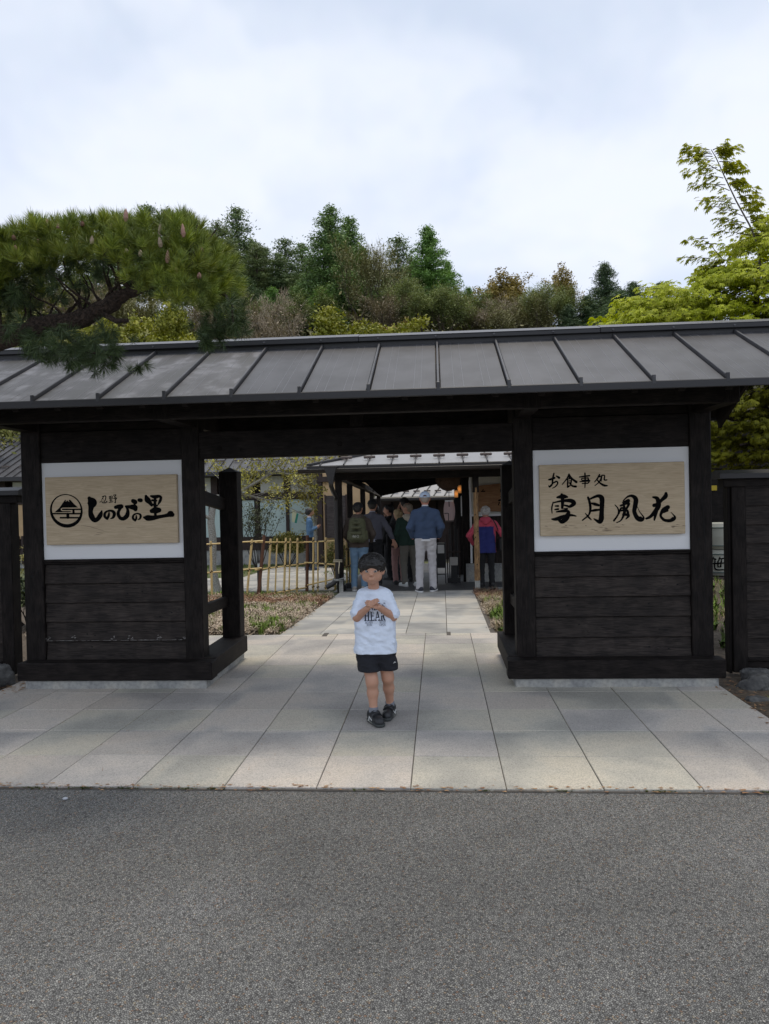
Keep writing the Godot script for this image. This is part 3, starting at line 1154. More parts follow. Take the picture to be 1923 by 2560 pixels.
	for q in [[-1.80, 1.955, 0.022], [-1.62, 1.94, 0.016], [-0.80, 1.965, 0.024], [-0.60, 1.985, 0.014], [0.2, 1.98, 0.015]]:
		var st := mb()
		lathe(st, Transform3D(Basis(Vector3.RIGHT, PI / 2), Vector3(q[0], q[1], -6.084)), [Vector2(q[2], 0.0), Vector2(q[2] * 0.85, 0.005), Vector2(q[2] * 0.6, 0.002), Vector2(q[2] * 0.35, 0.004), Vector2(0.001, 0.001)], 14)
		part("knot", st, M.timber2, li)
	box_part("king_strut", -0.715, -0.605, 2.101, 2.56, -6.20, -6.10, M.timber, g)
	# arms and purlins that carry the eaves
	for p in posts:
		var c: float = (p[0] + p[1]) / 2
		bar_part("arm", Vector3(c, 2.235, -5.44), Vector3(c, 2.235, -6.86), 0.118, 0.20, M.timber, g)
	for z in [-5.50, -6.80]:
		box_part("purlin", -3.85, 2.07, 2.14, 2.385, z - 0.055, z + 0.055, M.timber, g, 0.006)
	box_part("ridge_beam", -3.9, 2.5, 2.56, 2.70, -6.21, -6.09, M.timber, g)
	# rafters and deck
	var x := -3.85
	while x < 2.6:
		for s in [1.0, -1.0]:
			var st := mb()
			slope_box(st, x - 0.022, x + 0.022, RIDGE_Z + s * 1.12, RIDGE_Z + s * 0.01, -0.036, 0.058, 0.003)
			part("rafter", st, M.timber, g)
		x += 0.303
	for s in [1.0, -1.0]:
		for i in 6:
			var st := mb()
			var z0: float = RIDGE_Z + s * (1.15 - i * 0.19)
			slope_box(st, -3.985, 2.62, z0, z0 - s * 0.184, -0.0205, 0.0145, 0.001)
			part("deck_board", st, M.deck if i > 2 else M.timber2, g)
	# metal roof: sheets between standing battens, each with its pressed lines
	var k := -10
	while k <= 6:
		var x0 := -0.4535 + (k + 1) * 0.4645 - 0.0
		var xa := x0
		var xb := minf(x0 + 0.4645, 2.66)
		xa = maxf(xa, -4.02)
		if xb - xa < 0.06:
			k += 1
			continue
		var st := mb()
		for s in [1.0, -1.0]:
			slope_box(st, xa + 0.0165, xb - 0.0165, RIDGE_Z + s * 1.17, RIDGE_Z + s * 0.02, 0.0, 0.018, 0.001)
		var sheet_part := part("roof_sheet", st, M.sheet_stained if xb < -1.35 else M.sheet, g)
		var ln := mb()
		for f in [0.24, 0.36, 0.63, 0.76]:
			var xx := lerpf(xa, xb, f + rng.randf_range(-0.02, 0.02))
			slope_box(ln, xx - 0.0016, xx + 0.0016, RIDGE_Z + 1.168, RIDGE_Z + 0.10, 0.0016, 0.003, 0.0008)
		part("pressed_line", ln, M.sheet_line_sheen, sheet_part)
		k += 1
	k = -8
	while k <= 5:
		var xx := 0.011 + k * 0.4645
		var st := mb()
		slope_box(st, xx - 0.008, xx + 0.008, RIDGE_Z + 1.172, RIDGE_Z + 0.045, 0.027, 0.042, 0.003)
		slope_box(st, xx - 0.013, xx + 0.013, RIDGE_Z - 1.172, RIDGE_Z - 0.045, 0.034, 0.05, 0.003)
		cb(st, xx - 0.011, xx + 0.011, roof_y(EAVE_Z) - 0.022, roof_y(EAVE_Z) + 0.038, EAVE_Z - 0.012, EAVE_Z + 0.012, 0.002)
		part("roof_batten", st, M.sheet, g)
		k += 1
	for s in [1.0, -1.0]:
		var z: float = RIDGE_Z + s * 1.17
		box_part("fascia", -4.02, 2.66, roof_y(z) - 0.052, roof_y(z) - 0.002, z - 0.011, z + 0.011, M.sheet_edge, g, 0.003)
	for x2 in [-4.02, 2.625]:
		for s in [1.0, -1.0]:
			var bg := mb()
			slope_box(bg, x2, x2 + 0.03, RIDGE_Z + s * 1.15, RIDGE_Z + s * 0.012, -0.021, 0.13, 0.003)
			part("bargeboard", bg, M.timber, g)
	# ridge: dark upstand, then the capping in lengths
	box_part("ridge_upstand", -4.02, 2.66, 2.725, 2.786, -6.235, -6.065, M.sheet_edge, g, 0.003)
	var caps := [-4.05, -2.95, -0.62, 1.30, 2.69]
	for i in 4:
		var st := mb()
		var dz := 0.0 if i % 2 == 0 else 0.003
		cb(st, caps[i], caps[i + 1] - 0.002, 2.783, 2.818 + dz, -6.262, -6.038 + dz, 0.004)
		var cap := part("ridge_cap", st, M.sheet_edge, g)
		var tp := mb()
		# the pale bent top of the cap
		extrude(tp, Transform3D(Basis(Vector3(0, 0, -1), Vector3(0, 1, 0), Vector3(1, 0, 0)), Vector3(caps[i], 2.8185 + dz, -6.15)), PackedVector2Array([Vector2(-0.115, 0.0), Vector2(0.115, 0.0), Vector2(0.115, 0.003), Vector2(0, 0.045), Vector2(-0.115, 0.003)]), caps[i + 1] - caps[i] - 0.002)
		part("cap_top", tp, M.sheet_cap, cap)
	k = -8
	while k <= 5:
		var st := mb()
		lathe(st, Transform3D(Basis(Vector3.RIGHT, PI / 2), Vector3(0.011 + k * 0.4645 - 0.01, 2.802, -6.0345)), [Vector2(0.009, 0.0), Vector2(0.008, 0.004), Vector2(0.0005, 0.006)], 8)
		part("rivet", st, M.sheet_cap, g)
		k += 1
	build_signboards()

# bay board lettering, traced in the units of a drawing and laid on the board
func letter(board: Node3D, to: Transform3D, strokes: Array):
	var st := mb()
	for i in strokes.size():
		stroke(st, to, strokes[i].map(func(p): return [p[0], p[1], p[2] * 1.12 + 1.0]), 0.0)
		to.origin.z += 0.00012
	part("lettering", st, M.ink, board)

func build_signboards():
	# left board: 1.131 x 0.568 m
	var a := thing("signboard", "pale wooden signboard with a round mountain emblem and black lettering", "sign", Vector3(-2.7275, 1.467, -6.1))
	box_part("board", -0.5655, 0.5655, -0.284, 0.284, 0.0, 0.040, M.sign_wood, a, 0.004)
	# drawing units of the tracing: 1520 across the board, 784 down
	var f := 1.131 / 1520.0
	# x right, y down; a slight shear takes out the slope of the view
	var tr := Transform3D(Basis(Vector3(f, 0.0, 0) + Vector3(0, 0.0217 * f, 0) * 1.0, Vector3(0.018 * f, -0.568 / 784.0, 0), Vector3(0, 0, 1)), Vector3.ZERO)
	tr.basis.x = Vector3(f, 33.0 / 1520.0 * -0.568 / 784.0 * 1.0, 0)
	var org := Vector3(-0.5655, 0.284, 0.0408) - tr.basis * Vector3(64.0, -78.0 , 0)
	tr.origin = org
	letter(a, tr, [[[575, 165, 40], [602, 212, 104], [590, 268, 58], [582, 320, 48], [590, 370, 58], [620, 415, 48], [660, 402, 45], [695, 355, 45], [712, 310, 15]]])
	letter(a, tr, [[[795, 320, 10], [790, 360, 25], [770, 402, 22]], [[770, 400, 25], [745, 375, 30], [748, 335, 25], [790, 308, 18], [838, 315, 30], [855, 345, 35], [838, 385, 25], [808, 400, 8]]])
	letter(a, tr, [[[872, 268, 35], [900, 262, 42], [940, 258, 45]], [[945, 255, 30], [908, 310, 30], [900, 350, 35], [922, 392, 35], [960, 398, 40], [1002, 360, 45], [1012, 300, 30], [995, 262, 22]], [[992, 258, 22], [1040, 264, 40], [1090, 270, 62], [1100, 290, 44]], [[1078, 196, 44], [1098, 208, 52]], [[1148, 186, 38], [1166, 188, 42]]])
	letter(a, tr, [[[1105, 360, 10], [1105, 395, 22], [1090, 425, 15]], [[1090, 420, 20], [1068, 395, 25], [1075, 360, 20], [1110, 340, 14], [1148, 348, 20], [1157, 370, 24], [1145, 400, 18], [1120, 412, 6]]])
	letter(a, tr, [[[1228, 140, 28], [1242, 180, 60], [1266, 210, 46], [1288, 245, 28]], [[1285, 140, 20], [1330, 150, 40], [1375, 142, 30], [1398, 158, 28], [1384, 200, 28], [1358, 242, 10]], [[1298, 188, 22], [1340, 192, 26]], [[1330, 170, 24], [1326, 240, 30], [1326, 300, 30], [1326, 375, 26]], [[1286, 312, 44], [1330, 302, 68], [1370, 300, 50]], [[1285, 232, 24], [1350, 250, 18]], [[1195, 385, 22], [1232, 390, 58], [1290, 390, 50], [1380, 375, 35], [1460, 360, 38], [1500, 345, 66], [1518, 352, 48]]])
	letter(a, tr, [[[725, 145, 8], [765, 140, 10], [755, 190, 8], [740, 195, 4]], [[740, 145, 8], [715, 185, 5]], [[725, 165, 7], [738, 175, 6]], [[695, 210, 8], [705, 200, 6]], [[718, 195, 8], [725, 215, 9], [765, 215, 9], [768, 200, 5]], [[740, 200, 8], [748, 205, 6]], [[775, 200, 8], [782, 210, 6]]])
	letter(a, tr, [[[805, 145, 7], [808, 175, 6]], [[805, 145, 7], [840, 140, 7], [838, 172, 6]], [[808, 160, 5], [838, 157, 5]], [[808, 175, 6], [838, 172, 6]], [[822, 142, 7], [822, 208, 7]], [[808, 190, 6], [838, 187, 6]], [[800, 212, 8], [845, 205, 8]], [[855, 130, 8], [885, 125, 8], [868, 148, 6]], [[860, 145, 6], [875, 155, 8]], [[852, 168, 7], [890, 162, 9], [880, 180, 5]], [[872, 165, 8], [874, 215, 9], [862, 210, 4]]])
	# emblem: a ring thick below, a mountain over bars of cloud
	var em := mb()
	for i in 48:
		var q := []
		for j in [i, i + 1]:
			var t = TAU * j / 48.0
			q.append(tr * Vector3(300 + 191 * sin(t), 310 - 195 * cos(t), 0))
			q.append(tr * Vector3(301 + 167 * sin(t), 295 - 168 * cos(t), 0))
		quad(em, q[0], q[1], q[3], q[2], Vector3(0, 0, 1))
	part("emblem_ring", em, M.ink, a)
	em = mb()
	var mt := PackedVector2Array([Vector2(162, 327), Vector2(222, 274), Vector2(288, 186), Vector2(304, 181), Vector2(296, 208), Vector2(318, 188), Vector2(340, 210), Vector2(334, 182), Vector2(352, 181), Vector2(394, 230), Vector2(440, 271), Vector2(258, 273), Vector2(238, 284), Vector2(238, 303), Vector2(256, 313), Vector2(345, 313), Vector2(362, 318), Vector2(345, 325)])
	var ids := Geometry2D.triangulate_polygon(mt)
	for i in range(0, ids.size(), 3):
		tri(em, tr * Vector3(mt[ids[i]].x, mt[ids[i]].y, 0), tr * Vector3(mt[ids[i + 1]].x, mt[ids[i + 1]].y, 0), tr * Vector3(mt[ids[i + 2]].x, mt[ids[i + 2]].y, 0), Vector3(0, 0, 1))
	part("emblem_mountain", em, M.ink, a)
	letter(a, tr, [[[258, 292, 15], [360, 292, 15], [466, 292, 15]], [[384, 298, 22], [384, 332, 24]], [[136, 342, 15], [300, 342, 15], [463, 342, 15]], [[316, 348, 30], [316, 384, 32]], [[228, 389, 16], [330, 389, 16], [440, 389, 16]]])
	# water stain along the grain
	for q in [[460, 478, 780, 560, 5], [640, 560, 740, 548, 4], [980, 505, 1080, 500, 4], [600, 590, 720, 566, 5]]:
		var st := mb()
		stroke(st, tr, [[q[0], q[1], 1], [lerpf(q[0], q[2], 0.3), lerpf(q[1], q[3], 0.15), q[4]], [lerpf(q[0], q[2], 0.7), lerpf(q[1], q[3], 0.6), q[4] * 0.6], [q[2], q[3], 1]], -0.0002)
		part("stain", st, M.sign_stain, a)
	# right board
	var b := thing("signboard", "pale wooden signboard with two lines of black brush lettering", "sign", Vector3(1.3695, 1.4675, -6.1))
	box_part("board", -0.5655, 0.5655, -0.2845, 0.2845, 0.0, 0.040, M.sign_wood, b, 0.004)
	f = 1.131 / 1590.0
	var fy := 0.569 / 787.0
	tr = Transform3D(Basis(Vector3(f, 38.0 / 1590.0 * -fy, 0), Vector3(-0.02 * f, -fy, 0), Vector3(0, 0, 1)), Vector3.ZERO)
	tr.origin = Vector3(-0.5655, 0.2845, 0.0408) - tr.basis * Vector3(34, 48, 0)
	letter(b, tr, [[[140, 210, 14], [165, 205, 22], [205, 190, 20]], [[198, 140, 14], [185, 200, 18], [178, 260, 16], [150, 290, 14], [140, 275, 8]], [[150, 285, 10], [180, 255, 12], [225, 230, 16], [240, 250, 14], [215, 285, 12], [180, 305, 5]], [[225, 170, 12], [255, 188, 24]]])
	letter(b, tr, [[[365, 150, 16], [340, 200, 14], [290, 262, 8]], [[365, 155, 16], [400, 200, 18], [445, 235, 26]], [[345, 205, 12], [390, 200, 14], [385, 255, 14]], [[348, 225, 10], [385, 222, 10]], [[348, 205, 12], [350, 290, 16]], [[350, 245, 10], [385, 243, 10]], [[350, 290, 18], [385, 270, 10]], [[375, 255, 12], [405, 280, 18], [440, 285, 22]], [[365, 180, 14], [372, 195, 14]]])
	letter(b, tr, [[[480, 180, 12], [540, 172, 16], [590, 165, 14]], [[540, 138, 14], [542, 220, 16], [540, 298, 8]], [[505, 195, 10], [575, 190, 12]], [[505, 195, 10], [508, 215, 10], [570, 212, 10], [572, 190, 10]], [[485, 232, 10], [590, 222, 18]], [[510, 252, 10], [570, 248, 12]], [[575, 190, 10], [585, 230, 12], [572, 250, 10]]])
	letter(b, tr, [[[700, 155, 16], [675, 200, 14], [645, 235, 8]], [[690, 180, 12], [720, 175, 14], [700, 230, 12], [650, 275, 8]], [[670, 205, 12], [705, 245, 16], [750, 272, 22], [785, 275, 12]], [[725, 165, 14], [718, 225, 10]], [[725, 162, 12], [755, 165, 12], [752, 210, 14], [780, 212, 12]]])
	letter(b, tr, [[[235, 405, 20], [300, 395, 45], [345, 400, 20]], [[285, 375, 28], [295, 440, 35], [290, 520, 25]], [[190, 460, 12], [175, 520, 14], [178, 580, 8]], [[190, 465, 12], [280, 445, 22], [380, 440, 40], [422, 470, 40], [375, 505, 28], [345, 505, 10]], [[215, 500, 14], [245, 500, 20]], [[210, 540, 14], [245, 535, 20]], [[310, 490, 14], [350, 500, 22]], [[310, 530, 12], [345, 530, 18]], [[225, 565, 12], [300, 555, 28], [362, 562, 25], [330, 610, 30]], [[178, 645, 16], [220, 645, 33], [300, 620, 38], [380, 600, 25], [442, 610, 12]], [[365, 570, 26], [345, 630, 42], [290, 672, 42], [250, 655, 18]]])
	letter(b, tr, [[[575, 405, 22], [595, 470, 26], [600, 540, 24], [580, 600, 16], [515, 655, 14]], [[600, 420, 18], [680, 388, 30], [724, 410, 48], [728, 480, 45], [724, 580, 45], [720, 640, 52], [700, 672, 40], [640, 640, 10]], [[615, 470, 18], [650, 478, 30], [690, 490, 25]], [[600, 555, 14], [650, 545, 26], [700, 540, 18]], [[545, 580, 8], [580, 620, 18], [610, 650, 10]]])
	letter(b, tr, [[[960, 440, 10], [1010, 395, 18], [1060, 388, 30], [1098, 425, 46], [1090, 500, 45], [1082, 560, 40], [1115, 628, 45], [1160, 640, 52], [1182, 620, 18], [1140, 560, 8], [1115, 505, 5]], [[870, 485, 8], [905, 530, 14], [905, 590, 16], [860, 658, 20]], [[960, 460, 22], [1015, 440, 38]], [[930, 495, 18], [1020, 465, 26], [1000, 520, 22]], [[915, 580, 14], [940, 520, 20], [990, 540, 20]], [[965, 480, 20], [975, 560, 30], [940, 650, 14], [890, 680, 10]], [[960, 590, 22], [1020, 600, 28], [990, 640, 10]], [[930, 550, 16], [1000, 545, 24], [1015, 600, 26]]])
	letter(b, tr, [[[1285, 400, 18], [1330, 415, 38], [1345, 480, 48], [1320, 540, 43], [1260, 610, 30], [1212, 635, 20]], [[1425, 358, 28], [1420, 390, 43], [1380, 430, 33], [1340, 470, 28], [1296, 490, 36]], [[1330, 540, 26], [1310, 600, 28], [1300, 650, 16]], [[1445, 510, 43], [1400, 540, 43], [1375, 575, 28], [1370, 610, 24], [1410, 650, 28], [1470, 655, 33], [1512, 632, 40], [1520, 610, 18], [1480, 565, 5]], [[1380, 570, 20], [1440, 545, 25]]])
	var rn := RandomNumberGenerator.new()
	rn.seed = 12
	for i in 26:
		var st := mb()
		var x := rn.randf_range(80, 1000) if i < 20 else rn.randf_range(1480, 1600)
		var y := 750 - x * 0.012 + rn.randf_range(-34, 34)
		var l := rn.randf_range(20, 90)
		stroke(st, tr, [[x, y, 1], [x + l * 0.4, y - 2, rn.randf_range(3, 9)], [x + l, y + 2, 1]], -0.00025 + i * 0.000006)
		part("stain", st, M.sign_stain, b)

# ---------------------------------------------------------------- board fences left and right of the gate
func build_side_fences():
	for s in [1.0, -1.0]:
		var side_x := 2.40 if s > 0.0 else -3.80
		var zf := -6.35 if s > 0.0 else -6.40
		var f := thing("board_fence", "black plank fence with a capped top right of the gate" if s > 0.0 else "black plank fence with a capped top left of the gate", "fence")
		var far = side_x + s * 2.6
		# post
		var st := mb()
		cb(st, minf(side_x, side_x + s * 0.115), maxf(side_x, side_x + s * 0.115), 0.012, 1.545, zf - 0.13, zf, 0.005)
		part("post", st, M.timber, f)
		st = mb()
		cb(st, minf(side_x + s * 1.35, side_x + s * 1.465), maxf(side_x + s * 1.35, side_x + s * 1.465), 0.012, 1.545, zf - 0.13, zf, 0.005)
		part("post", st, M.timber, f)
		var ys := [1.532, 1.387, 1.23, 1.073, 0.9155, 0.76, 0.603, 0.446, 0.291, 0.135]
		for seg in [[side_x + s * 0.117, side_x + s * 1.348], [side_x + s * 1.467, far]]:
			var xa: float = minf(seg[0], seg[1])
			var xb: float = maxf(seg[0], seg[1])
			for i in 9:
				st = mb()
				cbox(st, Transform3D(Basis(Vector3.RIGHT, -0.08), Vector3((xa + xb) / 2, (ys[i] + ys[i + 1]) / 2, zf - 0.028)), Vector3(xb - xa, ys[i] - ys[i + 1] + 0.002, 0.016), 0.003)
				part("plank", st, plank_mat(), f)
			box_part("rail", xa, xb, 0.105, 0.132, zf - 0.06, zf - 0.004, M.timber, f)
			box_part("rail", xa, xb, 0.022, 0.103, zf - 0.08, zf - 0.022, M.timber, f)
		var over = side_x - s * 0.07
		box_part("top_beam", minf(over, far), maxf(over, far), 1.546, 1.612, zf - 0.115, zf + 0.012, M.timber, f)
		# the little cap roof, peaked along its length
		st = mb()
		var o2 = side_x - s * 0.115
		var x0 := minf(o2, far)
		extrude(st, Transform3D(Basis(Vector3(0, 0, -1), Vector3(0, 1, 0), Vector3(1, 0, 0)), Vector3(x0, 1.614, zf - 0.055)), PackedVector2Array([Vector2(-0.125, 0.0), Vector2(0.125, 0.0), Vector2(0.125, 0.040), Vector2(0, 0.072), Vector2(-0.125, 0.040)]), absf(far - o2))
		part("cap", st, M.sheet_edge, f)
	box_part("return_post", 2.375, 2.398, 0.0, 1.545, -6.47, -6.37, M.timber2, get_node("board_fence"), 0.003)
# ---------------------------------------------------------------- the restaurant entrance behind the gate
func ent_y(z: float, t := 0.0) -> float:   # the front slope of its hipped roof
	return 2.118 + 0.24 * (-12.9 - z) + t

func build_entrance():
	var g := thing("entrance_building", "low dark timber entrance with pale grey hipped roof and brown gutter", "building")
	# roof: front slope in sheets between battens, left hip slope, then the battens and snow guards
	var ex0 := -2.26
	var ex1 := 4.6
	var zr := -15.3
	var t := 12.9
	var n := Vector3(0, 1, 0.24).normalized()
	var xs := [ex0]
	for k in range(-3, 14):
		xs.append(-0.807 + 0.413 * k)
	xs.append(ex1)
	for i in xs.size() - 1:
		var a: float = xs[i]
		var b: float = xs[i + 1]
		var za := maxf(-12.9 - (a - ex0), zr)   # the hip runs back at 45 degrees
		var zb := maxf(-12.9 - (b - ex0), zr)
		var st := mb()
		quad(st, Vector3(a, ent_y(-12.9), -12.9), Vector3(b, ent_y(-12.9), -12.9), Vector3(b, ent_y(zb), zb), Vector3(a, ent_y(za), za), n)
		quad(st, Vector3(a, ent_y(-12.9, -0.03), -12.9), Vector3(b, ent_y(-12.9, -0.03), -12.9), Vector3(b, ent_y(zb, -0.03), zb), Vector3(a, ent_y(za, -0.03), za), -n)
		part("roof_sheet", st, M.sheet_light, g)
		if i > 0:
			bar_part("roof_batten", Vector3(a, ent_y(-12.89, 0.008), -12.89), Vector3(a, ent_y(za + 0.02, 0.008), za + 0.02), 0.022, 0.03, M.sheet_edge, g, n, 0.003)
	var hip := mb()
	var nl := Vector3(-0.24, 1, 0).normalized()
	quad(hip, Vector3(ex0, ent_y(-12.9), -12.9), Vector3(ex0 + 2.4, ent_y(zr), zr), Vector3(ex0 + 2.4, ent_y(zr), -19.0), Vector3(ex0, ent_y(-12.9), -19.0), nl)
	part("roof_sheet", hip, M.sheet_light, g)
	var back := mb()
	quad(back, Vector3(ex0 + 2.4, ent_y(zr), zr), Vector3(ex1, ent_y(zr), zr), Vector3(ex1, 2.0, -18.2), Vector3(ex0 + 2.4, 2.0, -18.2), Vector3(0, 1, -0.24).normalized())
	part("roof_sheet", back, M.sheet_light, g)
	bar_part("hip_cap", Vector3(ex0, ent_y(-12.9, 0.02), -12.9), Vector3(ex0 + 2.4, ent_y(zr, 0.02), zr), 0.09, 0.04, M.sheet_edge, g)
	for k in range(-2, 12):
		var x := -0.807 + 0.413 * k
		var z := -13.33
		var sg := mb()
		bar(sg, Vector3(x - 0.105, ent_y(z, 0.05), z), Vector3(x + 0.105, ent_y(z, 0.05), z), 0.03, 0.05, Vector3.UP, 0.012)
		for e in [-1.0, 1.0]:
			bar(sg, Vector3(x + e * 0.045, ent_y(z, 0.035), z + 0.012), Vector3(x + e * 0.012, ent_y(z + 0.11, 0.018), z + 0.11), 0.012, 0.012)
		bar(sg, Vector3(x, ent_y(z - 0.1, 0.03), z - 0.1), Vector3(x, ent_y(z, 0.04), z), 0.014, 0.012)
		part("snow_guard", sg, M.hook, g)
	# eaves: fascia, gutter, hopper and pipe
	box_part("fascia", ex0 - 0.02, ex1, 2.055, 2.112, -12.93, -12.895, M.gutter, g)
	var gt := mb()
	for i in 9:
		var a0 := PI + PI * i / 9.0
		var a1 := PI + PI * (i + 1) / 9.0
		var c := Vector3(0, 2.045, -12.835)
		quad(gt, c + Vector3(-2.42, sin(a0) * 0.062, cos(a0) * 0.06), c + Vector3(ex1, sin(a0) * 0.062, cos(a0) * 0.06), c + Vector3(ex1, sin(a1) * 0.062, cos(a1) * 0.06), c + Vector3(-2.42, sin(a1) * 0.062, cos(a1) * 0.06), Vector3(0, sin(a0 + 0.17), cos(a0 + 0.17)))
	bar(gt, Vector3(-2.42, 2.048, -12.772), Vector3(ex1, 2.048, -12.772), 0.012, 0.016)
	part("gutter", gt, M.gutter, g)
	var hop := mb()
	for q in [[0.105, 2.085, 0.04, 1.84], [0.04, 1.84, 0.036, 1.79]]:
		for i in 4:
			var c0 := [Vector3(-1, 0, 1), Vector3(1, 0, 1), Vector3(1, 0, -1), Vector3(-1, 0, -1)]
			var a: Vector3 = c0[i]
			var b: Vector3 = c0[(i + 1) % 4]
			var o := Vector3(-1.845, 0, -12.80)
			var nn := (a + b).normalized()
			quad(hop, o + a * q[0] + Vector3.UP * q[1], o + b * q[0] + Vector3.UP * q[1], o + b * q[2] + Vector3.UP * q[3], o + a * q[2] + Vector3.UP * q[3], nn)
	cb(hop, -1.955, -1.735, 2.075, 2.095, -12.91, -12.69, 0.002)
	part("rain_hopper", hop, M.gutter, g)
	tube_part("downpipe", [Vector3(-1.845, 1.83, -12.80), Vector3(-1.845, 1.76, -12.80), Vector3(-1.84, 1.66, -13.0), Vector3(-1.84, 1.58, -13.33), Vector3(-1.845, 1.50, -13.36), Vector3(-1.85, 0.9, -13.36), Vector3(-1.85, 0.11, -13.36), Vector3(-1.875, 0.06, -13.36), Vector3(-1.95, 0.0, -13.34), Vector3(-2.05, -0.05, -13.32)], [0.04, 0.04, 0.038, 0.036, 0.036, 0.036, 0.037, 0.042, 0.045, 0.046], M.gutter, g, 12)
	for y in [1.35, 0.72]:
		tube_part("pipe_clip", [Vector3(-1.85, y, -13.36), Vector3(-1.85, y + 0.025, -13.36)], [0.041, 0.041], M.sheet_edge, g, 12)
	# timber: front posts, plates, the receding left posts
	box_part("post", -1.87, -1.755, -0.16, 1.99, -13.56, -13.44, M.timber, g)
	box_part("post_base", -1.83, -1.755, -0.17, 0.06, -13.43, -13.40, M.concrete, g)
	box_part("front_plate", -1.95, ex1, 1.875, 2.05, -13.56, -13.43, M.timber, g)
	var left := [[-1.86, -15.6, 1.87], [-1.76, -17.3, 1.80], [-1.72, -19.2, 1.72], [-1.73, -21.5, 1.62]]
	for q in left:
		box_part("post", q[0] - 0.055, q[0] + 0.055, gy(q[1]) - 0.01, q[2] + 0.05, q[1] - 0.055, q[1] + 0.055, M.timber, g)
	bar_part("side_plate", Vector3(-1.81, 1.965, -13.57), Vector3(-1.72, 1.66, -21.6), 0.12, 0.13, M.timber, g)
	bar_part("side_batten", Vector3(-1.72, 1.90, -13.6), Vector3(-1.65, 1.60, -21.6), 0.03, 0.03, M.deck, g)
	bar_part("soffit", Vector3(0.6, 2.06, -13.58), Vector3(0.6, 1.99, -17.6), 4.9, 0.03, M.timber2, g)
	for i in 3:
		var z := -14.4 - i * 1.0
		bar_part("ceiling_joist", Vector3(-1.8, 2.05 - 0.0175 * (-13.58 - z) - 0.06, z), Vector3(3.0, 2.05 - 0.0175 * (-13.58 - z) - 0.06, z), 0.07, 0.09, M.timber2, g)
	# rear soffit, cut on the slant
	var rs := mb()
	extrude(rs, at3(0, 0, -17.55), PackedVector2Array([Vector2(-1.8, 2.0), Vector2(-1.36, 1.59), Vector2(-0.05, 1.835), Vector2(0.62, 1.92), Vector2(0.62, 2.0)]), 0.05)
	part("rear_soffit", rs, M.timber2, g)
	# log post on a concrete block, a dark squared sleeve round its top
	var lg := mb()
	var pts := []
	var rad := []
	var ln := noise(61, 2.0, 2)
	for i in 16:
		var y := 0.025 + 1.66 * i / 15.0
		pts.append(Vector3(0.658 + ln.get_noise_1d(y) * 0.008, y, -13.46))
		rad.append(0.052 - 0.008 * i / 15.0 + ln.get_noise_1d(y * 4.0) * 0.004)
	tube(lg, pts, rad, 14)
	part("log_post", lg, M.log, g)
	for i in 7:
		var kn := mb()
		var y := rng.randf_range(0.2, 1.3)
		var a := rng.randf_range(-0.9, 0.9)
		lathe(kn, Transform3D(Basis(Vector3.UP, a) * Basis(Vector3.RIGHT, PI / 2), Vector3(0.658 + sin(a) * 0.047, y, -13.46 + cos(a) * 0.047)), [Vector2(0.012, 0), Vector2(0.009, 0.004), Vector2(0.0005, 0.003)], 8)
		part("knot", kn, M.crack, g)
	box_part("post_base", 0.613, 0.703, -0.16, 0.028, -13.505, -13.415, M.concrete, g)
	box_part("post", 0.602, 0.714, 1.60, 1.90, -13.53, -13.42, M.timber, g)  # dark sleeve at the top of the log
	# inner wall on the right
	box_part("plinth", 0.52, 3.4, -0.28, 0.175, -15.5, -15.16, M.concrete, g)
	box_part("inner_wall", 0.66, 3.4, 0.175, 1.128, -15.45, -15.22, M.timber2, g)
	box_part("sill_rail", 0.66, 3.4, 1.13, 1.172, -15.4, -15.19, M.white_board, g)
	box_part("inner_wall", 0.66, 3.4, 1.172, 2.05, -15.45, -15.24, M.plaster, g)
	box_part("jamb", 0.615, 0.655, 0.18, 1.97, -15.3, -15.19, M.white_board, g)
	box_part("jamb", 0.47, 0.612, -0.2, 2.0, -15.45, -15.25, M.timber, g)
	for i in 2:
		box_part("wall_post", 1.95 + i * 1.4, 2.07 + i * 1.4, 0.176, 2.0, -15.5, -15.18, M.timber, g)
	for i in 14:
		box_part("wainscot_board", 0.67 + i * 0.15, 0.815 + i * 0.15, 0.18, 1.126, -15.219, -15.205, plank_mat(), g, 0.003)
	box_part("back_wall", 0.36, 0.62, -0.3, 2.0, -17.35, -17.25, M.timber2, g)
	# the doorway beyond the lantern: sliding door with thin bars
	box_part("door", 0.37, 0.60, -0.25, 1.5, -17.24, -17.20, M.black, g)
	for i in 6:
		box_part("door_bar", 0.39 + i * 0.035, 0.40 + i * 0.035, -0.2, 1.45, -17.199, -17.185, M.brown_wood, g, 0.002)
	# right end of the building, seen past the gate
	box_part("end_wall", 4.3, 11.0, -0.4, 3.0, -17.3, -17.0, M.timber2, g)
	box_part("low_shelf", 5.0, 8.0, -0.46, -0.22, -16.6, -15.5, M.brown_wood, g)
	# the building beyond the passage: its roof shows under the rear soffit
	var fb := thing("far_building", "dark building beyond the entrance passage with pale grey battened roof", "building", Vector3(0, 0, 0))
	box_part("wall", -2.3, 6.5, -0.8, 1.5, -25.2, -25.0, M.brown_wood, fb)
	for i in 9:
		box_part("wall_post", -2.1 + i * 0.5, -2.03 + i * 0.5, -0.8, 1.44, -24.99, -24.9, M.timber2, fb)
	var fr := mb()
	var fn := Vector3(0, 3.2, 1.9).normalized()
	quad(fr, Vector3(-2.05, 1.592, -24), Vector3(6.4, 1.592, -24), Vector3(6.4, 3.1, -26.6), Vector3(-0.5, 3.1, -26.6), fn)
	part("roof_sheet", fr, M.sheet_light, fb)
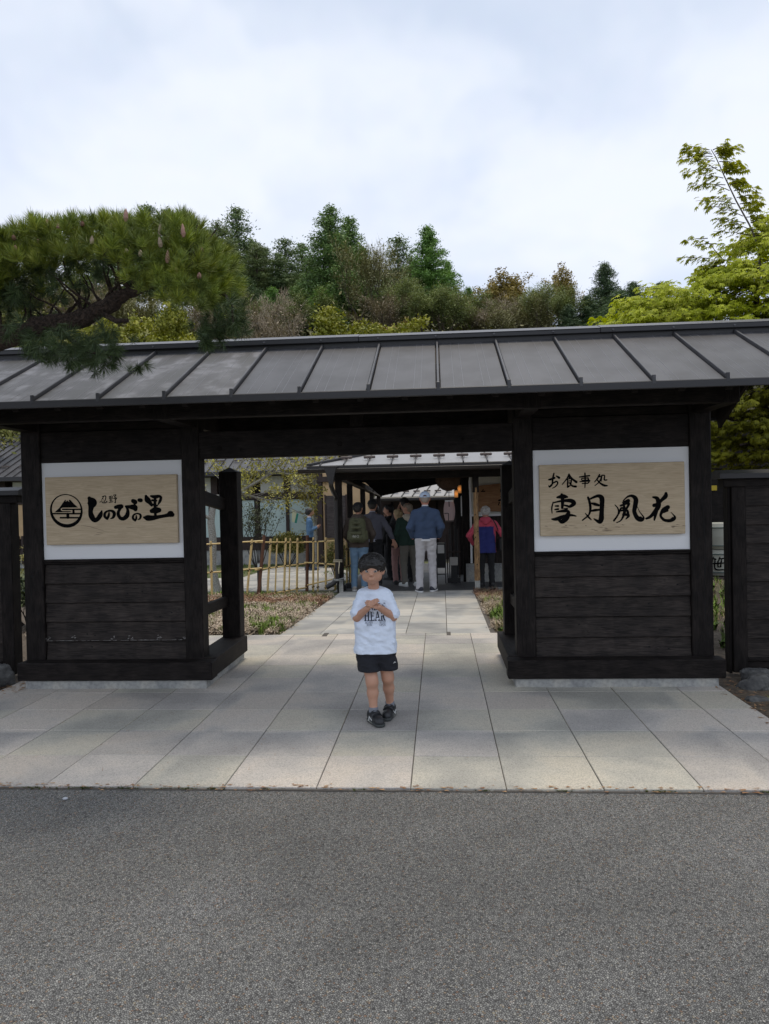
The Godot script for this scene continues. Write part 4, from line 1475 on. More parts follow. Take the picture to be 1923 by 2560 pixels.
	for i in 16:
		var x := -1.88 + i * 0.344
		bar_part("roof_batten", Vector3(x, 1.605, -24), Vector3(x + 1.04, 3.1, -26.55), 0.028, 0.04, M.sheet_edge, fb, fn)
		var sg := mb()
		bar(sg, Vector3(x + 0.03, 1.765, -24.2), Vector3(x + 0.24, 1.765, -24.2), 0.032, 0.048)
		part("snow_guard", sg, M.hook, fb)
	box_part("gutter", -2.1, 6.4, 1.45, 1.58, -24.04, -23.92, M.gutter, fb, 0.03)

# ---------------------------------------------------------------- the white-walled house across the garden
func build_garden_house():
	var h := thing("garden_house", "white plastered house with dark timbers, wide windows and battened grey roof", "building")
	box_part("foundation", -16, -3.58, -0.75, 0.03, -23.5, -23.0, M.concrete, h)
	box_part("sill_beam", -16, -3.58, 0.031, 0.16, -23.4, -22.97, M.brown_wood, h)
	box_part("wall_backing", -16, -3.3, 0.16, 2.5, -23.6, -23.3, M.brown_wood, h)
	box_part("sill_beam", -16, -3.58, 0.162, 0.43, -23.25, -23.02, M.brown_wood, h)
	box_part("header_beam", -16, -3.58, 1.60, 1.80, -23.2, -22.95, M.brown_wood, h)
	for i in 10:
		var a := -4.60 - i * 1.15
		box_part("wall_panel", a - 0.95, a - 0.21 + 0.02, 1.801, 2.32, -23.2, -23.06, M.plaster, h)
		box_part("post", a - 0.21, a - 0.005, 1.80, 2.4, -23.2, -22.98, M.brown_wood, h)
	box_part("wall_panel", -4.60, -3.74, 1.801, 2.32, -23.2, -23.06, M.plaster, h)
	var wx := [[-4.655, -3.79], [-5.569, -4.755], [-6.14, -5.76], [-7.1, -6.3], [-8.0, -7.2], [-9.2, -8.4], [-10.1, -9.3]]
	for w in wx:
		var p := box_part("window", w[0], w[1], 0.43, 1.60, -23.12, -23.06, M.brown_wood, h)
		var st := mb()
		quad(st, Vector3(w[0], 0.44, -23.055), Vector3(w[1], 0.44, -23.055), Vector3(w[1], 1.58, -23.055), Vector3(w[0], 1.58, -23.055), Vector3(0, 0, 1))
		part("pane", st, M.pane, p)
	for x in [-4.705, -5.665, -6.22, -7.15, -8.2, -9.25]:
		box_part("mullion", x - 0.048, x + 0.048, 0.43, 1.60, -23.1, -22.98, M.brown_wood, h)
	box_part("post", -3.74, -3.58, -0.45, 2.4, -23.1, -22.9, M.brown_wood, h)
	# far left: a tan bay with a slatted window
	box_part("wall_panel", -15.6, -12.0, 0.5, 1.6, -23.1, -23.0, M.tan_wall, h)
	for i in 12:
		box_part("slat", -14.6 + i * 0.13, -14.54 + i * 0.13, -0.3, 0.6, -22.99, -22.94, M.brown_wood, h, 0.003)
	# roof
	var n := Vector3(0, 2.3, 1.0).normalized()
	var st := mb()
	quad(st, Vector3(-17, 2.45, -22.2), Vector3(-3.1, 2.45, -22.2), Vector3(-3.1, 4.15, -26.1), Vector3(-17, 4.15, -26.1), n)
	quad(st, Vector3(-17, 2.40, -22.2), Vector3(-3.1, 2.40, -22.2), Vector3(-3.1, 4.10, -26.1), Vector3(-17, 4.10, -26.1), -n)
	part("roof", st, M.sheet, h)
	st = mb()
	quad(st, Vector3(-17, 4.15, -26.1), Vector3(-3.1, 4.15, -26.1), Vector3(-3.1, 2.45, -30), Vector3(-17, 2.45, -30), Vector3(0, 2.3, -1.0).normalized())
	part("roof", st, M.sheet, h)
	for i in 46:
		var x := -3.2 - i * 0.29
		bar_part("roof_batten", Vector3(x, 2.465, -22.19), Vector3(x, 4.16, -26.08), 0.022, 0.035, M.sheet_edge, h, n)
	for i in 24:
		var x := -3.3 - i * 0.58
		box_part("snow_guard", x - 0.13, x + 0.13, 2.80, 2.85, -22.96, -22.92, M.hook, h)
	box_part("eave_board", -17, -3.05, 2.33, 2.46, -22.22, -22.15, M.sheet_edge, h)
	box_part("soffit", -17, -3.1, 2.335, 2.36, -23.2, -22.22, M.brown_wood, h)
	box_part("gable_wall", -3.58, -3.28, -0.4, 2.5, -29.5, -23.62, M.brown_wood, h)
	# the tan wall and the dark brushwood screens between house and passage
	var w := thing("tan_wall", "tan plastered wall between the white house and the passage", "wall")
	box_part("wall", -3.30, -1.95, -0.4, 2.3, -21.4, -21.2, M.tan_wall, w)
	box_part("wall_foot", -3.30, -1.95, -0.45, -0.02, -21.19, -21.16, M.concrete, w)
	box_part("wall_post", -3.46, -3.32, -0.45, 2.3, -21.35, -21.15, M.brown_wood, w)
	box_part("top_plate", -3.46, -1.95, 2.05, 2.2, -21.19, -21.1, M.brown_wood, w)
	var s := thing("brushwood_screen", "dark brushwood screen standing against the tan wall", "screen")
	box_part("backing", -3.2, -2.64, 0.45, 1.655, -21.12, -21.10, M.brown_wood, s)
	for i in 40:
		box_part("twig_course", -3.2 + rng.randf_range(-0.02, 0.02), -2.64 + rng.randf_range(-0.02, 0.02), 0.455 + i * 0.03, 0.482 + i * 0.03, -21.099, -21.085 + rng.randf_range(0, 0.012), M.screen, s, 0.006)
	box_part("frame", -3.24, -3.2, -0.4, 1.68, -21.12, -21.06, M.brown_wood, s)
	box_part("frame", -2.64, -2.60, -0.4, 1.68, -21.12, -21.06, M.brown_wood, s)
# ---------------------------------------------------------------- the garden between gate and house
func bamboo_cane(a: Vector3, b: Vector3, r: float, mat: Material, parent: Node, called := "bamboo_cane") -> MeshInstance3D:
	var st := mb()
	var len := (b - a).length()
	var pts := []
	var rad := []
	var pos := 0.0
	pts.append(a)
	rad.append(r)
	var gap := r * 7.0
	pos += gap * rng.randf_range(0.3, 0.9)
	while pos < len - 0.02:
		for q in [[-0.006, 0.97], [-0.002, 1.10], [0.002, 1.10], [0.006, 0.97]]:
			pts.append(a.lerp(b, (pos + q[0]) / len))
			rad.append(r * q[1])
		pos += gap * rng.randf_range(0.85, 1.15)
	pts.append(b)
	rad.append(r * 0.96)
	tube(st, pts, rad, 8)
	return part(called, st, mat, parent)

func cord_tie(p: Vector3, r: float, parent: Node):
	var st := mb()
	var pts := []
	var rad := []
	for i in 9:
		var a := TAU * i / 8.0
		pts.append(p + Vector3(cos(a) * r, sin(a * 2.0) * 0.012, sin(a) * r))
		rad.append(0.005)
	tube(st, pts, rad, 5, false)
	pts = []
	rad = []
	for i in 9:
		var a := TAU * i / 8.0
		pts.append(p + Vector3(sin(a * 2.0) * 0.008, cos(a) * r * 1.05, sin(a) * r))
		rad.append(0.005)
	tube(st, pts, rad, 5, false)
	part("cord_tie", st, M.cord, parent)

func build_garden():
	# the leaning bamboo fence, cane by cane
	var f := thing("bamboo_fence", "crooked pale bamboo fence with two dark brown posts beside the planting bed", "fence")
	for q in [[Vector3(-3.014, 0.937, -12.707), Vector3(-3.11, -0.2, -12.515)], [Vector3(-2.464, 0.872, -13.843), Vector3(-2.489, -0.2, -13.79)]]:
		var st := mb()
		tube(st, [q[1], q[0].lerp(q[1], 0.5), q[0]], [0.031, 0.030, 0.029], 9)
		part("post", st, M.brown_post, f)
	var canes := [[-3.827, 0.874, -12.299, -3.831, -0.15, -12.298], [-3.376, 0.822, -12.442, -3.414, -0.14, -12.43], [-3.176, 0.878, -12.506, -3.288, -0.14, -12.47],
		[-2.936, 0.867, -12.869, -2.996, -0.14, -12.745], [-2.859, 0.862, -13.029, -2.901, -0.15, -12.942], [-2.749, 0.858, -13.256, -2.792, -0.15, -13.166],
		[-2.692, 0.851, -13.374, -2.728, -0.15, -13.299], [-2.597, 0.839, -13.569, -2.624, -0.16, -13.513], [-2.327, 0.836, -13.71, -2.359, -0.17, -13.725],
		[-2.239, 0.749, -13.666, -2.263, -0.21, -13.678], [-2.077, 0.838, -13.587, -2.101, -0.12, -13.598]]
	for i in canes.size():
		var c: Array = canes[i]
		bamboo_cane(Vector3(c[3], c[4], c[5]), Vector3(c[0], c[1], c[2]), 0.014 if i in [1, 4, 6, 9] else 0.020, M.bamboo, f)
	var rails := [[Vector3(-4.6, 0.80, -12.06), Vector3(-3.0, 0.849, -12.56)], [Vector3(-4.6, 0.31, -12.06), Vector3(-3.03, 0.386, -12.55)], [Vector3(-4.6, -0.13, -12.06), Vector3(-3.06, -0.088, -12.54)],
		[Vector3(-3.12, 0.832, -12.50), Vector3(-2.46, 0.735, -13.85)], [Vector3(-3.13, 0.362, -12.48), Vector3(-2.47, 0.347, -13.83)], [Vector3(-3.15, -0.087, -12.44), Vector3(-2.47, -0.1, -13.83)],
		[Vector3(-2.52, 0.745, -13.80), Vector3(-1.90, 0.778, -13.50)], [Vector3(-2.52, 0.368, -13.80), Vector3(-1.90, 0.345, -13.50)], [Vector3(-2.52, -0.065, -13.80), Vector3(-1.90, 0.09, -13.50)]]
	for r in rails:
		bamboo_cane(r[0], r[1], 0.0135, M.bamboo, f, "bamboo_rail")
	for i in canes.size():
		var c: Array = canes[i]
		var top := Vector3(c[0], c[1], c[2])
		var bot := Vector3(c[3], c[4], c[5])
		for y in [0.80 if i < 3 else 0.775, 0.36, -0.08]:
			cord_tie(bot.lerp(top, (y - bot.y) / (top.y - bot.y)), 0.026, f)
	# a second, older bamboo fence behind the downpipe
	var f2 := thing("bamboo_fence", "short older bamboo fence with dark ties behind the downpipe", "fence")
	for i in 5:
		var x := -1.985 + i * 0.055
		bamboo_cane(Vector3(x, -0.18, -14.0 - i * 0.16), Vector3(x + 0.01, 0.72 - (i % 2) * 0.03, -14.0 - i * 0.16), 0.019, M.bamboo_old, f2)
	for y in [0.56, 0.22]:
		bamboo_cane(Vector3(-2.0, y, -13.93), Vector3(-1.74, y, -14.75), 0.013, M.bamboo_old, f2, "bamboo_rail")
		for i in 5:
			cord_tie(Vector3(-1.98 + i * 0.055, y, -13.98 - i * 0.16), 0.026, f2)
	# fence foot blocks
	for q in [[-1.80, -13.72], [-1.74, -14.15]]:
		var st := mb()
		cb(st, q[0] - 0.06, q[0] + 0.06, gy(q[1]) - 0.01, gy(q[1]) + 0.10, q[1] - 0.08, q[1] + 0.08, 0.02)
		single("foot_block", st, M.black, "black foot block by the older bamboo fence, " + ("nearer the path" if q[1] > -14.0 else "farther from the path"), "block")
	# ropes
	var rp := thing("tied_rope", "loose pale rope tied round the downpipe at fence height", "rope")
	for k in 2:
		var pts := []
		var rad := []
		for i in 13:
			var a := TAU * i / 12.0
			pts.append(Vector3(-1.845 + cos(a) * 0.078, 0.40 + k * 0.03 + sin(a) * 0.012, -13.42 + sin(a) * 0.125))
			rad.append(0.008)
		tube_part("loop", pts, rad, M.rope, rp, 6)
	tube_part("loose_end", [Vector3(-1.80, 0.42, -13.30), Vector3(-1.80, 0.36, -13.285), Vector3(-1.815, 0.28, -13.29), Vector3(-1.812, 0.20, -13.29)], [0.009, 0.010, 0.010, 0.006], M.rope, rp, 6)
	var rp2 := thing("tied_rope", "greyish rope knotted low round the foot of the entrance post", "rope")
	for k in 3:
		var pts := []
		var rad := []
		for i in 13:
			var a := TAU * i / 12.0
			pts.append(Vector3(-1.84 + cos(a) * (0.085 + 0.01 * k), 0.06 + k * 0.02 + sin(a + k) * 0.015, -13.42 + sin(a) * 0.14))
			rad.append(0.009)
		tube_part("loop", pts, rad, M.concrete, rp2, 6)
	# low garden lights
	for q in [[-3.385, -13.81, 0.0, "slim black bollard light behind the left brown fence post"], [-3.43, -21.8, 0.06, "slim black bollard light beside the tan wall"]]:
		var b := thing("bollard_light", q[3], "garden light", Vector3(q[0], gy(q[1]), q[1]), 0.0, "garden bollard lights")
		var hgt := 0.53 if q[1] > -15.0 else 0.45
		box_part("post", -0.034, 0.034, -0.02, hgt - 0.085, -0.034, 0.034, M.iron, b)
		box_part("lens", -0.026, 0.026, hgt - 0.084, hgt - 0.012, -0.026, 0.026, M.paper, b)
		box_part("lamp_cap", -0.036, 0.036, hgt - 0.011, hgt, -0.036, 0.036, M.iron, b)
	# mottled tree left, its boughs reaching over to the right
	var tips := []
	var t := thing("garden_tree", "pale mottled tree with opening yellow-green leaves left of the bamboo fence", "tree")
	var st := mb()
	var tr := [Vector3(-4.23, -0.2, -13.9), Vector3(-4.26, -0.05, -13.93), Vector3(-4.31, 0.25, -13.93), Vector3(-4.30, 0.85, -13.95), Vector3(-4.33, 1.15, -13.95), Vector3(-4.30, 1.42, -14.0), Vector3(-4.20, 1.65, -14.1)]
	tube(st, tr, [0.115, 0.085, 0.068, 0.074, 0.07, 0.06, 0.05], 10)
	part("trunk", st, M.pale_bark, t)
	st = mb()
	var boughs := [[Vector3(-4.25, 1.5, -14.05), Vector3(-3.97, 1.67, -14.4), Vector3(-3.67, 1.85, -14.5), Vector3(-3.37, 2.01, -14.5), Vector3(-3.16, 2.10, -14.5), Vector3(-2.91, 2.04, -14.5), Vector3(-2.74, 1.93, -14.5), Vector3(-2.56, 1.70, -14.5)],
		[Vector3(-4.22, 1.45, -14.05), Vector3(-3.93, 1.69, -14.6), Vector3(-3.68, 1.62, -14.7), Vector3(-3.385, 1.55, -14.7)],
		[Vector3(-4.20, 1.6, -14.1), Vector3(-4.05, 1.95, -14.2), Vector3(-3.8, 2.3, -14.3), Vector3(-3.45, 2.5, -14.3)],
		[Vector3(-4.25, 1.55, -14.05), Vector3(-4.6, 1.9, -13.9), Vector3(-5.1, 2.2, -13.6), Vector3(-5.5, 2.6, -13.4)],
		[Vector3(-4.30, 1.2, -13.95), Vector3(-4.75, 1.5, -13.5), Vector3(-5.2, 1.65, -13.0), Vector3(-5.7, 1.9, -12.6), Vector3(-6.3, 2.0, -12.4)]]
	for b in boughs:
		var rad := []
		for i in b.size():
			rad.append(lerpf(0.034, 0.010, float(i) / (b.size() - 1)))
		tube(st, b, rad, 7)
		for i in range(1, b.size()):
			for k in 3:
				var d: Vector3 = (b[i] - b[i - 1]).normalized() + Vector3(rng.randf_range(-1, 1), rng.randf_range(-0.3, 0.9), rng.randf_range(-0.7, 0.7))
				grow(st, b[i].lerp(b[i - 1], rng.randf()), d, rng.randf_range(0.28, 0.5), 0.008, 1, tips, 0.7, 0.15, 4, 3)
	part("bough", st, M.pale_bark, t)
	stuff(part("leaves", leaf_cloud(tips, 12, 0.10, 0.075, 0.5, Color(.27, .26, .035), Color(.52, .47, .085)), M.leaf, t))
	# young tree at the right of the house
	tips = []
	var t2 := thing("garden_tree", "slim pale-barked tree of several stems behind the standing man in denim", "tree")
	var stems := [[[Vector3(-3.60, -0.4, -21.6), 0.05], [Vector3(-3.59, 0.3, -21.6), 0.048], [Vector3(-3.59, 0.75, -21.6), 0.05], [Vector3(-3.63, 1.12, -21.6), 0.04], [Vector3(-3.786, 1.614, -21.6), 0.03], [Vector3(-3.92, 1.894, -21.6), 0.024], [Vector3(-4.32, 2.087, -21.6), 0.012]],
		[[Vector3(-3.58, 0.75, -21.6), 0.04], [Vector3(-3.585, 1.2, -21.6), 0.034], [Vector3(-3.587, 1.55, -21.6), 0.03], [Vector3(-3.606, 2.04, -21.6), 0.024], [Vector3(-3.571, 2.5, -21.6), 0.012]],
		[[Vector3(-3.58, 0.85, -21.6), 0.038], [Vector3(-3.55, 1.057, -21.6), 0.034], [Vector3(-3.404, 1.422, -21.6), 0.028], [Vector3(-3.346, 1.911, -21.6), 0.022], [Vector3(-3.325, 2.3, -21.6), 0.014], [Vector3(-3.1, 2.6, -21.6), 0.01]]]
	for s in stems:
		st = mb()
		var pts := []
		var rad := []
		for q in s:
			pts.append(q[0])
			rad.append(q[1])
		tube(st, pts, rad, 7)
		for i in range(2, pts.size()):
			for k in 4:
				grow(st, pts[i].lerp(pts[i - 1], rng.randf()), Vector3(rng.randf_range(-1, 1), rng.randf_range(-0.2, 0.9), rng.randf_range(-0.7, 0.7)), rng.randf_range(0.2, 0.4), 0.008, 1, tips, 0.8, 0.1, 4, 3)
		part("stem", st, M.pale_bark, t2)
	for p in [[-4.32, 1.25], [-4.05, 1.18]]:
		st = mb()
		grow(st, Vector3(-3.65, 1.12, -21.6), Vector3(p[0] + 3.65, p[1] - 1.12, 0.05), 0.7, 0.014, 0, tips, 0.3, 0.0, 4, 2)
		part("branch", st, M.pale_bark, t2)
	stuff(part("leaves", leaf_cloud(tips, 8, 0.12, 0.10, 0.5, Color(.22, .18, .025), Color(.32, .27, .045)), M.leaf, t2))
	# clipped azalea, leafy dark shrub, small shrubs
	bush("azalea_bush", "rounded yellow-green azalea bush in front of the house windows", Vector3(-4.53, gy(-22.0), -22.0), Vector3(0.56, 1.0, 0.45), 2600, 0.075, Color(.14, .15, .03), Color(.42, .37, .11), 0.5)
	bush("azalea_bush", "low reddish-green azalea bush at the foot of the tan wall", Vector3(-3.0, gy(-20.6), -20.7), Vector3(0.32, 0.42, 0.25), 500, 0.06, Color(.08, .06, .02), Color(.20, .16, .05), 0.4)
	bush("azalea_bush", "small yellow-green bush behind the older bamboo fence", Vector3(-2.15, gy(-15.6), -15.6), Vector3(0.28, 0.95, 0.25), 700, 0.055, Color(.10, .11, .02), Color(.30, .28, .07), 0.3)
	bush("azalea_bush", "dark green bush behind the fence at the far left gap", Vector3(-5.3, 0.0, -9.3), Vector3(0.7, 0.62, 0.5), 1600, 0.06, Color(.02, .035, .012), Color(.08, .10, .03), 0.2)
	bush("garden_shrub", "yellow-leaved shrub on the lawn left of the mottled tree", Vector3(-7.6, gy(-14.5), -14.5), Vector3(0.9, 1.1, 0.6), 1500, 0.07, Color(.14, .13, .025), Color(.34, .29, .07), 0.4)
	tips = []
	var sh := thing("garden_shrub", "tall open shrub with small dark green leaves before the house", "shrub", Vector3(-5.05, gy(-20.5), -20.5))
	st = mb()
	for i in 9:
		var a := TAU * i / 9.0
		grow(st, Vector3(cos(a) * 0.06, 0, sin(a) * 0.06), Vector3(cos(a) * 0.33, 1.0, sin(a) * 0.28), rng.randf_range(0.75, 1.0), 0.017, 2, tips, 0.55, 0.35, 5, 3)
	part("stem", st, M.dark_twig, sh)
	stuff(part("leaves", leaf_cloud(tips, 9, 0.11, 0.075, 0.5, Color(.03, .04, .014), Color(.085, .10, .035)), M.leaf, sh))
	build_beds()

func bush(called: String, label: String, at: Vector3, half: Vector3, n: int, leaf: float, c0: Color, c1: Color, open: float):
	var b := thing(called, label, "shrub", at)
	var st := mb()
	var tips := []
	for i in 9:
		var a := TAU * i / 9.0 + rng.randf_range(-0.2, 0.2)
		grow(st, Vector3(cos(a) * half.x * 0.15, -0.02, sin(a) * half.z * 0.15), Vector3(cos(a) * half.x, half.y * 0.9, sin(a) * half.z), half.y * 0.45, 0.012, 1, [], 0.5, 0.2, 4, 3)
	part("stem", st, M.dark_twig, b)
	var nz := noise(int(at.x * 100.0) + 5, 2.2, 2)
	for i in n:
		var d := Vector3(rng.randfn(), rng.randfn(), rng.randfn()).normalized()
		if d.y < -0.35:
			d.y *= -0.5
		var r := pow(rng.randf(), 0.22) * (0.86 + 0.3 * nz.get_noise_3dv(d * 1.4))
		var p := Vector3(0, half.y * 0.52, 0) + d * r * Vector3(half.x, half.y * 0.5, half.z)
		if p.y > 0.05 and nz.get_noise_3dv(p * 3.0) > -0.55 + open * 0.3:
			tips.append([p, d])
	stuff(part("leaves", leaf_cloud(tips, 3, leaf * 0.7, leaf, 0.5, c0, c1), M.leaf, b))

func tuft_mesh(n: int, h: float, spread: float, w: float, c0: Color, c1: Color) -> ArrayMesh:
	var v := PackedVector3Array()
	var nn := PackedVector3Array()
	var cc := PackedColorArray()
	for i in n:
		var a := rng.randf() * TAU
		var out := Vector3(cos(a), 0, sin(a))
		var side := Vector3(-out.z, 0, out.x)
		var l := h * rng.randf_range(0.55, 1.1)
		var s := spread * rng.randf_range(0.2, 1.2)
		var base := out * rng.randf() * h * 0.15
		var mid := base + Vector3.UP * l * 0.55 + out * l * s * 0.35
		var tip := base + Vector3.UP * l * (0.98 - 0.25 * s) + out * l * s
		var c := c0.lerp(c1, rng.randf())
		var nrm := (out * 0.5 + Vector3.UP).normalized()
		for q in [[base - side * w * 0.5, base + side * w * 0.5, mid + side * w * 0.45], [base - side * w * 0.5, mid + side * w * 0.45, mid - side * w * 0.45], [mid - side * w * 0.45, mid + side * w * 0.45, tip]]:
			for p in q:
				v.append(p)
				nn.append(nrm)
				cc.append(c)
	return arrays(v, nn, cc)

func twig_mesh(n: int, h: float, c0: Color, c1: Color) -> ArrayMesh:
	# dry heath: thin crooked stalks with crumpled leaves
	var v := PackedVector3Array()
	var nn := PackedVector3Array()
	var cc := PackedColorArray()
	for i in n:
		var p := Vector3(rng.randf_range(-0.5, 0.5), 0, rng.randf_range(-0.5, 0.5)) * h * 1.2
		var d := Vector3(rng.randf_range(-0.8, 0.8), rng.randf_range(0.5, 1.0), rng.randf_range(-0.8, 0.8)).normalized()
		var c := c0.lerp(c1, rng.randf())
		for k in 3:
			var q := p + d * h * 0.4
			var s := d.cross(Vector3(rng.randf(), rng.randf(), rng.randf())).normalized() * 0.0028
			for e in [p - s, p + s, q]:
				v.append(e)
				nn.append(Vector3.UP)
				cc.append(c)
			for m in 2:
				var ld := Vector3(rng.randf_range(-1, 1), rng.randf_range(-0.4, 1), rng.randf_range(-1, 1)).normalized()
				var ls := ld.cross(d).normalized() * 0.007
				for e in [q, q + ld * 0.014 + ls, q + ld * 0.026]:
					v.append(e)
					nn.append((Vector3.UP + ld * 0.4).normalized())
					cc.append(c.lerp(c1, rng.randf() * 0.5))
			p = q
			d = (d + Vector3(rng.randf_range(-0.7, 0.7), rng.randf_range(-0.5, 0.4), rng.randf_range(-0.7, 0.7))).normalized()
	return arrays(v, nn, cc)

func turned(p: Vector3, s: float) -> Transform3D:
	return Transform3D(Basis(Vector3.UP, rng.randf() * TAU).scaled(Vector3(s, s * rng.randf_range(0.8, 1.2), s)), p)

func build_beds():
	var dry := twig_mesh(30, 0.062, Color(.22, .17, .12), Color(.54, .45, .35))
	var red := twig_mesh(30, 0.07, Color(.19, .10, .06), Color(.38, .23, .15))
	var green := tuft_mesh(16, 0.15, 0.5, 0.009, Color(.10, .17, .02), Color(.22, .34, .05))
	var straw := tuft_mesh(14, 0.13, 0.8, 0.006, Color(.28, .22, .12), Color(.45, .37, .22))
	var broad := tuft_mesh(9, 0.13, 0.7, 0.035, Color(.09, .16, .02), Color(.20, .32, .05))
	var patch := noise(700, 1.1, 3)
	var wd := []
	var wr := []
	var wg := []
	var ws := []
	var wb := []
	for i in 5200:
		var z := rng.randf_range(-12.45, -8.42)
		var right: float = lerpf(-1.84, -1.83, (-z - 8.3) / 5.0) - 0.03
		var x := rng.randf_range(-4.8, right)
		if z > -8.6 and x < -2.6 and x > -2.0:
			continue
		var k := patch.get_noise_2d(x, z)
		var p := Vector3(x, gy(z) - 0.02, z)
		if z < -11.2 and k > -0.15 and rng.randf() < 0.75:
			wr.append(turned(p, rng.randf_range(0.8, 1.3)))
		elif k > 0.05 and rng.randf() < 0.6:
			wg.append(turned(p, rng.randf_range(0.5, 1.0)))
		else:
			wd.append(turned(p, rng.randf_range(0.8, 1.5)))
	for c in [[-2.10, -8.66, 0.22, 60], [-2.02, -9.2, 0.16, 30], [-2.5, -8.5, 0.1, 16], [-2.2, -12.0, 0.5, 60], [-3.2, -12.3, 0.7, 60], [-4.2, -12.6, 0.6, 60], [-2.4, -9.4, 0.2, 14]]:
		for i in c[3]:
			var x: float = c[0] + rng.randfn() * c[2] * 0.5
			var z: float = c[1] + rng.randfn() * c[2] * 0.4
			wg.append(turned(Vector3(minf(x, -1.86), gy(z) - 0.02, minf(z, -8.42)), rng.randf_range(0.6, 1.15)))
	for i in 420:
		var z := rng.randf_range(-12.4, -8.5)
		var x := rng.randf_range(-4.6, -1.9)
		wg.append(turned(Vector3(x, gy(z) - 0.02, z), rng.randf_range(0.45, 0.9)))
	for i in 1500:
		var z := rng.randf_range(-13.1, -8.45)
		var x := rng.randf_range(0.62, 2.9)
		var k := patch.get_noise_2d(x + 20.0, z)
		var p := Vector3(x, gy(z) - 0.02, z)
		if z < -12.0:
			if rng.randf() < 0.6:
				wr.append(turned(p, rng.randf_range(0.8, 1.2)))
			else:
				ws.append(turned(p, rng.randf_range(0.7, 1.1)))
		elif k > 0.05:
			wg.append(turned(p, rng.randf_range(0.6, 1.1)))
		elif rng.randf() < 0.7:
			ws.append(turned(p, rng.randf_range(0.7, 1.3)))
		else:
			wd.append(turned(p, rng.randf_range(0.9, 1.4)))
	for i in 130:
		var z := rng.randf_range(-10.0, -8.45)
		wb.append(turned(Vector3(rng.randf_range(0.66, 1.3), gy(z) - 0.02, z), rng.randf_range(0.7, 1.3)))
	# beyond the gate at its right and left ends
	for i in 700:
		var z := rng.randf_range(-14.5, -6.9)
		var x := rng.randf_range(2.3, 5.6)
		var p := Vector3(x, gy(z) - 0.02, z)
		if rng.randf() < 0.5:
			wg.append(turned(p, rng.randf_range(0.7, 1.3)))
		else:
			(wb if rng.randf() < 0.35 else ws).append(turned(p, rng.randf_range(0.8, 1.5)))
	for i in 1800:   # lawn
		var z := rng.randf_range(-23.0, -13.6)
		var x := rng.randf_range(-9.0, -2.0)
		var on_path: bool = z < -13.8 and z > -21.2 and x > (-7.6 if z > -16.9 else -4.8) and x < (-1.95 if z > -17.3 else -2.9)
		if not on_path:
			wg.append(turned(Vector3(x, gy(z) - 0.03, z), rng.randf_range(0.3, 0.6)))
	var white := []
	for a in [wd, wr, wg, ws, wb]:
		var cs := []
		for i in a.size():
			var k := rng.randf_range(0.75, 1.15)
			cs.append(Color(k, k, k))
		white.append(cs)
	tag(scatter("dry_ground_cover", dry, M.vertex, wd, white[0]), "dry brown ground cover filling the planting bed left of the path", "ground cover")
	tag(scatter("red_ground_cover", red, M.vertex, wr, white[1]), "reddish low ground cover along the bamboo fence", "ground cover")
	tag(scatter("grass", green, M.vertex, wg, white[2]), "short green grass in tufts round the beds and lawn", "grass")
	tag(scatter("straw_grass", straw, M.vertex, ws, white[3]), "dry straw-coloured grass right of the path", "grass")
	tag(scatter("weeds", broad, M.vertex, wb, white[4]), "broad-leaved green weeds at the right edge of the path", "weeds")
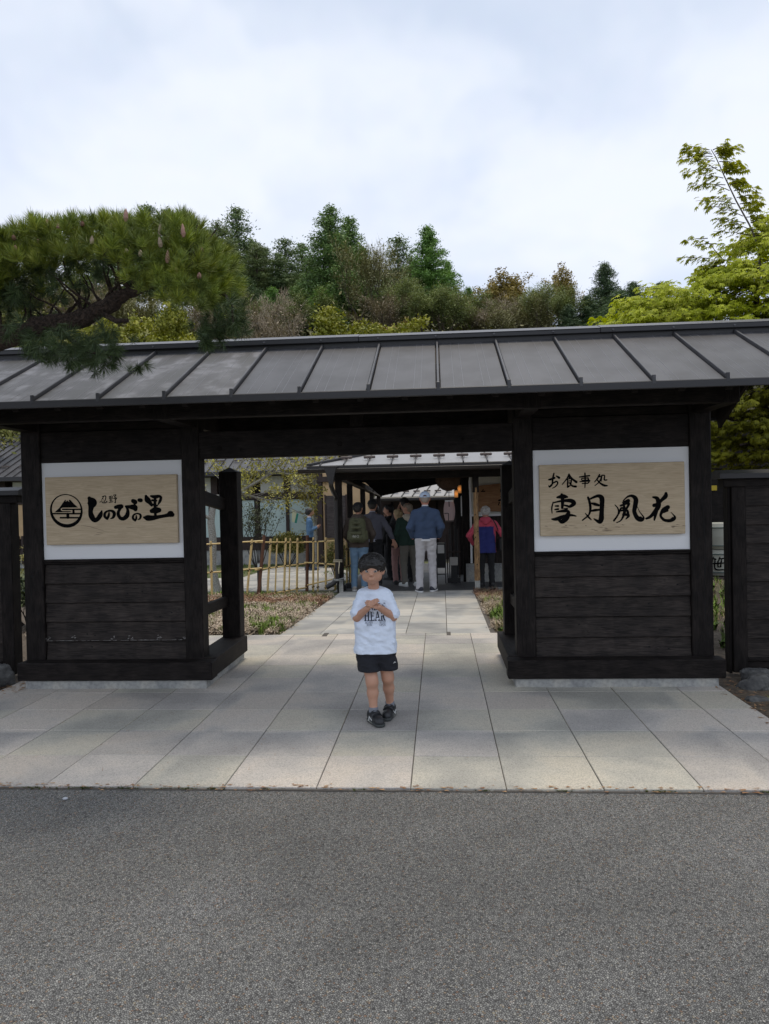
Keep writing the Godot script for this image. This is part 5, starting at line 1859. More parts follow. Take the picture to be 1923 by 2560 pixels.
# ---------------------------------------------------------------- things in and round the entrance
func build_entrance_things():
	# paper lantern
	var l := thing("paper_lantern", "tall pale pink paper lantern hanging at the entrance", "lantern", Vector3(0.197, 1.05, -14.5))
	var st := mb()
	var prof := []
	for i in 31:
		var t := i / 30.0
		var r := 0.112 * pow(sin(PI * clampf(0.13 + t * 0.74, 0.0, 1.0)), 0.32) - 0.004 * absf(sin(t * PI * 12.0))
		prof.append(Vector2(r, 0.03 + t * 0.36))
	lathe(st, Transform3D(), prof, 22)
	var paper := plain(.62, .47, .46, 0.7)
	paper.backlight_enabled = true
	paper.backlight = Color(.5, .4, .4)
	part("shade", st, paper, l)
	for q in [[0.0, 0.035], [0.385, 0.42]]:
		st = mb()
		lathe(st, Transform3D(), [Vector2(0.001, q[0]), Vector2(0.082, q[0]), Vector2(0.082, q[1]), Vector2(0.001, q[1])], 20)
		part("rim", st, M.white_board if q[0] > 0.1 else M.hook, l)
	tube_part("hanger", [Vector3(0, 0.42, 0), Vector3(0, 0.55, 0), Vector3(0, 0.75, 0)], [0.006, 0.006, 0.006], M.iron, l, 6)
	st = mb()
	stroke(st, Transform3D(Basis(), Vector3(-0.005, 0.30, 0.118)), [[0, 0.09, 0.014], [0.002, 0.0, 0.016]], 0.0)
	part("lettering", st, M.ink, l)
	st = mb()
	bar(st, Vector3(-0.10, 0.17, 0.12), Vector3(-0.02, 0.17, 0.135), 0.012, 0.014)
	bar(st, Vector3(-0.02, 0.17, 0.135), Vector3(-0.02, 0.03, 0.135), 0.012, 0.014, Vector3.RIGHT)
	part("bracket", st, M.iron, l)
	# ball of cedar twigs
	var c := thing("cedar_ball", "big round brown ball of cedar twigs hanging under the entrance eaves", "ornament", Vector3(0.18, 1.89, -14.0))
	var ball := nets([[Vector3(0, 0.01, 0), Vector3(0, -0.01, 0), 0.235, 0.235]], 0.02, 0.02, [], 0.008, null, 30.0)
	var bm := plain(.075, .042, .024, 0.95)
	part("core", ball, bm, c)
	var spikes := PackedVector3Array()
	var nn := PackedVector3Array()
	var cc := PackedColorArray()
	for i in 2600:
		var d := Vector3(rng.randfn(), rng.randfn(), rng.randfn()).normalized()
		var s := d.cross(Vector3(rng.randf(), rng.randf(), rng.randf())).normalized() * 0.006
		var k := rng.randf_range(0.6, 1.5)
		for p in [d * 0.22 - s, d * 0.22 + s, d * rng.randf_range(0.245, 0.262)]:
			spikes.append(p)
			nn.append(d)
			cc.append(Color(.085 * k, .047 * k, .026 * k))
	stuff(part("twig_ends", arrays(spikes, nn, cc), M.vertex, c))
	tube_part("cord", [Vector3(0, 0.22, 0), Vector3(0, 0.32, 0)], [0.008, 0.008], M.iron, c, 6)
	# two small lit box lamps
	for q in [[0.335, 1.517, -14.55, 0.137, "glowing amber box lamp under the eaves, lower of two"], [0.405, 1.60, -14.75, 0.155, "glowing amber box lamp under the eaves, higher of two"]]:
		var b := thing("pendant_lamp", q[4], "lamp", Vector3(q[0], q[1], q[2]), 0.0, "amber box lamps")
		var glow := plain(.42, .28, .13, 0.8)
		glow.emission_enabled = true
		glow.emission = lin(.5, .31, .13)
		glow.emission_energy_multiplier = 0.035
		box_part("lamp_shade", -0.038, 0.038, 0.0, q[3], -0.038, 0.038, glow, b)
		box_part("lamp_cap", -0.040, 0.040, q[3] + 0.001, q[3] + 0.014, -0.040, 0.040, M.iron, b)
		tube_part("cord", [Vector3(0, q[3] + 0.014, 0), Vector3(0, 2.0 - q[1], 0)], [0.004, 0.004], M.iron, b, 5)
		var o := OmniLight3D.new()
		o.name = "lamp_light"
		o.light_color = Color(1.0, 0.7, 0.4)
		o.light_energy = 0.003
		o.light_size = 0.05
		o.omni_range = 8.0
		o.omni_attenuation = 2.0
		o.shadow_enabled = true
		b.add_child(o)
		o.position = Vector3(0, q[3] * 0.5, 0.075)
	# big wooden shop board on the inner wall
	var s := thing("shop_board", "broad brown wooden board with black marks on the inner entrance wall", "sign", Vector3(1.30, 1.2, -15.185))
	st = mb()
	var poly := PackedVector2Array([Vector2(-0.51, 0.02), Vector2(0.75, 0.02), Vector2(0.75, 0.60)])
	for i in 9:
		poly.append(Vector2(0.70 - i * 0.1513, 0.60 - pow(i / 8.0, 2.0) * 0.055))
	extrude(st, Transform3D(), poly, 0.03)
	part("board", st, M.in_sign, s)
	for q in [[[[-0.45, 0.43, 0.02], [-0.38, 0.43, 0.025]], [[-0.42, 0.43, 0.02], [-0.41, 0.47, 0.02]]],
		[[[0.0, 0.50, 0.012], [-0.06, 0.46, 0.016], [-0.05, 0.40, 0.016], [0.05, 0.38, 0.016], [0.12, 0.43, 0.016], [0.10, 0.49, 0.012], [0.0, 0.50, 0.01]]],
		[[[-0.10, 0.24, 0.03], [-0.06, 0.25, 0.04]], [[-0.09, 0.20, 0.02], [-0.11, 0.15, 0.02]], [[-0.06, 0.32, 0.02], [0.0, 0.30, 0.03]], [[0.0, 0.26, 0.02], [-0.01, 0.18, 0.02], [0.06, 0.15, 0.02], [0.12, 0.2, 0.02], [0.1, 0.27, 0.014], [0.03, 0.24, 0.01]], [[0.0, 0.10, 0.04], [0.02, 0.11, 0.03]]]]:
		st = mb()
		for k in q.size():
			stroke(st, at3(0, 0, 0.0308 + k * 0.0002), q[k], 0.0)
		part("lettering", st, M.ink, s)
	# menu stand with a white sheet
	var m := thing("menu_stand", "black menu stand with a white sheet beside the entrance door", "stand", Vector3(0.02, gy(-15.0), -15.0))
	for x in [-0.085, 0.085]:
		bar_part("leg", Vector3(x, 0.0, 0.05), Vector3(x, 0.82, -0.02), 0.022, 0.022, M.iron, m)
	bar_part("rail", Vector3(-0.085, 0.80, -0.02), Vector3(0.085, 0.80, -0.02), 0.02, 0.02, M.concrete, m)
	bar_part("rail", Vector3(-0.085, 0.18, 0.035), Vector3(0.085, 0.18, 0.035), 0.02, 0.02, M.iron, m)
	box_part("back_board", -0.075, 0.075, 0.3, 0.79, -0.035, -0.02, M.black, m)
	box_part("sheet", -0.066, 0.066, 0.595, 0.765, -0.019, -0.014, M.paper, m, 0.001)
	# rack of thin poles with a pale box at its foot
	var r := thing("pole_rack", "dark rack of thin upright poles under the paper lantern", "rack", Vector3(0.27, gy(-15.1), -15.1))
	for i in 7:
		var x := -0.12 + i * 0.04
		tube_part("pole", [Vector3(x, 0.1, rng.randf_range(-0.05, 0.05)), Vector3(x + rng.randf_range(-0.02, 0.02), 1.05 + rng.randf_range(-0.1, 0.2), rng.randf_range(-0.05, 0.05))], [0.012, 0.010], M.iron if i % 3 else M.brown_wood, r, 6)
	bar_part("rail", Vector3(-0.14, 0.62, 0.06), Vector3(0.15, 0.62, 0.06), 0.02, 0.03, M.brown_wood, r)
	box_part("tray", -0.13, 0.13, 0.0, 0.10, -0.1, 0.1, M.iron, r)
	var bx := thing("pale_box", "small pale box standing in front of the pole rack", "box", Vector3(0.27, gy(-14.9), -14.9))
	box_part("box", -0.078, 0.078, 0.36, 0.52, -0.04, 0.04, plain(.40, .38, .35), bx)
	box_part("stand", -0.06, 0.06, 0.0, 0.359, -0.035, 0.03, M.black, bx)
	# tall thin notice strip beside the jamb
	var ns := mb()
	cb(ns, 0.44, 0.462, 1.14, 1.55, -15.22, -15.2, 0.002)
	single("notice_strip", ns, M.paper, "narrow white notice strip hanging beside the dark door jamb", "notice")
	# straw-wrapped barrels on the low shelf at the right end
	for q in [[-0.2, 5.76, "straw-wrapped white barrel with a black character, lower of two", true], [0.345, 5.78, "straw-wrapped grey barrel without visible writing, upper of two", false]]:
		var b := thing("sake_barrel", q[2], "barrel", Vector3(q[1], q[0] - 0.0, -16.0), 0.0, "straw-wrapped barrels right of the gate")
		st = mb()
		lathe(st, Transform3D(), [Vector2(0.001, 0.0), Vector2(0.24, 0.0), Vector2(0.285, 0.06), Vector2(0.30, 0.26), Vector2(0.285, 0.45), Vector2(0.25, 0.52), Vector2(0.20, 0.535), Vector2(0.001, 0.535)], 26)
		part("wrap", st, plain(.36, .36, .31, 0.9), b)
		for y in [0.07, 0.44]:
			var pts := []
			var rad := []
			for i in 25:
				var a := TAU * i / 24.0
				pts.append(Vector3(cos(a) * 0.292, y, sin(a) * 0.292))
				rad.append(0.012)
			tube_part("rope", pts, rad, plain(.10, .13, .12, 0.9), b, 6)
		if q[3]:
			# the character stands on the side turned to the gate
			var yaw := -0.36
			var tr := Transform3D(Basis(Vector3.UP, yaw), Vector3(sin(yaw) * 0.306, 0.24, cos(yaw) * 0.306))
			st = mb()
			var chs := [[[-0.10, 0.13, 0.02], [-0.04, 0.10, 0.03]], [[-0.08, 0.15, 0.02], [-0.11, 0.06, 0.02]], [[-0.06, 0.11, 0.02], [-0.05, 0.05, 0.02]], [[0.02, 0.11, 0.02], [0.10, 0.12, 0.03]], [[0.04, 0.15, 0.02], [0.01, 0.06, 0.02]], [[0.07, 0.11, 0.02], [0.07, 0.05, 0.02]],
				[[-0.12, 0.01, 0.025], [0.0, 0.02, 0.03], [0.12, 0.03, 0.025]], [[-0.06, 0.05, 0.025], [-0.05, -0.10, 0.03], [0.10, -0.11, 0.025]], [[0.0, 0.06, 0.025], [0.0, -0.05, 0.025]], [[0.06, 0.06, 0.025], [0.05, -0.05, 0.025]], [[0.0, -0.05, 0.02], [0.06, -0.05, 0.02]]]
			for i in chs.size():
				stroke(st, tr.translated_local(Vector3(0, 0, i * 0.0004)), chs[i], 0.0)
			part("lettering", st, M.ink, b)
	var nb := mb()
	cb(nb, 5.55, 5.9, 1.35, 2.15, -16.98, -16.93, 0.004)
	single("notice_board", nb, M.plaster, "pale notice board on the dark wall above the barrels", "notice board")
	nb = mb()
	cb(nb, 5.98, 6.1, 1.55, 1.66, -16.98, -16.95, 0.002)
	single("wall_plate", nb, plain(.45, .33, .03), "small yellow plate on the dark wall above the barrels", "plate")
	# little flag on a slanted stick in the house window
	var fl := thing("window_flag", "white and green banner on a slanted stick before the house window", "banner", Vector3(-4.53, 0.88, -22.6))
	tube_part("stick", [Vector3(0.0, 0.44, 0), Vector3(0.62, 0.12, 0.1)], [0.012, 0.012], M.pale_bark, fl, 6)
	st = mb()
	extrude(st, Transform3D(Basis(Vector3.FORWARD, 0.12), Vector3.ZERO), PackedVector2Array([Vector2(0.04, 0.02), Vector2(0.12, 0.0), Vector2(0.16, 0.30), Vector2(0.10, 0.38), Vector2(0.01, 0.40)]), 0.008)
	part("cloth", st, plain(.62, .62, .42, 0.9), fl)
	st = mb()
	extrude(st, Transform3D(Basis(Vector3.FORWARD, 0.12), Vector3(0, 0, 0.001)), PackedVector2Array([Vector2(0.122, 0.0), Vector2(0.19, -0.01), Vector2(0.22, 0.27), Vector2(0.162, 0.30)]), 0.008)
	part("cloth_band", st, plain(.04, .26, .20, 0.9), fl)

# ---------------------------------------------------------------- small things on the ground
func build_small_things():
	# rocks at the feet of the side fences
	var spots := [[Vector3(2.50, -0.05, -6.02), Vector3(0.32, 0.17, 0.20), "large dark boulder below the right board fence"], [Vector3(2.56, -0.06, -5.55), Vector3(0.26, 0.15, 0.24), "mid-sized dark boulder in front of the right board fence"],
		[Vector3(2.30, -0.06, -5.62), Vector3(0.10, 0.10, 0.09), "small rounded rock at the right corner of the paving"], [Vector3(-3.86, -0.05, -6.02), Vector3(0.30, 0.23, 0.24), "dark boulder below the left board fence"]]
	for s in spots:
		var bones := []
		var rr := RandomNumberGenerator.new()
		rr.seed = int(absf(s[0].x) * 1000.0)
		for i in 7:
			var p := Vector3(rr.randf_range(-0.6, 0.6) * s[1].x, rr.randf_range(0.1, 0.55) * s[1].y, rr.randf_range(-0.6, 0.6) * s[1].z)
			var r: float = s[1].y * rr.randf_range(0.45, 0.62)
			bones.append([p, p + Vector3(rr.randf_range(-0.1, 0.1), 0.0, rr.randf_range(-0.1, 0.1)) * 0.6, r, r * 0.8])
		var cuts := []
		for i in 9:
			var n := Vector3(rr.randf_range(-1, 1), rr.randf_range(0.1, 1), rr.randf_range(-1, 1)).normalized()
			cuts.append(Plane(n, (s[1] as Vector3).dot(n.abs()) * rr.randf_range(0.5, 0.78)))
		var m := nets(bones, 0.016, 0.05, cuts, 0.014, null, 10.0)
		var o := single("boulder", m, M.rock, s[2], "rock", "boulders at the fence feet")
		o.position = s[0]
	# plants between the boulders
	var leafy_tuft := tuft_mesh(16, 0.14, 0.8, 0.022, Color(.10, .15, .03), Color(.24, .30, .07))
	var sp := [[Vector3(2.33, -0.02, -5.42), 1.0, "young green weed growing beside the small rounded rock"], [Vector3(2.52, 0.02, -5.28), 0.7, "low green weed in front of the mid-sized boulder"], [Vector3(2.36, -0.02, -5.95), 0.6, "green sprig between paving corner and large boulder"]]
	for s in sp:
		var o := single("weed", leafy_tuft, M.leaf, s[2], "weed", "weeds by the boulders")
		o.position = s[0]
		o.scale = Vector3.ONE * s[1]
	# leaf litter and pine needles
	var v := PackedVector3Array()
	var nn := PackedVector3Array()
	var cc := PackedColorArray()
	for i in 2300:
		var x: float
		var z: float
		var band := rng.randf()
		if band < 0.35:
			x = rng.randf_range(2.08, 2.9)
			z = rng.randf_range(-6.4, -4.4)
		elif band < 0.5:
			x = rng.randf_range(-4.0, -3.45)
			z = rng.randf_range(-6.2, -5.2)
		elif band < 0.8:
			x = rng.randf_range(-3.2, 3.2)
			z = -3.868 + rng.randfn() * 0.012
		else:
			x = rng.randf_range(-3.2, -0.6) if rng.randf() < 0.85 else rng.randf_range(-2, 2.2)
			z = rng.randf_range(-5.6, -2.7)
			if rng.randf() < 0.72:
				continue
		var y := 0.004 if z < -3.875 and x < 2.1 and x > -3.6 else (-0.008 if z > -3.86 else 0.0)
		if x > 2.14:
			y = -0.018 + 0.05 * smoothstep(2.2, 3.2, x)
		var a := rng.randf() * TAU
		var l := rng.randf_range(0.02, 0.06)
		var needle := rng.randf() < 0.6 or band >= 0.8
		var w := 0.0014 if needle else rng.randf_range(0.006, 0.012)
		var d := Vector3(cos(a), rng.randf_range(-0.02, 0.12), sin(a))
		if band >= 0.5 and band < 0.8:
			d = Vector3(cos(a), 0.0, sin(a) * 0.3)
			l *= 0.7
		var s := Vector3(-sin(a), 0, cos(a)) * w
		var p := Vector3(x, y + rng.randf_range(0.0, 0.004), z)
		var c := Color(.22, .10, .045).lerp(Color(.42, .26, .13), rng.randf())
		for q in [p - s, p + s, p + d * l]:
			v.append(q)
			nn.append(Vector3.UP)
			cc.append(c)
	tag(stuff(part("leaf_litter", arrays(v, nn, cc), M.vertex)), "brown pine needles and leaf litter along the paving edges", "leaf litter")
	var moss := tuft_mesh(10, 0.018, 0.9, 0.004, Color(.07, .10, .015), Color(.16, .18, .04))
	var where := []
	var cs := []
	for c in [[-1.95, 0.10], [-1.72, 0.12], [-1.42, 0.10], [-1.2, 0.05], [-0.9, 0.04], [-0.45, 0.05], [1.1, 0.08], [0.6, 0.05], [-2.2, 0.1], [1.6, 0.05], [0.2, 0.04]]:
		for i in int(c[1] * 170.0):
			where.append(turned(Vector3(c[0] + rng.randfn() * c[1] * 0.5, -0.014, -3.862 + rng.randfn() * 0.004), rng.randf_range(0.5, 1.1)))
			cs.append(Color.WHITE)
	tag(scatter("moss", moss, M.vertex, where, cs), "green moss in the joint between paving and asphalt", "moss")
	# a loose pebble on the asphalt
	var pb := mb()
	lathe(pb, Transform3D(Basis().scaled(Vector3(1.3, 0.8, 1.0)), Vector3(-1.96, -0.012, -3.72)), [Vector2(0.007, -0.003), Vector2(0.012, 0.004), Vector2(0.008, 0.010), Vector2(0.0005, 0.012)], 9)
	single("pebble", pb, plain(.42, .44, .47), "small bluish pebble at the asphalt edge near the left", "pebble")
# ---------------------------------------------------------------- people
func cloth(r: float, g: float, b: float, rough := 0.9) -> StandardMaterial3D:
	var m := plain(r, g, b, rough)
	m.rim_enabled = true
	m.rim = 0.15
	m.rim_tint = 0.6
	return m

func hand_bones(w: Vector3, dir: Vector3, palm: Vector3, k: float, curl: float, thumb_side: float) -> Array:
	# a palm, four fingers that curl towards the palm's face and a thumb from its side; k is the hand's scale (1 = adult)
	var d := dir.normalized()
	var n := (palm - d * palm.dot(d)).normalized()
	var s := d.cross(n).normalized() * thumb_side
	var out := []
	var a := w
	var b := w + d * 0.085 * k
	for i in 4:
		var o := s * (0.030 - 0.020 * i) * k
		out.append([a + o * 0.6, b + o, 0.017 * k, 0.0135 * k])
	var lens := [0.075, 0.083, 0.077, 0.06]
	for i in 4:
		var o := s * (0.030 - 0.020 * i) * k
		var p := b + o
		var dd := d
		for j in 3:
			dd = (dd + n * curl * (0.35 + 0.25 * j)).normalized()
			var q: Vector3 = p + dd * lens[i] * [0.45, 0.32, 0.23][j] * k
			out.append([p, q, (0.0095 - 0.001 * j) * k, (0.0088 - 0.001 * j) * k])
			p = q
	var t0 := w + d * 0.025 * k + s * 0.022 * k
	var t1 := t0 + (s * 0.9 + d * 0.7 + n * 0.25).normalized() * 0.042 * k
	var t2 := t1 + (s * 0.2 + d + n * 0.45).normalized() * 0.034 * k
	out.append([t0, t1, 0.014 * k, 0.011 * k])
	out.append([t1, t2, 0.010 * k, 0.0085 * k])
	return out

func head_bones(c: Vector3, k: float, yaw: float, tilt := 0.0) -> Array:
	# c: centre of the skull; k = 1 for an adult
	var r := Basis(Vector3.UP, yaw) * Basis(Vector3.RIGHT, tilt)
	var out := []
	for b in [[Vector3(0, 0.012, -0.022), Vector3(0, 0.012, 0.015), 0.083, 0.080], [Vector3(0, 0.035, -0.012), Vector3(0, 0.035, 0.01), 0.078, 0.074], [Vector3(0, -0.02, 0.03), Vector3(0, -0.082, 0.055), 0.060, 0.034],
		[Vector3(-0.03, -0.065, 0.02), Vector3(0.03, -0.065, 0.02), 0.038, 0.038], [Vector3(0, -0.002, 0.094), Vector3(0, -0.034, 0.110), 0.009, 0.014], [Vector3(-0.012, -0.036, 0.10), Vector3(0.012, -0.036, 0.10), 0.009, 0.009],
		[Vector3(-0.04, 0.022, 0.078), Vector3(0.04, 0.022, 0.078), 0.014, 0.014], [Vector3(-0.018, -0.066, 0.088), Vector3(0.018, -0.066, 0.088), 0.009, 0.009],
		[Vector3(-0.081, -0.002, -0.004), Vector3(-0.082, -0.03, 0.0), 0.017, 0.011], [Vector3(0.081, -0.002, -0.004), Vector3(0.082, -0.03, 0.0), 0.017, 0.011]]:
		out.append([c + r * (b[0] * k), c + r * (b[1] * k), b[2] * k, b[3] * k])
	return out

func person(cfg: Dictionary) -> Node3D:
	var h: float = cfg.h
	var s := h / 1.75
	var wd: float = cfg.get("girth", 1.0)
	var o := thing("person", cfg.label, "person", cfg.at, cfg.turn, cfg.get("group", ""))
	var fine: float = cfg.get("cell", 0.018)
	var arms: Array = cfg.get("arms", [[Vector3(-0.26, 1.12, -0.02), Vector3(-0.24, 0.88, 0.06)], [Vector3(0.26, 1.12, -0.02), Vector3(0.24, 0.88, 0.06)]])
	var feet: Array = cfg.get("feet", [[Vector3(-0.11, 0, 0.02), 0.2], [Vector3(0.11, 0, -0.02), -0.2]])
	var hy: float = cfg.get("head_yaw", 0.0)
	var hem: float = cfg.get("hem", 0.92)
	var S := func(v: Vector3) -> Vector3: return v * s
	var skin := plain(cfg.skin[0], cfg.skin[1], cfg.skin[2], 0.55)
	skin.subsurf_scatter_enabled = true
	skin.subsurf_scatter_strength = 0.05
	# the body under the clothes, one skin from head to foot
	var hc := Vector3(0, 1.635, 0.015)
	var bones := []
	for sx in [-1.0, 1.0]:
		var i := 0 if sx < 0.0 else 1
		bones.append([S.call(Vector3(sx * 0.06, 0.98, 0)), S.call(Vector3(sx * 0.07, 1.30, 0)), 0.085 * s * wd, 0.09 * s * wd, 1.2])
		bones.append([S.call(Vector3(sx * 0.04, 1.40, -0.01)), S.call(Vector3(sx * 0.16, 1.385, -0.01)), 0.05 * s, 0.045 * s])
		bones.append([S.call(Vector3(sx * 0.18, 1.38, -0.01)), S.call(arms[i][0]), 0.042 * s, 0.036 * s])
		bones.append([S.call(arms[i][0]), S.call(arms[i][1]), 0.036 * s, 0.026 * s])
		var ft: Vector3 = feet[i][0]
		bones.append([S.call(Vector3(sx * 0.085, 0.92, 0)), S.call(Vector3(lerpf(sx * 0.09, ft.x, 0.5), 0.49, ft.z * 0.4 + 0.02)), 0.075 * s, 0.05 * s])
		bones.append([S.call(Vector3(lerpf(sx * 0.09, ft.x, 0.5), 0.49, ft.z * 0.4 + 0.02)), S.call(ft + Vector3(0, 0.08, -0.03)), 0.05 * s, 0.036 * s])
	bones.append([S.call(Vector3(0, 1.40, -0.015)), S.call(Vector3(0, 1.56, 0.0)), 0.056 * s, 0.052 * s])
	bones.append_array(head_bones(S.call(hc), s, hy, cfg.get("tilt", 0.0)))
	part("body", nets(bones, 0.013, 0.03 * s), skin, o)
	for i in 2:
		if cfg.get("hands", [false, false])[i]:
			var e: Vector3 = arms[i][0]
			var w: Vector3 = arms[i][1]
			var sx := -1.0 if i == 0 else 1.0
			part("hand", nets(hand_bones(S.call(w + (w - e).normalized() * 0.02), w - e, cfg.get("palm", Vector3(-sx, 0, 0.2)), s, 0.5, sx), 0.006, 0.008), skin, o)
	# upper garment
	var top := []
	var flare: float = cfg.get("flare", 0.0)
	for sx in [-1.0, 1.0]:
		var i := 0 if sx < 0.0 else 1
		top.append([S.call(Vector3(sx * (0.075 + flare * 0.5), hem - 0.10, 0)), S.call(Vector3(sx * 0.085, 1.16, 0)), (0.108 + flare) * s * wd, 0.106 * s * wd, 1.15])
		top.append([S.call(Vector3(sx * 0.085, 1.16, 0)), S.call(Vector3(sx * 0.092, 1.31, -0.005)), 0.106 * s * wd, 0.108 * s * wd, 1.2])
		top.append([S.call(Vector3(sx * 0.03, 1.425, -0.015)), S.call(Vector3(sx * 0.175, 1.375, -0.01)), 0.062 * s, 0.068 * s])
		top.append([S.call(Vector3(sx * 0.185, 1.37, -0.01)), S.call(arms[i][0]), 0.067 * s, 0.059 * s])
		var w: Vector3 = arms[i][1]
		top.append([S.call(arms[i][0]), S.call(w), 0.058 * s, 0.042 * s])
	top.append([S.call(Vector3(0, 1.40, -0.015)), S.call(Vector3(0, 1.475, -0.008)), 0.075 * s, 0.062 * s])
	var cuts := [Plane(Vector3.DOWN, -hem * s), Plane(Vector3(0, 0.94, 0.34).normalized(), (1.50 * s) * 0.94)]
	var tm := cloth(cfg.top[0], cfg.top[1], cfg.top[2])
	if cfg.has("top_paint"):
		tm.vertex_color_use_as_albedo = true
		tm.albedo_color = Color.WHITE
	part(cfg.get("top_name", "jacket"), nets(top, fine, 0.035 * s, cuts, 0.006, cfg.get("top_paint"), 7.0), tm, o)
	if cfg.has("hem_band"):
		var st := mb()
		var prof := []
		for t in [[0.000, 0.985], [0.004, 1.0], [0.052, 1.0], [0.056, 0.985]]:
			prof.append(Vector2(t[1], t[0]))
		lathe(st, Transform3D(Basis().scaled(Vector3(0.188 * s * wd, 1, 0.108 * s * wd)), Vector3(0, (hem - 0.002) * s, 0)), prof, 26)
		part("hem_band", st, tm, o)
	if cfg.has("shirt"):
		var sh := []
		sh.append([S.call(Vector3(-0.055, hem - 0.035, 0)), S.call(Vector3(0.055, hem - 0.035, 0)), 0.112 * s * wd, 0.112 * s * wd, 1.05])
		part("shirt_tail", nets(sh, fine, 0.02, [Plane(Vector3.UP, (hem + 0.02) * s), Plane(Vector3.DOWN, -(hem - 0.045) * s)]), cloth(cfg.shirt[0], cfg.shirt[1], cfg.shirt[2]), o)
		part("collar", nets([[S.call(Vector3(0, 1.46, -0.01)), S.call(Vector3(0, 1.50, -0.005)), 0.062 * s, 0.059 * s]], 0.01, 0.01, [Plane(Vector3.UP, 1.525 * s), Plane(Vector3.DOWN, -1.44 * s)]), cloth(cfg.shirt[0], cfg.shirt[1], cfg.shirt[2]), o)
	if cfg.has("hood"):
		part("hood", nets([[S.call(Vector3(-0.06, 1.46, -0.06)), S.call(Vector3(0.06, 1.46, -0.06)), 0.062 * s, 0.062 * s], [S.call(Vector3(-0.075, 1.47, 0.02)), S.call(Vector3(-0.05, 1.44, -0.07)), 0.04 * s, 0.05 * s], [S.call(Vector3(0.075, 1.47, 0.02)), S.call(Vector3(0.05, 1.44, -0.07)), 0.04 * s, 0.05 * s], [S.call(Vector3(0, 1.40, -0.10)), S.call(Vector3(0, 1.44, -0.09)), 0.05 * s, 0.06 * s]], 0.012, 0.03, [], 0.006), cloth(cfg.hood[0], cfg.hood[1], cfg.hood[2]), o)
	# trousers
	var tr := []
	for sx in [-1.0, 1.0]:
		var ft: Vector3 = feet[0 if sx < 0.0 else 1][0]
		var kn := Vector3(lerpf(sx * 0.095, ft.x, 0.55), 0.49, ft.z * 0.45 + 0.025)
		tr.append([S.call(Vector3(sx * 0.07, 1.06, 0)), S.call(Vector3(sx * 0.078, 0.94, -0.012)), 0.09 * s * wd, 0.102 * s * wd, 1.15])
		tr.append([S.call(Vector3(sx * 0.088, 0.92, -0.005)), S.call(kn), 0.098 * s * wd, 0.070 * s])
		tr.append([S.call(kn), S.call(ft + Vector3(0, 0.05, -0.03)), 0.070 * s, 0.062 * s])
	part(cfg.get("legs_name", "trousers"), nets(tr, fine * 0.9, 0.022 * s, [Plane(Vector3.DOWN, -0.055 * s), Plane(Vector3.UP, (hem + 0.012) * s)], 0.007, null, 8.0), cloth(cfg.legs[0], cfg.legs[1], cfg.legs[2]), o)
	for i in 2:
		var ft: Vector3 = feet[i][0] * s
		var fr := Basis(Vector3.UP, feet[i][1])
		var sb := [[ft + fr * Vector3(0, 0.055, -0.055) * s, ft + fr * Vector3(0, 0.038, 0.13) * s, 0.047 * s, 0.040 * s], [ft + fr * Vector3(0, 0.085, -0.045) * s, ft + fr * Vector3(0, 0.07, 0.02) * s, 0.042 * s, 0.040 * s]]
		var sh := part("shoe", nets(sb, 0.010, 0.02, [Plane(Vector3.DOWN, -0.022 * s), Plane(Vector3.UP, 0.105 * s)]), plain(cfg.shoe[0], cfg.shoe[1], cfg.shoe[2], 0.6), o)
		part("sole", nets([[ft + fr * Vector3(0, 0.025, -0.06) * s, ft + fr * Vector3(0, 0.025, 0.135) * s, 0.050 * s, 0.046 * s]], 0.010, 0.01, [Plane(Vector3.DOWN, -0.0005), Plane(Vector3.UP, 0.030 * s)]), plain(cfg.sole[0], cfg.sole[1], cfg.sole[2], 0.7), sh)
	# hair and cap
	var c: Vector3 = S.call(hc)
	var rot := Basis(Vector3.UP, hy) * Basis(Vector3.RIGHT, cfg.get("tilt", 0.0))
	if cfg.has("hair"):
		var hm := plain(cfg.hair[0], cfg.hair[1], cfg.hair[2], 0.55)
		var thick: float = cfg.get("hair_thick", 0.012)
		var hb := [[c + rot * Vector3(0, 0.022, -0.024) * s, c + rot * Vector3(0, 0.026, 0.018) * s, (0.083 + thick) * s, (0.078 + thick) * s], [c + rot * Vector3(0, -0.025, -0.05) * s, c + rot * Vector3(0, 0.02, -0.03) * s, (0.058 + thick) * s, 0.078 * s]]
		var n := rot * Vector3(0, -0.62, 0.78)
		var hcuts := [Plane(n, n.dot(c + rot * Vector3(0, 0.028, 0.052) * s))]
		if cfg.get("long_hair", false):
			hb.append([c + Vector3(0, 0.0, -0.05) * s, c + Vector3(0.0, -0.20, -0.075) * s, 0.085 * s, 0.075 * s])
			hb.append([c + Vector3(0, -0.20, -0.075) * s, c + Vector3(0.02, -0.34, -0.09) * s, 0.075 * s, 0.04 * s])
		else:
			hcuts.append(Plane(Vector3.DOWN, -(c.y - 0.075 * s)))
		part("hair", nets(hb, 0.009, 0.03 * s, hcuts, cfg.get("hair_rough", 0.006), null, 26.0), hm, o)
	if cfg.has("cap"):
		var cm := cloth(cfg.cap[0], cfg.cap[1], cfg.cap[2])
		var n := rot * Vector3(0, -1, 0.05)
		var cp := part("cap", nets([[c + rot * Vector3(0, 0.026, -0.022) * s, c + rot * Vector3(0, 0.03, 0.015) * s, 0.099 * s, 0.096 * s]], 0.009, 0.02, [Plane(n, n.dot(c + rot * Vector3(0, 0.020, 0) * s))]), cm, o)
		var st := mb()
		var bx := Transform3D(rot * Basis(Vector3.RIGHT, 0.18), c + rot * Vector3(0, 0.028, 0.07) * s)
		var poly := PackedVector2Array()
		for i in 13:
			var a := PI * i / 12.0
			poly.append(Vector2(cos(a) * 0.078, 0.02 + sin(a) * 0.085) * s)
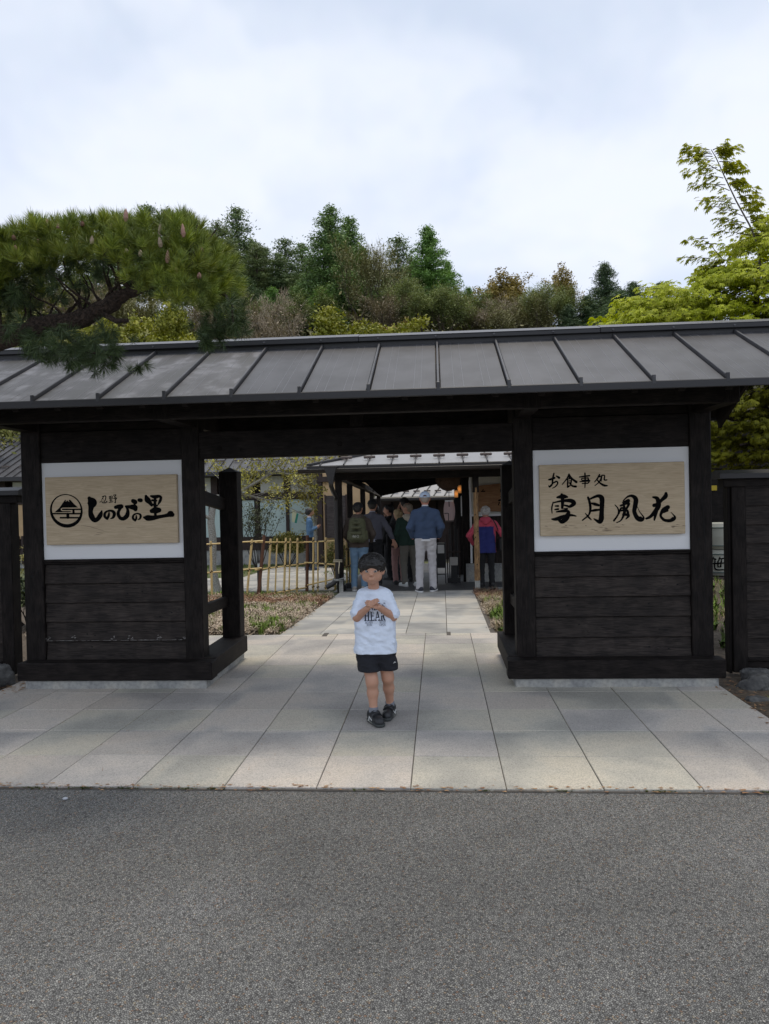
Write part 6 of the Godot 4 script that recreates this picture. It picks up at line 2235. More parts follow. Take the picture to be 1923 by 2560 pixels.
		extrude(st, Transform3D(bx.basis * Basis(Vector3.RIGHT, PI / 2), bx.origin), poly, 0.006)
		part("brim", st, cm, cp)
		if cfg.get("cap_gap", false):
			# the opening above the strap at the back
			st = mb()
			for i in 12:
				var a0 := -0.42 + 0.84 * i / 12.0
				var a1 := -0.42 + 0.84 * (i + 1) / 12.0
				var h0 := 0.026 * (1.0 - pow(a0 / 0.42, 2.0))
				var h1 := 0.026 * (1.0 - pow(a1 / 0.42, 2.0))
				var q := []
				for e in [[a0, 0.0], [a1, 0.0], [a1, h1], [a0, h0]]:
					q.append(c + rot * Vector3(sin(e[0]) * 0.1005, 0.034 + e[1], -0.022 - cos(e[0]) * 0.1005) * s)
				quad(st, q[0], q[1], q[2], q[3], rot * Vector3(0, 0, -1))
			part("strap_gap", st, plain(.10, .05, .04), cp)
	# eyes for faces that show
	if cfg.get("face", false):
		for sx in [-1.0, 1.0]:
			var st := mb()
			var p: Vector3 = c + rot * Vector3(sx * 0.031, 0.002, 0.088) * s
			lathe(st, Transform3D(rot * Basis(Vector3.RIGHT, PI / 2), p), [Vector2(0.010, 0.0), Vector2(0.007, 0.004), Vector2(0.0005, 0.006)], 10)
			part("eye", st, M.black, o)
	return o

func build_people():
	var pale := [.46, .24, .165]
	var tan := [.38, .20, .125]
	# the tall man in the navy sweater, back to us
	person({"h": 1.765, "at": Vector3(-0.245, gy(-13.2), -13.2), "turn": PI + 0.03, "label": "tall man in navy sweater, light grey trousers and pale cap, back turned", "skin": [.50, .22, .15], "girth": 1.02,
		"top": [.040, .066, .125], "top_name": "sweater", "hem": 0.93, "hem_band": true, "shirt": [.6, .6, .62], "legs": [.46, .445, .455], "shoe": [.02, .022, .035], "sole": [.7, .7, .7], "hair": [.30, .25, .21], "hair_thick": 0.004, "cap": [.52, .62, .78], "cap_gap": true,
		"arms": [[Vector3(-0.275, 1.13, -0.05), Vector3(-0.225, 0.94, 0.08)], [Vector3(0.275, 1.13, -0.05), Vector3(0.225, 0.94, 0.08)]], "feet": [[Vector3(-0.115, 0, 0.04), -0.30], [Vector3(0.125, 0, -0.03), 0.30]]})
	# the man in the green jacket, head turned to his left
	person({"h": 1.60, "at": Vector3(-0.60, gy(-14.35), -14.35), "turn": PI + 0.35, "label": "man in dark green hooded jacket, grey trousers and white sneakers", "skin": pale, "girth": 1.12, "head_yaw": 0.75,
		"top": [.012, .034, .024], "hem": 0.86, "flare": 0.01, "hood": [.46, .41, .33], "legs": [.135, .125, .105], "shoe": [.66, .68, .66], "sole": [.6, .6, .58], "hair": [.20, .16, .12], "hair_thick": 0.005, "face": true,
		"arms": [[Vector3(-0.27, 1.12, -0.04), Vector3(-0.22, 0.90, 0.09)], [Vector3(0.27, 1.12, -0.04), Vector3(0.23, 0.90, 0.09)]], "feet": [[Vector3(-0.15, 0, 0.0), -0.2], [Vector3(0.10, 0, 0.02), 0.35]]})
	# the man with the rucksack
	person({"h": 1.61, "at": Vector3(-1.47, gy(-13.55), -13.55), "turn": PI - 0.1, "label": "man in brown jacket, blue jeans and black cap carrying the olive backpack", "skin": tan, "girth": 1.12, "head_yaw": -0.25,
		"top": [.062, .046, .036], "hem": 0.86, "hood": [.07, .055, .042], "legs": [.125, .205, .30], "legs_name": "jeans", "shoe": [.3, .28, .25], "sole": [.6, .6, .58], "hair": [.015, .012, .01], "cap": [.012, .012, .014],
		"arms": [[Vector3(-0.29, 1.13, 0.0), Vector3(-0.22, 0.98, 0.16)], [Vector3(0.29, 1.13, 0.0), Vector3(0.24, 0.98, 0.16)]], "feet": [[Vector3(-0.10, 0, 0.0), -0.2], [Vector3(0.11, 0, 0.03), 0.2]]})
	backpack()
	# the man in the grey sweater
	person({"h": 1.68, "at": Vector3(-1.27, gy(-14.25), -14.25), "turn": PI - 0.2, "label": "man in plain grey sweater, black trousers and flat black cap", "skin": pale, "girth": 1.06, "head_yaw": 0.1,
		"top": [.095, .095, .12], "top_name": "sweater", "hem": 0.95, "shirt": [.35, .36, .42], "legs": [.012, .012, .014], "shoe": [.02, .02, .02], "sole": [.05, .05, .05], "hair": [.03, .025, .02], "hair_thick": 0.004, "cap": [.012, .012, .014], "hands": [true, false], "palm": Vector3(0.5, 0, 1),
		"arms": [[Vector3(-0.32, 1.16, 0.0), Vector3(-0.40, 0.93, 0.06)], [Vector3(0.27, 1.13, 0.0), Vector3(0.22, 0.95, 0.12)]]})
	# the woman in pink and blue
	var pink := Color(.56, .075, .125)
	var blue := Color(.026, .034, .17)
	person({"h": 1.50, "at": Vector3(0.86, gy(-14.02), -14.02), "turn": PI - 0.05, "label": "white-haired woman in pink and royal blue rain jacket by the log post", "skin": pale, "girth": 1.12, "tilt": 0.15,
		"top": [.6, .07, .13], "top_paint": func(p: Vector3) -> Color: return blue if (p.y < 1.13 and absf(p.x) < 0.155 + (1.13 - p.y) * 0.05 and not (p.y > 0.99 and absf(p.x) > 0.145)) else pink,
		"hem": 0.74, "flare": 0.012, "hood": [.56, .075, .125], "legs": [.012, .012, .013], "shoe": [.015, .015, .015], "sole": [.03, .03, .03], "hair": [.45, .43, .41], "hair_thick": 0.018, "hair_rough": 0.012,
		"arms": [[Vector3(-0.37, 1.12, -0.04), Vector3(-0.29, 0.93, 0.14)], [Vector3(0.37, 1.12, -0.04), Vector3(0.29, 0.93, 0.14)]]})
	var bag := mb()
	cbox(bag, Transform3D(Basis(Vector3.UP, 0.3), Vector3(1.125, gy(-14.1) + 0.80, -14.0)), Vector3(0.10, 0.26, 0.22), 0.03)
	var bg := thing("shoulder_bag", "black shoulder bag at the right hip of the woman in pink", "bag")
	part("bag_body", bag, M.black, bg)
	tube_part("strap", [Vector3(1.12, 0.50, -14.05), Vector3(1.12, 0.78, -13.99), Vector3(1.04, 1.0, -13.91), Vector3(0.985, 1.10, -13.92)], [0.012, 0.012, 0.012, 0.012], M.black, bg, 6)
	# the man in the denim jacket across the garden
	person({"h": 1.64, "at": Vector3(-3.42, gy(-19.6), -19.6), "turn": PI / 2 + 0.25, "label": "dark-haired man in blue denim jacket in profile on the path", "skin": [.42, .22, .14], "face": true,
		"top": [.07, .145, .25], "hem": 0.93, "shirt": [.68, .68, .70], "legs": [.012, .013, .018], "shoe": [.03, .05, .10], "sole": [.10, .10, .10], "hair": [.012, .011, .011], "hair_thick": 0.022, "hands": [true, true], "palm": Vector3(0, 0, -1),
		"arms": [[Vector3(-0.24, 1.12, -0.02), Vector3(-0.10, 1.20, 0.17)], [Vector3(0.24, 1.12, 0.0), Vector3(0.08, 1.21, 0.19)]], "feet": [[Vector3(-0.09, 0, 0.06), -0.1], [Vector3(0.09, 0, -0.06), 0.1]]})
	var ph := mb()
	cbox(ph, Transform3D(Basis(Vector3.UP, PI / 2 + 0.25) * Basis(Vector3.RIGHT, -0.5), Vector3(-3.17, gy(-19.6) + 1.20, -19.66)), Vector3(0.075, 0.15, 0.01), 0.003)
	single("phone", ph, M.black, "black phone held by the man in denim", "phone")
	# people in the shade of the passage
	var d := [[-0.72, -15.5, 1.74, PI - 0.3, "tall man in black cap and coat with a hand at his ear", [.012, .012, .014], 0.5],
		[-1.07, -16.0, 1.61, -PI / 2 - 0.35, "dark-haired person in black coat, pale face turned left", [.011, .011, .012], 0.3],
		[-1.55, -18.0, 1.66, PI + 0.4, "dim figure in brown top farthest down the passage", [.05, .035, .028], 0.6],
		[-1.30, -18.3, 1.60, PI, "dim figure in black top beside the farthest post of the passage", [.012, .012, .013], 0.0]]
	for i in 4:
		var q: Array = d[i]
		var cfg := {"h": q[2], "at": Vector3(q[0], gy(q[1]), q[1]), "turn": q[3], "label": q[4], "skin": pale if i < 2 else tan, "head_yaw": q[6], "top": q[5], "top_name": "coat", "hem": 0.80, "flare": 0.01, "legs": [.012, .012, .014], "shoe": [.015, .015, .015], "sole": [.04, .04, .04], "hair": [.014, .012, .011], "hair_thick": 0.016, "cell": 0.022, "face": true}
		if i == 0:
			cfg.cap = [.01, .01, .011]
			cfg.hair_thick = 0.004
			cfg.hands = [false, true]
			cfg.palm = Vector3(-1, 0, 0)
			cfg.arms = [[Vector3(-0.26, 1.12, -0.02), Vector3(-0.24, 0.88, 0.06)], [Vector3(0.30, 1.20, 0.10), Vector3(0.16, 1.50, 0.06)]]
		person(cfg)
	person({"h": 1.49, "at": Vector3(-0.82, gy(-14.9), -14.9), "turn": PI + 0.5, "label": "woman with long blond hair in black top and dusky pink trousers", "skin": pale, "head_yaw": 0.3,
		"top": [.014, .014, .016], "top_name": "top", "hem": 0.86, "legs": [.30, .17, .155], "shoe": [.014, .014, .015], "sole": [.03, .03, .03], "hair": [.42, .31, .17], "hair_thick": 0.014, "long_hair": true, "hair_rough": 0.012})
	build_child()

func backpack():
	var b := thing("backpack", "olive green backpack on the back of the man in brown", "backpack", Vector3(-1.475, gy(-13.55), -13.395), -0.1)
	var olive := cloth(.072, .074, .038)
	var body := nets([[Vector3(-0.085, 0.98, 0), Vector3(-0.08, 1.26, -0.01), 0.085, 0.07], [Vector3(0.085, 0.98, 0), Vector3(0.08, 1.26, -0.01), 0.085, 0.07], [Vector3(-0.08, 0.98, 0), Vector3(0.08, 0.98, 0), 0.085, 0.085], [Vector3(-0.06, 1.27, -0.015), Vector3(0.06, 1.27, -0.015), 0.065, 0.065]], 0.013, 0.04, [], 0.005, null, 12.0)
	part("main_bag", body, olive, b)
	part("front_pocket", nets([[Vector3(-0.08, 0.97, 0.075), Vector3(0.08, 0.97, 0.075), 0.04, 0.04], [Vector3(-0.075, 1.06, 0.075), Vector3(0.075, 1.06, 0.075), 0.032, 0.032]], 0.010, 0.03, [], 0.003, null, 14.0), tinted(olive, 0.92), b)
	part("top_pocket", nets([[Vector3(-0.07, 1.16, 0.07), Vector3(0.07, 1.16, 0.07), 0.028, 0.028], [Vector3(-0.06, 1.24, 0.055), Vector3(0.06, 1.24, 0.055), 0.022, 0.022]], 0.010, 0.025, [], 0.003, null, 14.0), olive, b)
	for x in [-0.155, 0.155]:
		part("side_pocket", nets([[Vector3(x, 0.97, -0.01), Vector3(x * 0.98, 1.08, -0.01), 0.042, 0.035]], 0.011, 0.02, [], 0.003), olive, b)
	tube_part("handle", [Vector3(-0.035, 1.325, -0.04), Vector3(-0.02, 1.36, -0.04), Vector3(0.02, 1.36, -0.04), Vector3(0.035, 1.325, -0.04)], [0.008, 0.008, 0.008, 0.008], olive, b, 6)
	for s in [-1.0, 1.0]:
		tube_part("shoulder_strap", [Vector3(s * 0.06, 1.28, -0.07), Vector3(s * 0.10, 1.345, -0.14), Vector3(s * 0.115, 1.33, -0.24), Vector3(s * 0.12, 1.2, -0.30)], [0.02, 0.022, 0.022, 0.02], olive, b, 6)
	var st := mb()
	for z in [[1.115, 0.108], [1.285, 0.052]]:
		bar(st, Vector3(-0.10, z[0], z[1]), Vector3(0.10, z[0], z[1]), 0.006, 0.006)
	part("zip", st, M.black, b)
	# a worn print on the lower pocket
	st = mb()
	var k := 0
	for q in [[[-0.06, 1.00, 0.01], [-0.045, 1.03, 0.014], [-0.05, 0.99, 0.01]], [[-0.03, 1.02, 0.008], [-0.03, 0.985, 0.01], [-0.01, 1.03, 0.01], [-0.012, 0.985, 0.008]], [[0.03, 1.03, 0.008], [0.012, 1.01, 0.009], [0.03, 0.985, 0.008], [0.05, 1.0, 0.008], [0.04, 1.03, 0.008]]]:
		stroke(st, at3(0, 0, 0.1165 + k * 0.0003), q, 0.0)
		k += 1
	part("print", st, plain(.28, .28, .24), b)

# ---------------------------------------------------------------- the child in the gateway
func build_child():
	var o := thing("person", "small child in white lettered shirt and black shorts in the gateway", "person", Vector3(-0.45, 0.0, -5.07), 0.06)
	var skin := plain(.50, .275, .185, 0.55)
	skin.subsurf_scatter_enabled = true
	skin.subsurf_scatter_strength = 0.05
	var hc := Vector3(-0.012, 1.026, 0.02)
	var knee := [Vector3(-0.028, 0.275, 0.055), Vector3(0.078, 0.285, -0.01)]
	var ank := [Vector3(-0.022, 0.085, 0.060), Vector3(0.088, 0.085, -0.085)]
	var hip := [Vector3(-0.055, 0.455, 0.0), Vector3(0.055, 0.455, 0.0)]
	var elbow := [Vector3(-0.120, 0.715, 0.055), Vector3(0.124, 0.712, 0.045)]
	var wrist := [Vector3(-0.045, 0.785, 0.135), Vector3(0.030, 0.792, 0.140)]
	var sho := [Vector3(-0.082, 0.852, 0.0), Vector3(0.082, 0.852, 0.0)]
	var body := []
	for i in 2:
		var sx := -1.0 if i == 0 else 1.0
		body.append([Vector3(sx * 0.035, 0.47, 0), Vector3(sx * 0.045, 0.82, 0), 0.062, 0.06, 1.05])
		body.append([Vector3(sx * 0.02, 0.85, -0.005), sho[i] - Vector3(sx * 0.01, 0.02, 0), 0.034, 0.032])
		body.append([sho[i] - Vector3(sx * 0.01, 0.015, 0), elbow[i], 0.032, 0.0285])
		body.append([elbow[i], wrist[i], 0.0285, 0.021])
		body.append([hip[i], knee[i], 0.058, 0.039])
		body.append([knee[i] + Vector3(0, 0.0, 0.008), knee[i] + Vector3(0, 0.02, 0.008), 0.035, 0.035])
		body.append([knee[i], knee[i].lerp(ank[i], 0.4) + Vector3(0, 0, -0.010), 0.036, 0.037])
		body.append([knee[i].lerp(ank[i], 0.4) + Vector3(0, 0, -0.010), ank[i], 0.036, 0.025])
		body.append([ank[i], ank[i] + Vector3(0, -0.045, 0.0), 0.026, 0.028])
	body.append([Vector3(0, 0.86, -0.005), Vector3(-0.008, 0.945, 0.005), 0.038, 0.037])
	part("body", nets(body, 0.0085, 0.02), skin, o)
	# head, finer
	var k := 0.84
	var yaw := -0.05
	var hb := []
	for b in [[Vector3(0, 0.020, -0.020), Vector3(0, 0.020, 0.015), 0.090, 0.087], [Vector3(0, 0.045, -0.015), Vector3(0, 0.045, 0.01), 0.082, 0.080], [Vector3(0, -0.02, 0.030), Vector3(0, -0.070, 0.050), 0.066, 0.040],
		[Vector3(-0.036, -0.045, 0.030), Vector3(0.036, -0.045, 0.030), 0.046, 0.046], [Vector3(0, -0.012, 0.098), Vector3(0, -0.026, 0.107), 0.007, 0.0115], [Vector3(-0.010, -0.029, 0.099), Vector3(0.010, -0.029, 0.099), 0.007, 0.007],
		[Vector3(-0.014, -0.058, 0.090), Vector3(0.014, -0.058, 0.090), 0.0085, 0.0085], [Vector3(-0.012, -0.068, 0.088), Vector3(0.012, -0.068, 0.088), 0.0085, 0.0085],
		[Vector3(-0.089, 0.0, -0.006), Vector3(-0.088, -0.028, -0.002), 0.017, 0.010], [Vector3(0.089, 0.0, -0.006), Vector3(0.088, -0.028, -0.002), 0.017, 0.010]]:
		hb.append([hc + Basis(Vector3.UP, yaw) * (b[0] * k), hc + Basis(Vector3.UP, yaw) * (b[1] * k), b[2] * k, b[3] * k])
	hb.append([Vector3(-0.008, 0.90, 0.0), Vector3(-0.010, 0.98, 0.01), 0.035, 0.034])
	part("head", nets(hb, 0.0045, 0.014), skin, o)
	for sx in [-1.0, 1.0]:
		var st := mb()
		var p := hc + Basis(Vector3.UP, yaw) * (Vector3(sx * 0.032, 0.0, 0.0935) * k)
		lathe(st, Transform3D(Basis(Vector3.UP, sx * 0.25) * Basis(Vector3.RIGHT, PI / 2).scaled(Vector3(1.45, 1.0, 0.55)), p), [Vector2(0.010, -0.002), Vector2(0.008, 0.002), Vector2(0.0005, 0.0035)], 14)
		var eye := part("eye", st, plain(.36, .34, .33, 0.2), o)
		st = mb()
		lathe(st, Transform3D(Basis(Vector3.UP, sx * 0.12) * Basis(Vector3.RIGHT, PI / 2).scaled(Vector3(1, 1, 0.95)), p + Vector3(0, 0, 0.0015)), [Vector2(0.0062, -0.001), Vector2(0.0052, 0.0022), Vector2(0.0004, 0.0030)], 14)
		part("iris", st, plain(.012, .008, .006, 0.1), eye)
		st = mb()
		stroke(st, Transform3D(Basis(Vector3.UP, sx * 0.3), hc + Basis(Vector3.UP, yaw) * (Vector3(sx * 0.034, 0.023, 0.0955) * k)), [[-0.014, 0.0, 0.002], [0.0, 0.004, 0.0045], [0.014, 0.0, 0.002]], 0.0015)
		part("eyebrow", st, M.black, o)
	var lp := mb()
	stroke(lp, Transform3D(Basis(), hc + Vector3(-0.003, -0.0585, 0.0925) * k), [[-0.016, 0.001, 0.0015], [0.0, -0.001, 0.004], [0.016, 0.001, 0.0015]], 0.0)
	part("mouth", lp, plain(.24, .06, .05, 0.5), o)
	# hair with a fringe
	var n := Vector3(0, -0.50, 0.866)
	var hair := [[hc + Vector3(0, 0.038, -0.030) * 0.9, hc + Vector3(0, 0.042, 0.016) * 0.9, 0.0835, 0.080], [hc + Vector3(0, -0.02, -0.045) * 0.9, hc + Vector3(0, 0.03, -0.03) * 0.9, 0.062, 0.076], [hc + Vector3(-0.06, 0.045, 0.045) * 0.9, hc + Vector3(0.06, 0.045, 0.045) * 0.9, 0.035, 0.035], [hc + Vector3(-0.078, 0.03, 0.0) * 0.9, hc + Vector3(-0.080, -0.005, 0.005) * 0.9, 0.019, 0.011], [hc + Vector3(0.078, 0.03, 0.0) * 0.9, hc + Vector3(0.080, -0.005, 0.005) * 0.9, 0.019, 0.011]]
	part("hair", nets(hair, 0.006, 0.02, [Plane(n, n.dot(hc + Vector3(0, 0.002, 0.075))), Plane(Vector3.DOWN, -(hc.y - 0.066))], 0.006, null, 42.0), plain(.011, .0095, .009, 0.42), o)
	var hs := mb()
	for i in 420:
		var a := rng.randf_range(-1.9, 1.9) if i < 170 else rng.randf() * TAU
		var u := rng.randf_range(0.25, 1.1)
		var e := Basis(Vector3.UP, a) * Vector3(0, cos(u), sin(u))
		var p0 := hc + Vector3(0, 0.036, -0.005) + e * 0.079
		var dn := (Basis(Vector3.UP, a) * Vector3(rng.randf_range(-0.3, 0.3), -sin(u), cos(u))).normalized()
		var p1 := p0 + dn * 0.035 + e * 0.004
		var p2 := p1 + (dn + Vector3.DOWN * 0.6).normalized() * 0.028 - e * 0.001
		if p2.z - hc.z > 0.045 and p2.y < hc.y + 0.018:
			p2.y = hc.y + 0.018 + rng.randf() * 0.01
		tube(hs, [p0, p1, p2], [0.003, 0.0028, 0.0006], 3, false)
	part("hair_strands", hs, plain(.013, .011, .0105, 0.4), o)
	# hands clasped under the chin
	part("hand", nets(hand_bones(wrist[0], Vector3(0.55, 0.55, 0.25), Vector3(0.7, -0.4, -0.5), 0.60, 0.75, 1.0), 0.0032, 0.004), skin, o)
	part("hand", nets(hand_bones(wrist[1], Vector3(-0.72, 0.35, 0.20), Vector3(-0.3, -0.5, -0.8), 0.60, 0.75, -1.0), 0.0032, 0.004), skin, o)
	# the wide white shirt
	var tee := []
	for i in 2:
		var sx := -1.0 if i == 0 else 1.0
		tee.append([Vector3(sx * 0.072, 0.42, 0.002), Vector3(sx * 0.060, 0.66, 0.005), 0.078, 0.076, 0.95])
		tee.append([Vector3(sx * 0.060, 0.66, 0.005), Vector3(sx * 0.042, 0.81, 0.0), 0.074, 0.062, 1.0])
		tee.append([Vector3(sx * 0.015, 0.880, -0.006), Vector3(sx * 0.076, 0.852, 0.0), 0.043, 0.043])
		tee.append([sho[i], sho[i].lerp(elbow[i], 0.80) + Vector3(sx * 0.004, -0.002, 0), 0.042, 0.049])
	tee.append([Vector3(0, 0.87, -0.004), Vector3(-0.005, 0.905, 0.0), 0.052, 0.048])
	tee.append([Vector3(0, 0.42, 0.004), Vector3(0, 0.84, 0.004), 0.086, 0.074])
	var cuts := [Plane(Vector3.DOWN, -0.462), Plane(Vector3(0, 0.97, 0.24).normalized(), 0.905 * 0.97)]
	var tm := cloth(.72, .80, .93)
	var shirt := part("shirt", nets(tee, 0.0075, 0.020, cuts, 0.0065, null, 10.0), tm, o)
	for q in [["NDEE", 0.018, 0.785, 0.064, 0.62], ["HEAR", 0.0, 0.722, 0.088, 0.56], ["AGAIN", -0.040, 0.682, 0.020, 0.8], ["KEEP", 0.052, 0.682, 0.020, 0.8], ["NOW", -0.036, 0.665, 0.019, 0.8], ["OPEN", 0.052, 0.665, 0.020, 0.8]]:
		part("lettering", shirt_text(q[0], q[1], q[2], q[3], q[4], tee), plain(.015, .022, .055, 0.7), shirt)
	# shorts
	var sh := []
	for i in 2:
		var sx := -1.0 if i == 0 else 1.0
		sh.append([Vector3(sx * 0.045, 0.52, 0), Vector3(sx * 0.055, 0.455, -0.004), 0.068, 0.074])
		sh.append([Vector3(sx * 0.058, 0.455, 0), hip[i].lerp(knee[i], 0.75) + Vector3(sx * 0.010, 0, 0), 0.076, 0.074])
	sh.append([Vector3(0, 0.52, 0), Vector3(0, 0.435, -0.004), 0.07, 0.066])
	part("shorts", nets(sh, 0.008, 0.014, [Plane(Vector3.DOWN, -0.345), Plane(Vector3.UP, 0.53)], 0.005, null, 14.0), cloth(.011, .012, .017), o)
	var lg := mb()
	stroke(lg, Transform3D(Basis(Vector3.UP, 0.5), Vector3(0.125, 0.402, 0.052)), [[-0.008, -0.004, 0.002], [0.0, 0.004, 0.005], [0.010, 0.0, 0.002]], 0.004)
	part("logo", lg, M.paper, o)
	# socks and shoes
	for i in 2:
		var yawf := 0.42 if i == 0 else -0.22
		var fb := Transform3D(Basis(Vector3.UP, yawf), Vector3(ank[i].x, 0.0, ank[i].z))
		part("sock", nets([[Vector3(ank[i].x, 0.055, ank[i].z), Vector3(ank[i].x, 0.105, ank[i].z), 0.032, 0.0325]], 0.006, 0.01, [Plane(Vector3.UP, 0.108), Plane(Vector3.DOWN, -0.05)], 0.001, null, 60.0), cloth(.20, .21, .24), o)
		var up := [[fb * Vector3(0, 0.045, -0.028), fb * Vector3(0, 0.033, 0.095), 0.036, 0.031], [fb * Vector3(0, 0.062, -0.018), fb * Vector3(0, 0.055, 0.03), 0.035, 0.034], [fb * Vector3(0, 0.03, 0.09), fb * Vector3(0, 0.028, 0.105), 0.033, 0.030]]
		var shoe := part("shoe", nets(up, 0.006, 0.014, [Plane(Vector3.DOWN, -0.018), Plane(Vector3.UP, 0.082)]), plain(.016, .017, .02, 0.45), o)
		part("sole", nets([[fb * Vector3(0, 0.02, -0.034), fb * Vector3(0, 0.02, 0.108), 0.0385, 0.0365]], 0.006, 0.01, [Plane(Vector3.DOWN, -0.0005), Plane(Vector3.UP, 0.0225)]), plain(.05, .055, .055, 0.7), shoe)
		part("sole_rim", nets([[fb * Vector3(0, 0.02, -0.03), fb * Vector3(0, 0.02, 0.05), 0.040, 0.039]], 0.006, 0.01, [Plane(Vector3.DOWN, -0.012), Plane(Vector3.UP, 0.020)]), plain(.42, .42, .36, 0.7), shoe)
		# two straps over the instep and the letter on the outer side
		for z in [0.022, 0.052]:
			var st := mb()
			var pts := []
			var rad := []
			for j in 9:
				var a := lerpf(-1.25, 1.25, j / 8.0)
				pts.append(fb * Vector3(sin(a) * 0.0375, 0.054 - (z - 0.022) * 0.35 + cos(a) * 0.0365 - 0.0, z + 0.004))
				rad.append(0.0075)
			tube(st, pts, rad, 6, true, 0.45)
			part("strap", st, plain(.02, .021, .024, 0.5), shoe)
		var side := -1.0 if i == 0 else 1.0
		var lt := mb()
		var lx := Transform3D(fb.basis * Basis(Vector3.UP, side * 1.02), fb * Vector3(side * 0.0355, 0.042, 0.036))
		for e in [[[-0.014, -0.013, 0.006], [-0.011, 0.014, 0.006]], [[-0.011, 0.014, 0.006], [0.009, -0.013, 0.006]], [[0.009, -0.013, 0.006], [0.013, 0.014, 0.006]]]:
			stroke(lt, lx, e, 0.004)
		part("letter", lt, plain(.62, .63, .62, 0.5), shoe)

# letters laid on the front of the shirt: every corner is moved forward onto the cloth
func shirt_text(text: String, x: float, y: float, size: float, squeeze: float, bones: Array) -> ArrayMesh:
	var f := SystemFont.new()
	f.font_names = PackedStringArray(["Droid Serif"])
	f.font_weight = 700 if size > 0.04 else 400
	var t := TextMesh.new()
	t.font = f
	t.text = text
	t.font_size = 64
	t.pixel_size = size / 64.0
	t.depth = 0.0
	t.curve_step = 2.0
	var a := t.surface_get_arrays(0)
	var v: PackedVector3Array = a[Mesh.ARRAY_VERTEX]
	var nn: PackedVector3Array = a[Mesh.ARRAY_NORMAL]
	var cc := PackedColorArray()
	for i in v.size():
		var p := Vector3(v[i].x * squeeze + x, v[i].y + y, 0.25)
		for j in 40:
			var d := field(bones, p, 0.020)
			if d < 0.0055:
				break
			p.z -= maxf(d * 0.6, 0.0008)
		v[i] = p
		nn[i] = Vector3(0, 0, 1)
		cc.append(Color.WHITE)
	var idx: PackedInt32Array = a[Mesh.ARRAY_INDEX]
	var arr := []
	arr.resize(Mesh.ARRAY_MAX)
	arr[Mesh.ARRAY_VERTEX] = v
	arr[Mesh.ARRAY_NORMAL] = nn
	arr[Mesh.ARRAY_COLOR] = cc
	arr[Mesh.ARRAY_INDEX] = idx
	var m := ArrayMesh.new()
	m.add_surface_from_arrays(Mesh.PRIMITIVE_TRIANGLES, arr)
	return m

func field(bones: Array, p: Vector3, k: float) -> float:
	var e := 9.0
	for b in bones:
		var fl: float = b[4] if b.size() > 4 else 1.0
		var sc := Vector3(1, 1, fl)
		var a: Vector3 = (b[0] as Vector3) * sc
		var ba: Vector3 = (b[1] as Vector3) * sc - a
		var q := p * sc - a
		var t := clampf(q.dot(ba) / maxf(ba.length_squared(), 1e-9), 0.0, 1.0)
		var d: float = (q - ba * t).length() - lerpf(b[2], b[3], t)
		var h := maxf(k - absf(d - e), 0.0)
		e = minf(d, e) - h * h / (4.0 * k)
	return e
# ---------------------------------------------------------------- the pine bough over the roof, top left
func needle_tuft(n: int, len: float, c0: Color, c1: Color, open: float) -> ArrayMesh:
	# needles all round a short shoot along +y
	var v := PackedVector3Array()
	var nn := PackedVector3Array()
	var cc := PackedColorArray()
	for i in n:
		var t := rng.randf()
		var a := rng.randf() * TAU
		var out := Vector3(cos(a), 0, sin(a))
		var lean := lerpf(1.15, 0.25, t) * open * rng.randf_range(0.75, 1.2)
		var d := (Vector3.UP * cos(lean) + out * sin(lean)).normalized()
		var side := d.cross(Vector3(rng.randf_range(-1, 1), rng.randf_range(-1, 1), rng.randf_range(-1, 1))).normalized()
		var p := Vector3.UP * t * 0.045 + out * 0.003
		var l := len * rng.randf_range(0.72, 1.08)
		var w := 0.0013
		var mid := p + d * l * 0.55
		var tip := p + d * l + out * l * 0.05 - Vector3.UP * l * 0.03
		var n2 := side.cross(d)
		if n2.y < 0.0:
			n2 = -n2
		var nrm := (n2 + d * 0.3).normalized()
		var c := c0.lerp(c1, rng.randf())
		for q in [p - side * w, p + side * w, mid + side * w, p - side * w, mid + side * w, mid - side * w, mid - side * w, mid + side * w, tip]:
			v.append(q)
			nn.append(nrm)
			cc.append(c)
	return arrays(v, nn, cc)

# x across, y up: the outline of the bough's green pad and its hanging tufts, in metres
func inside(p: Vector2, poly: PackedVector2Array) -> bool:
	return Geometry2D.is_point_in_polygon(p, poly)

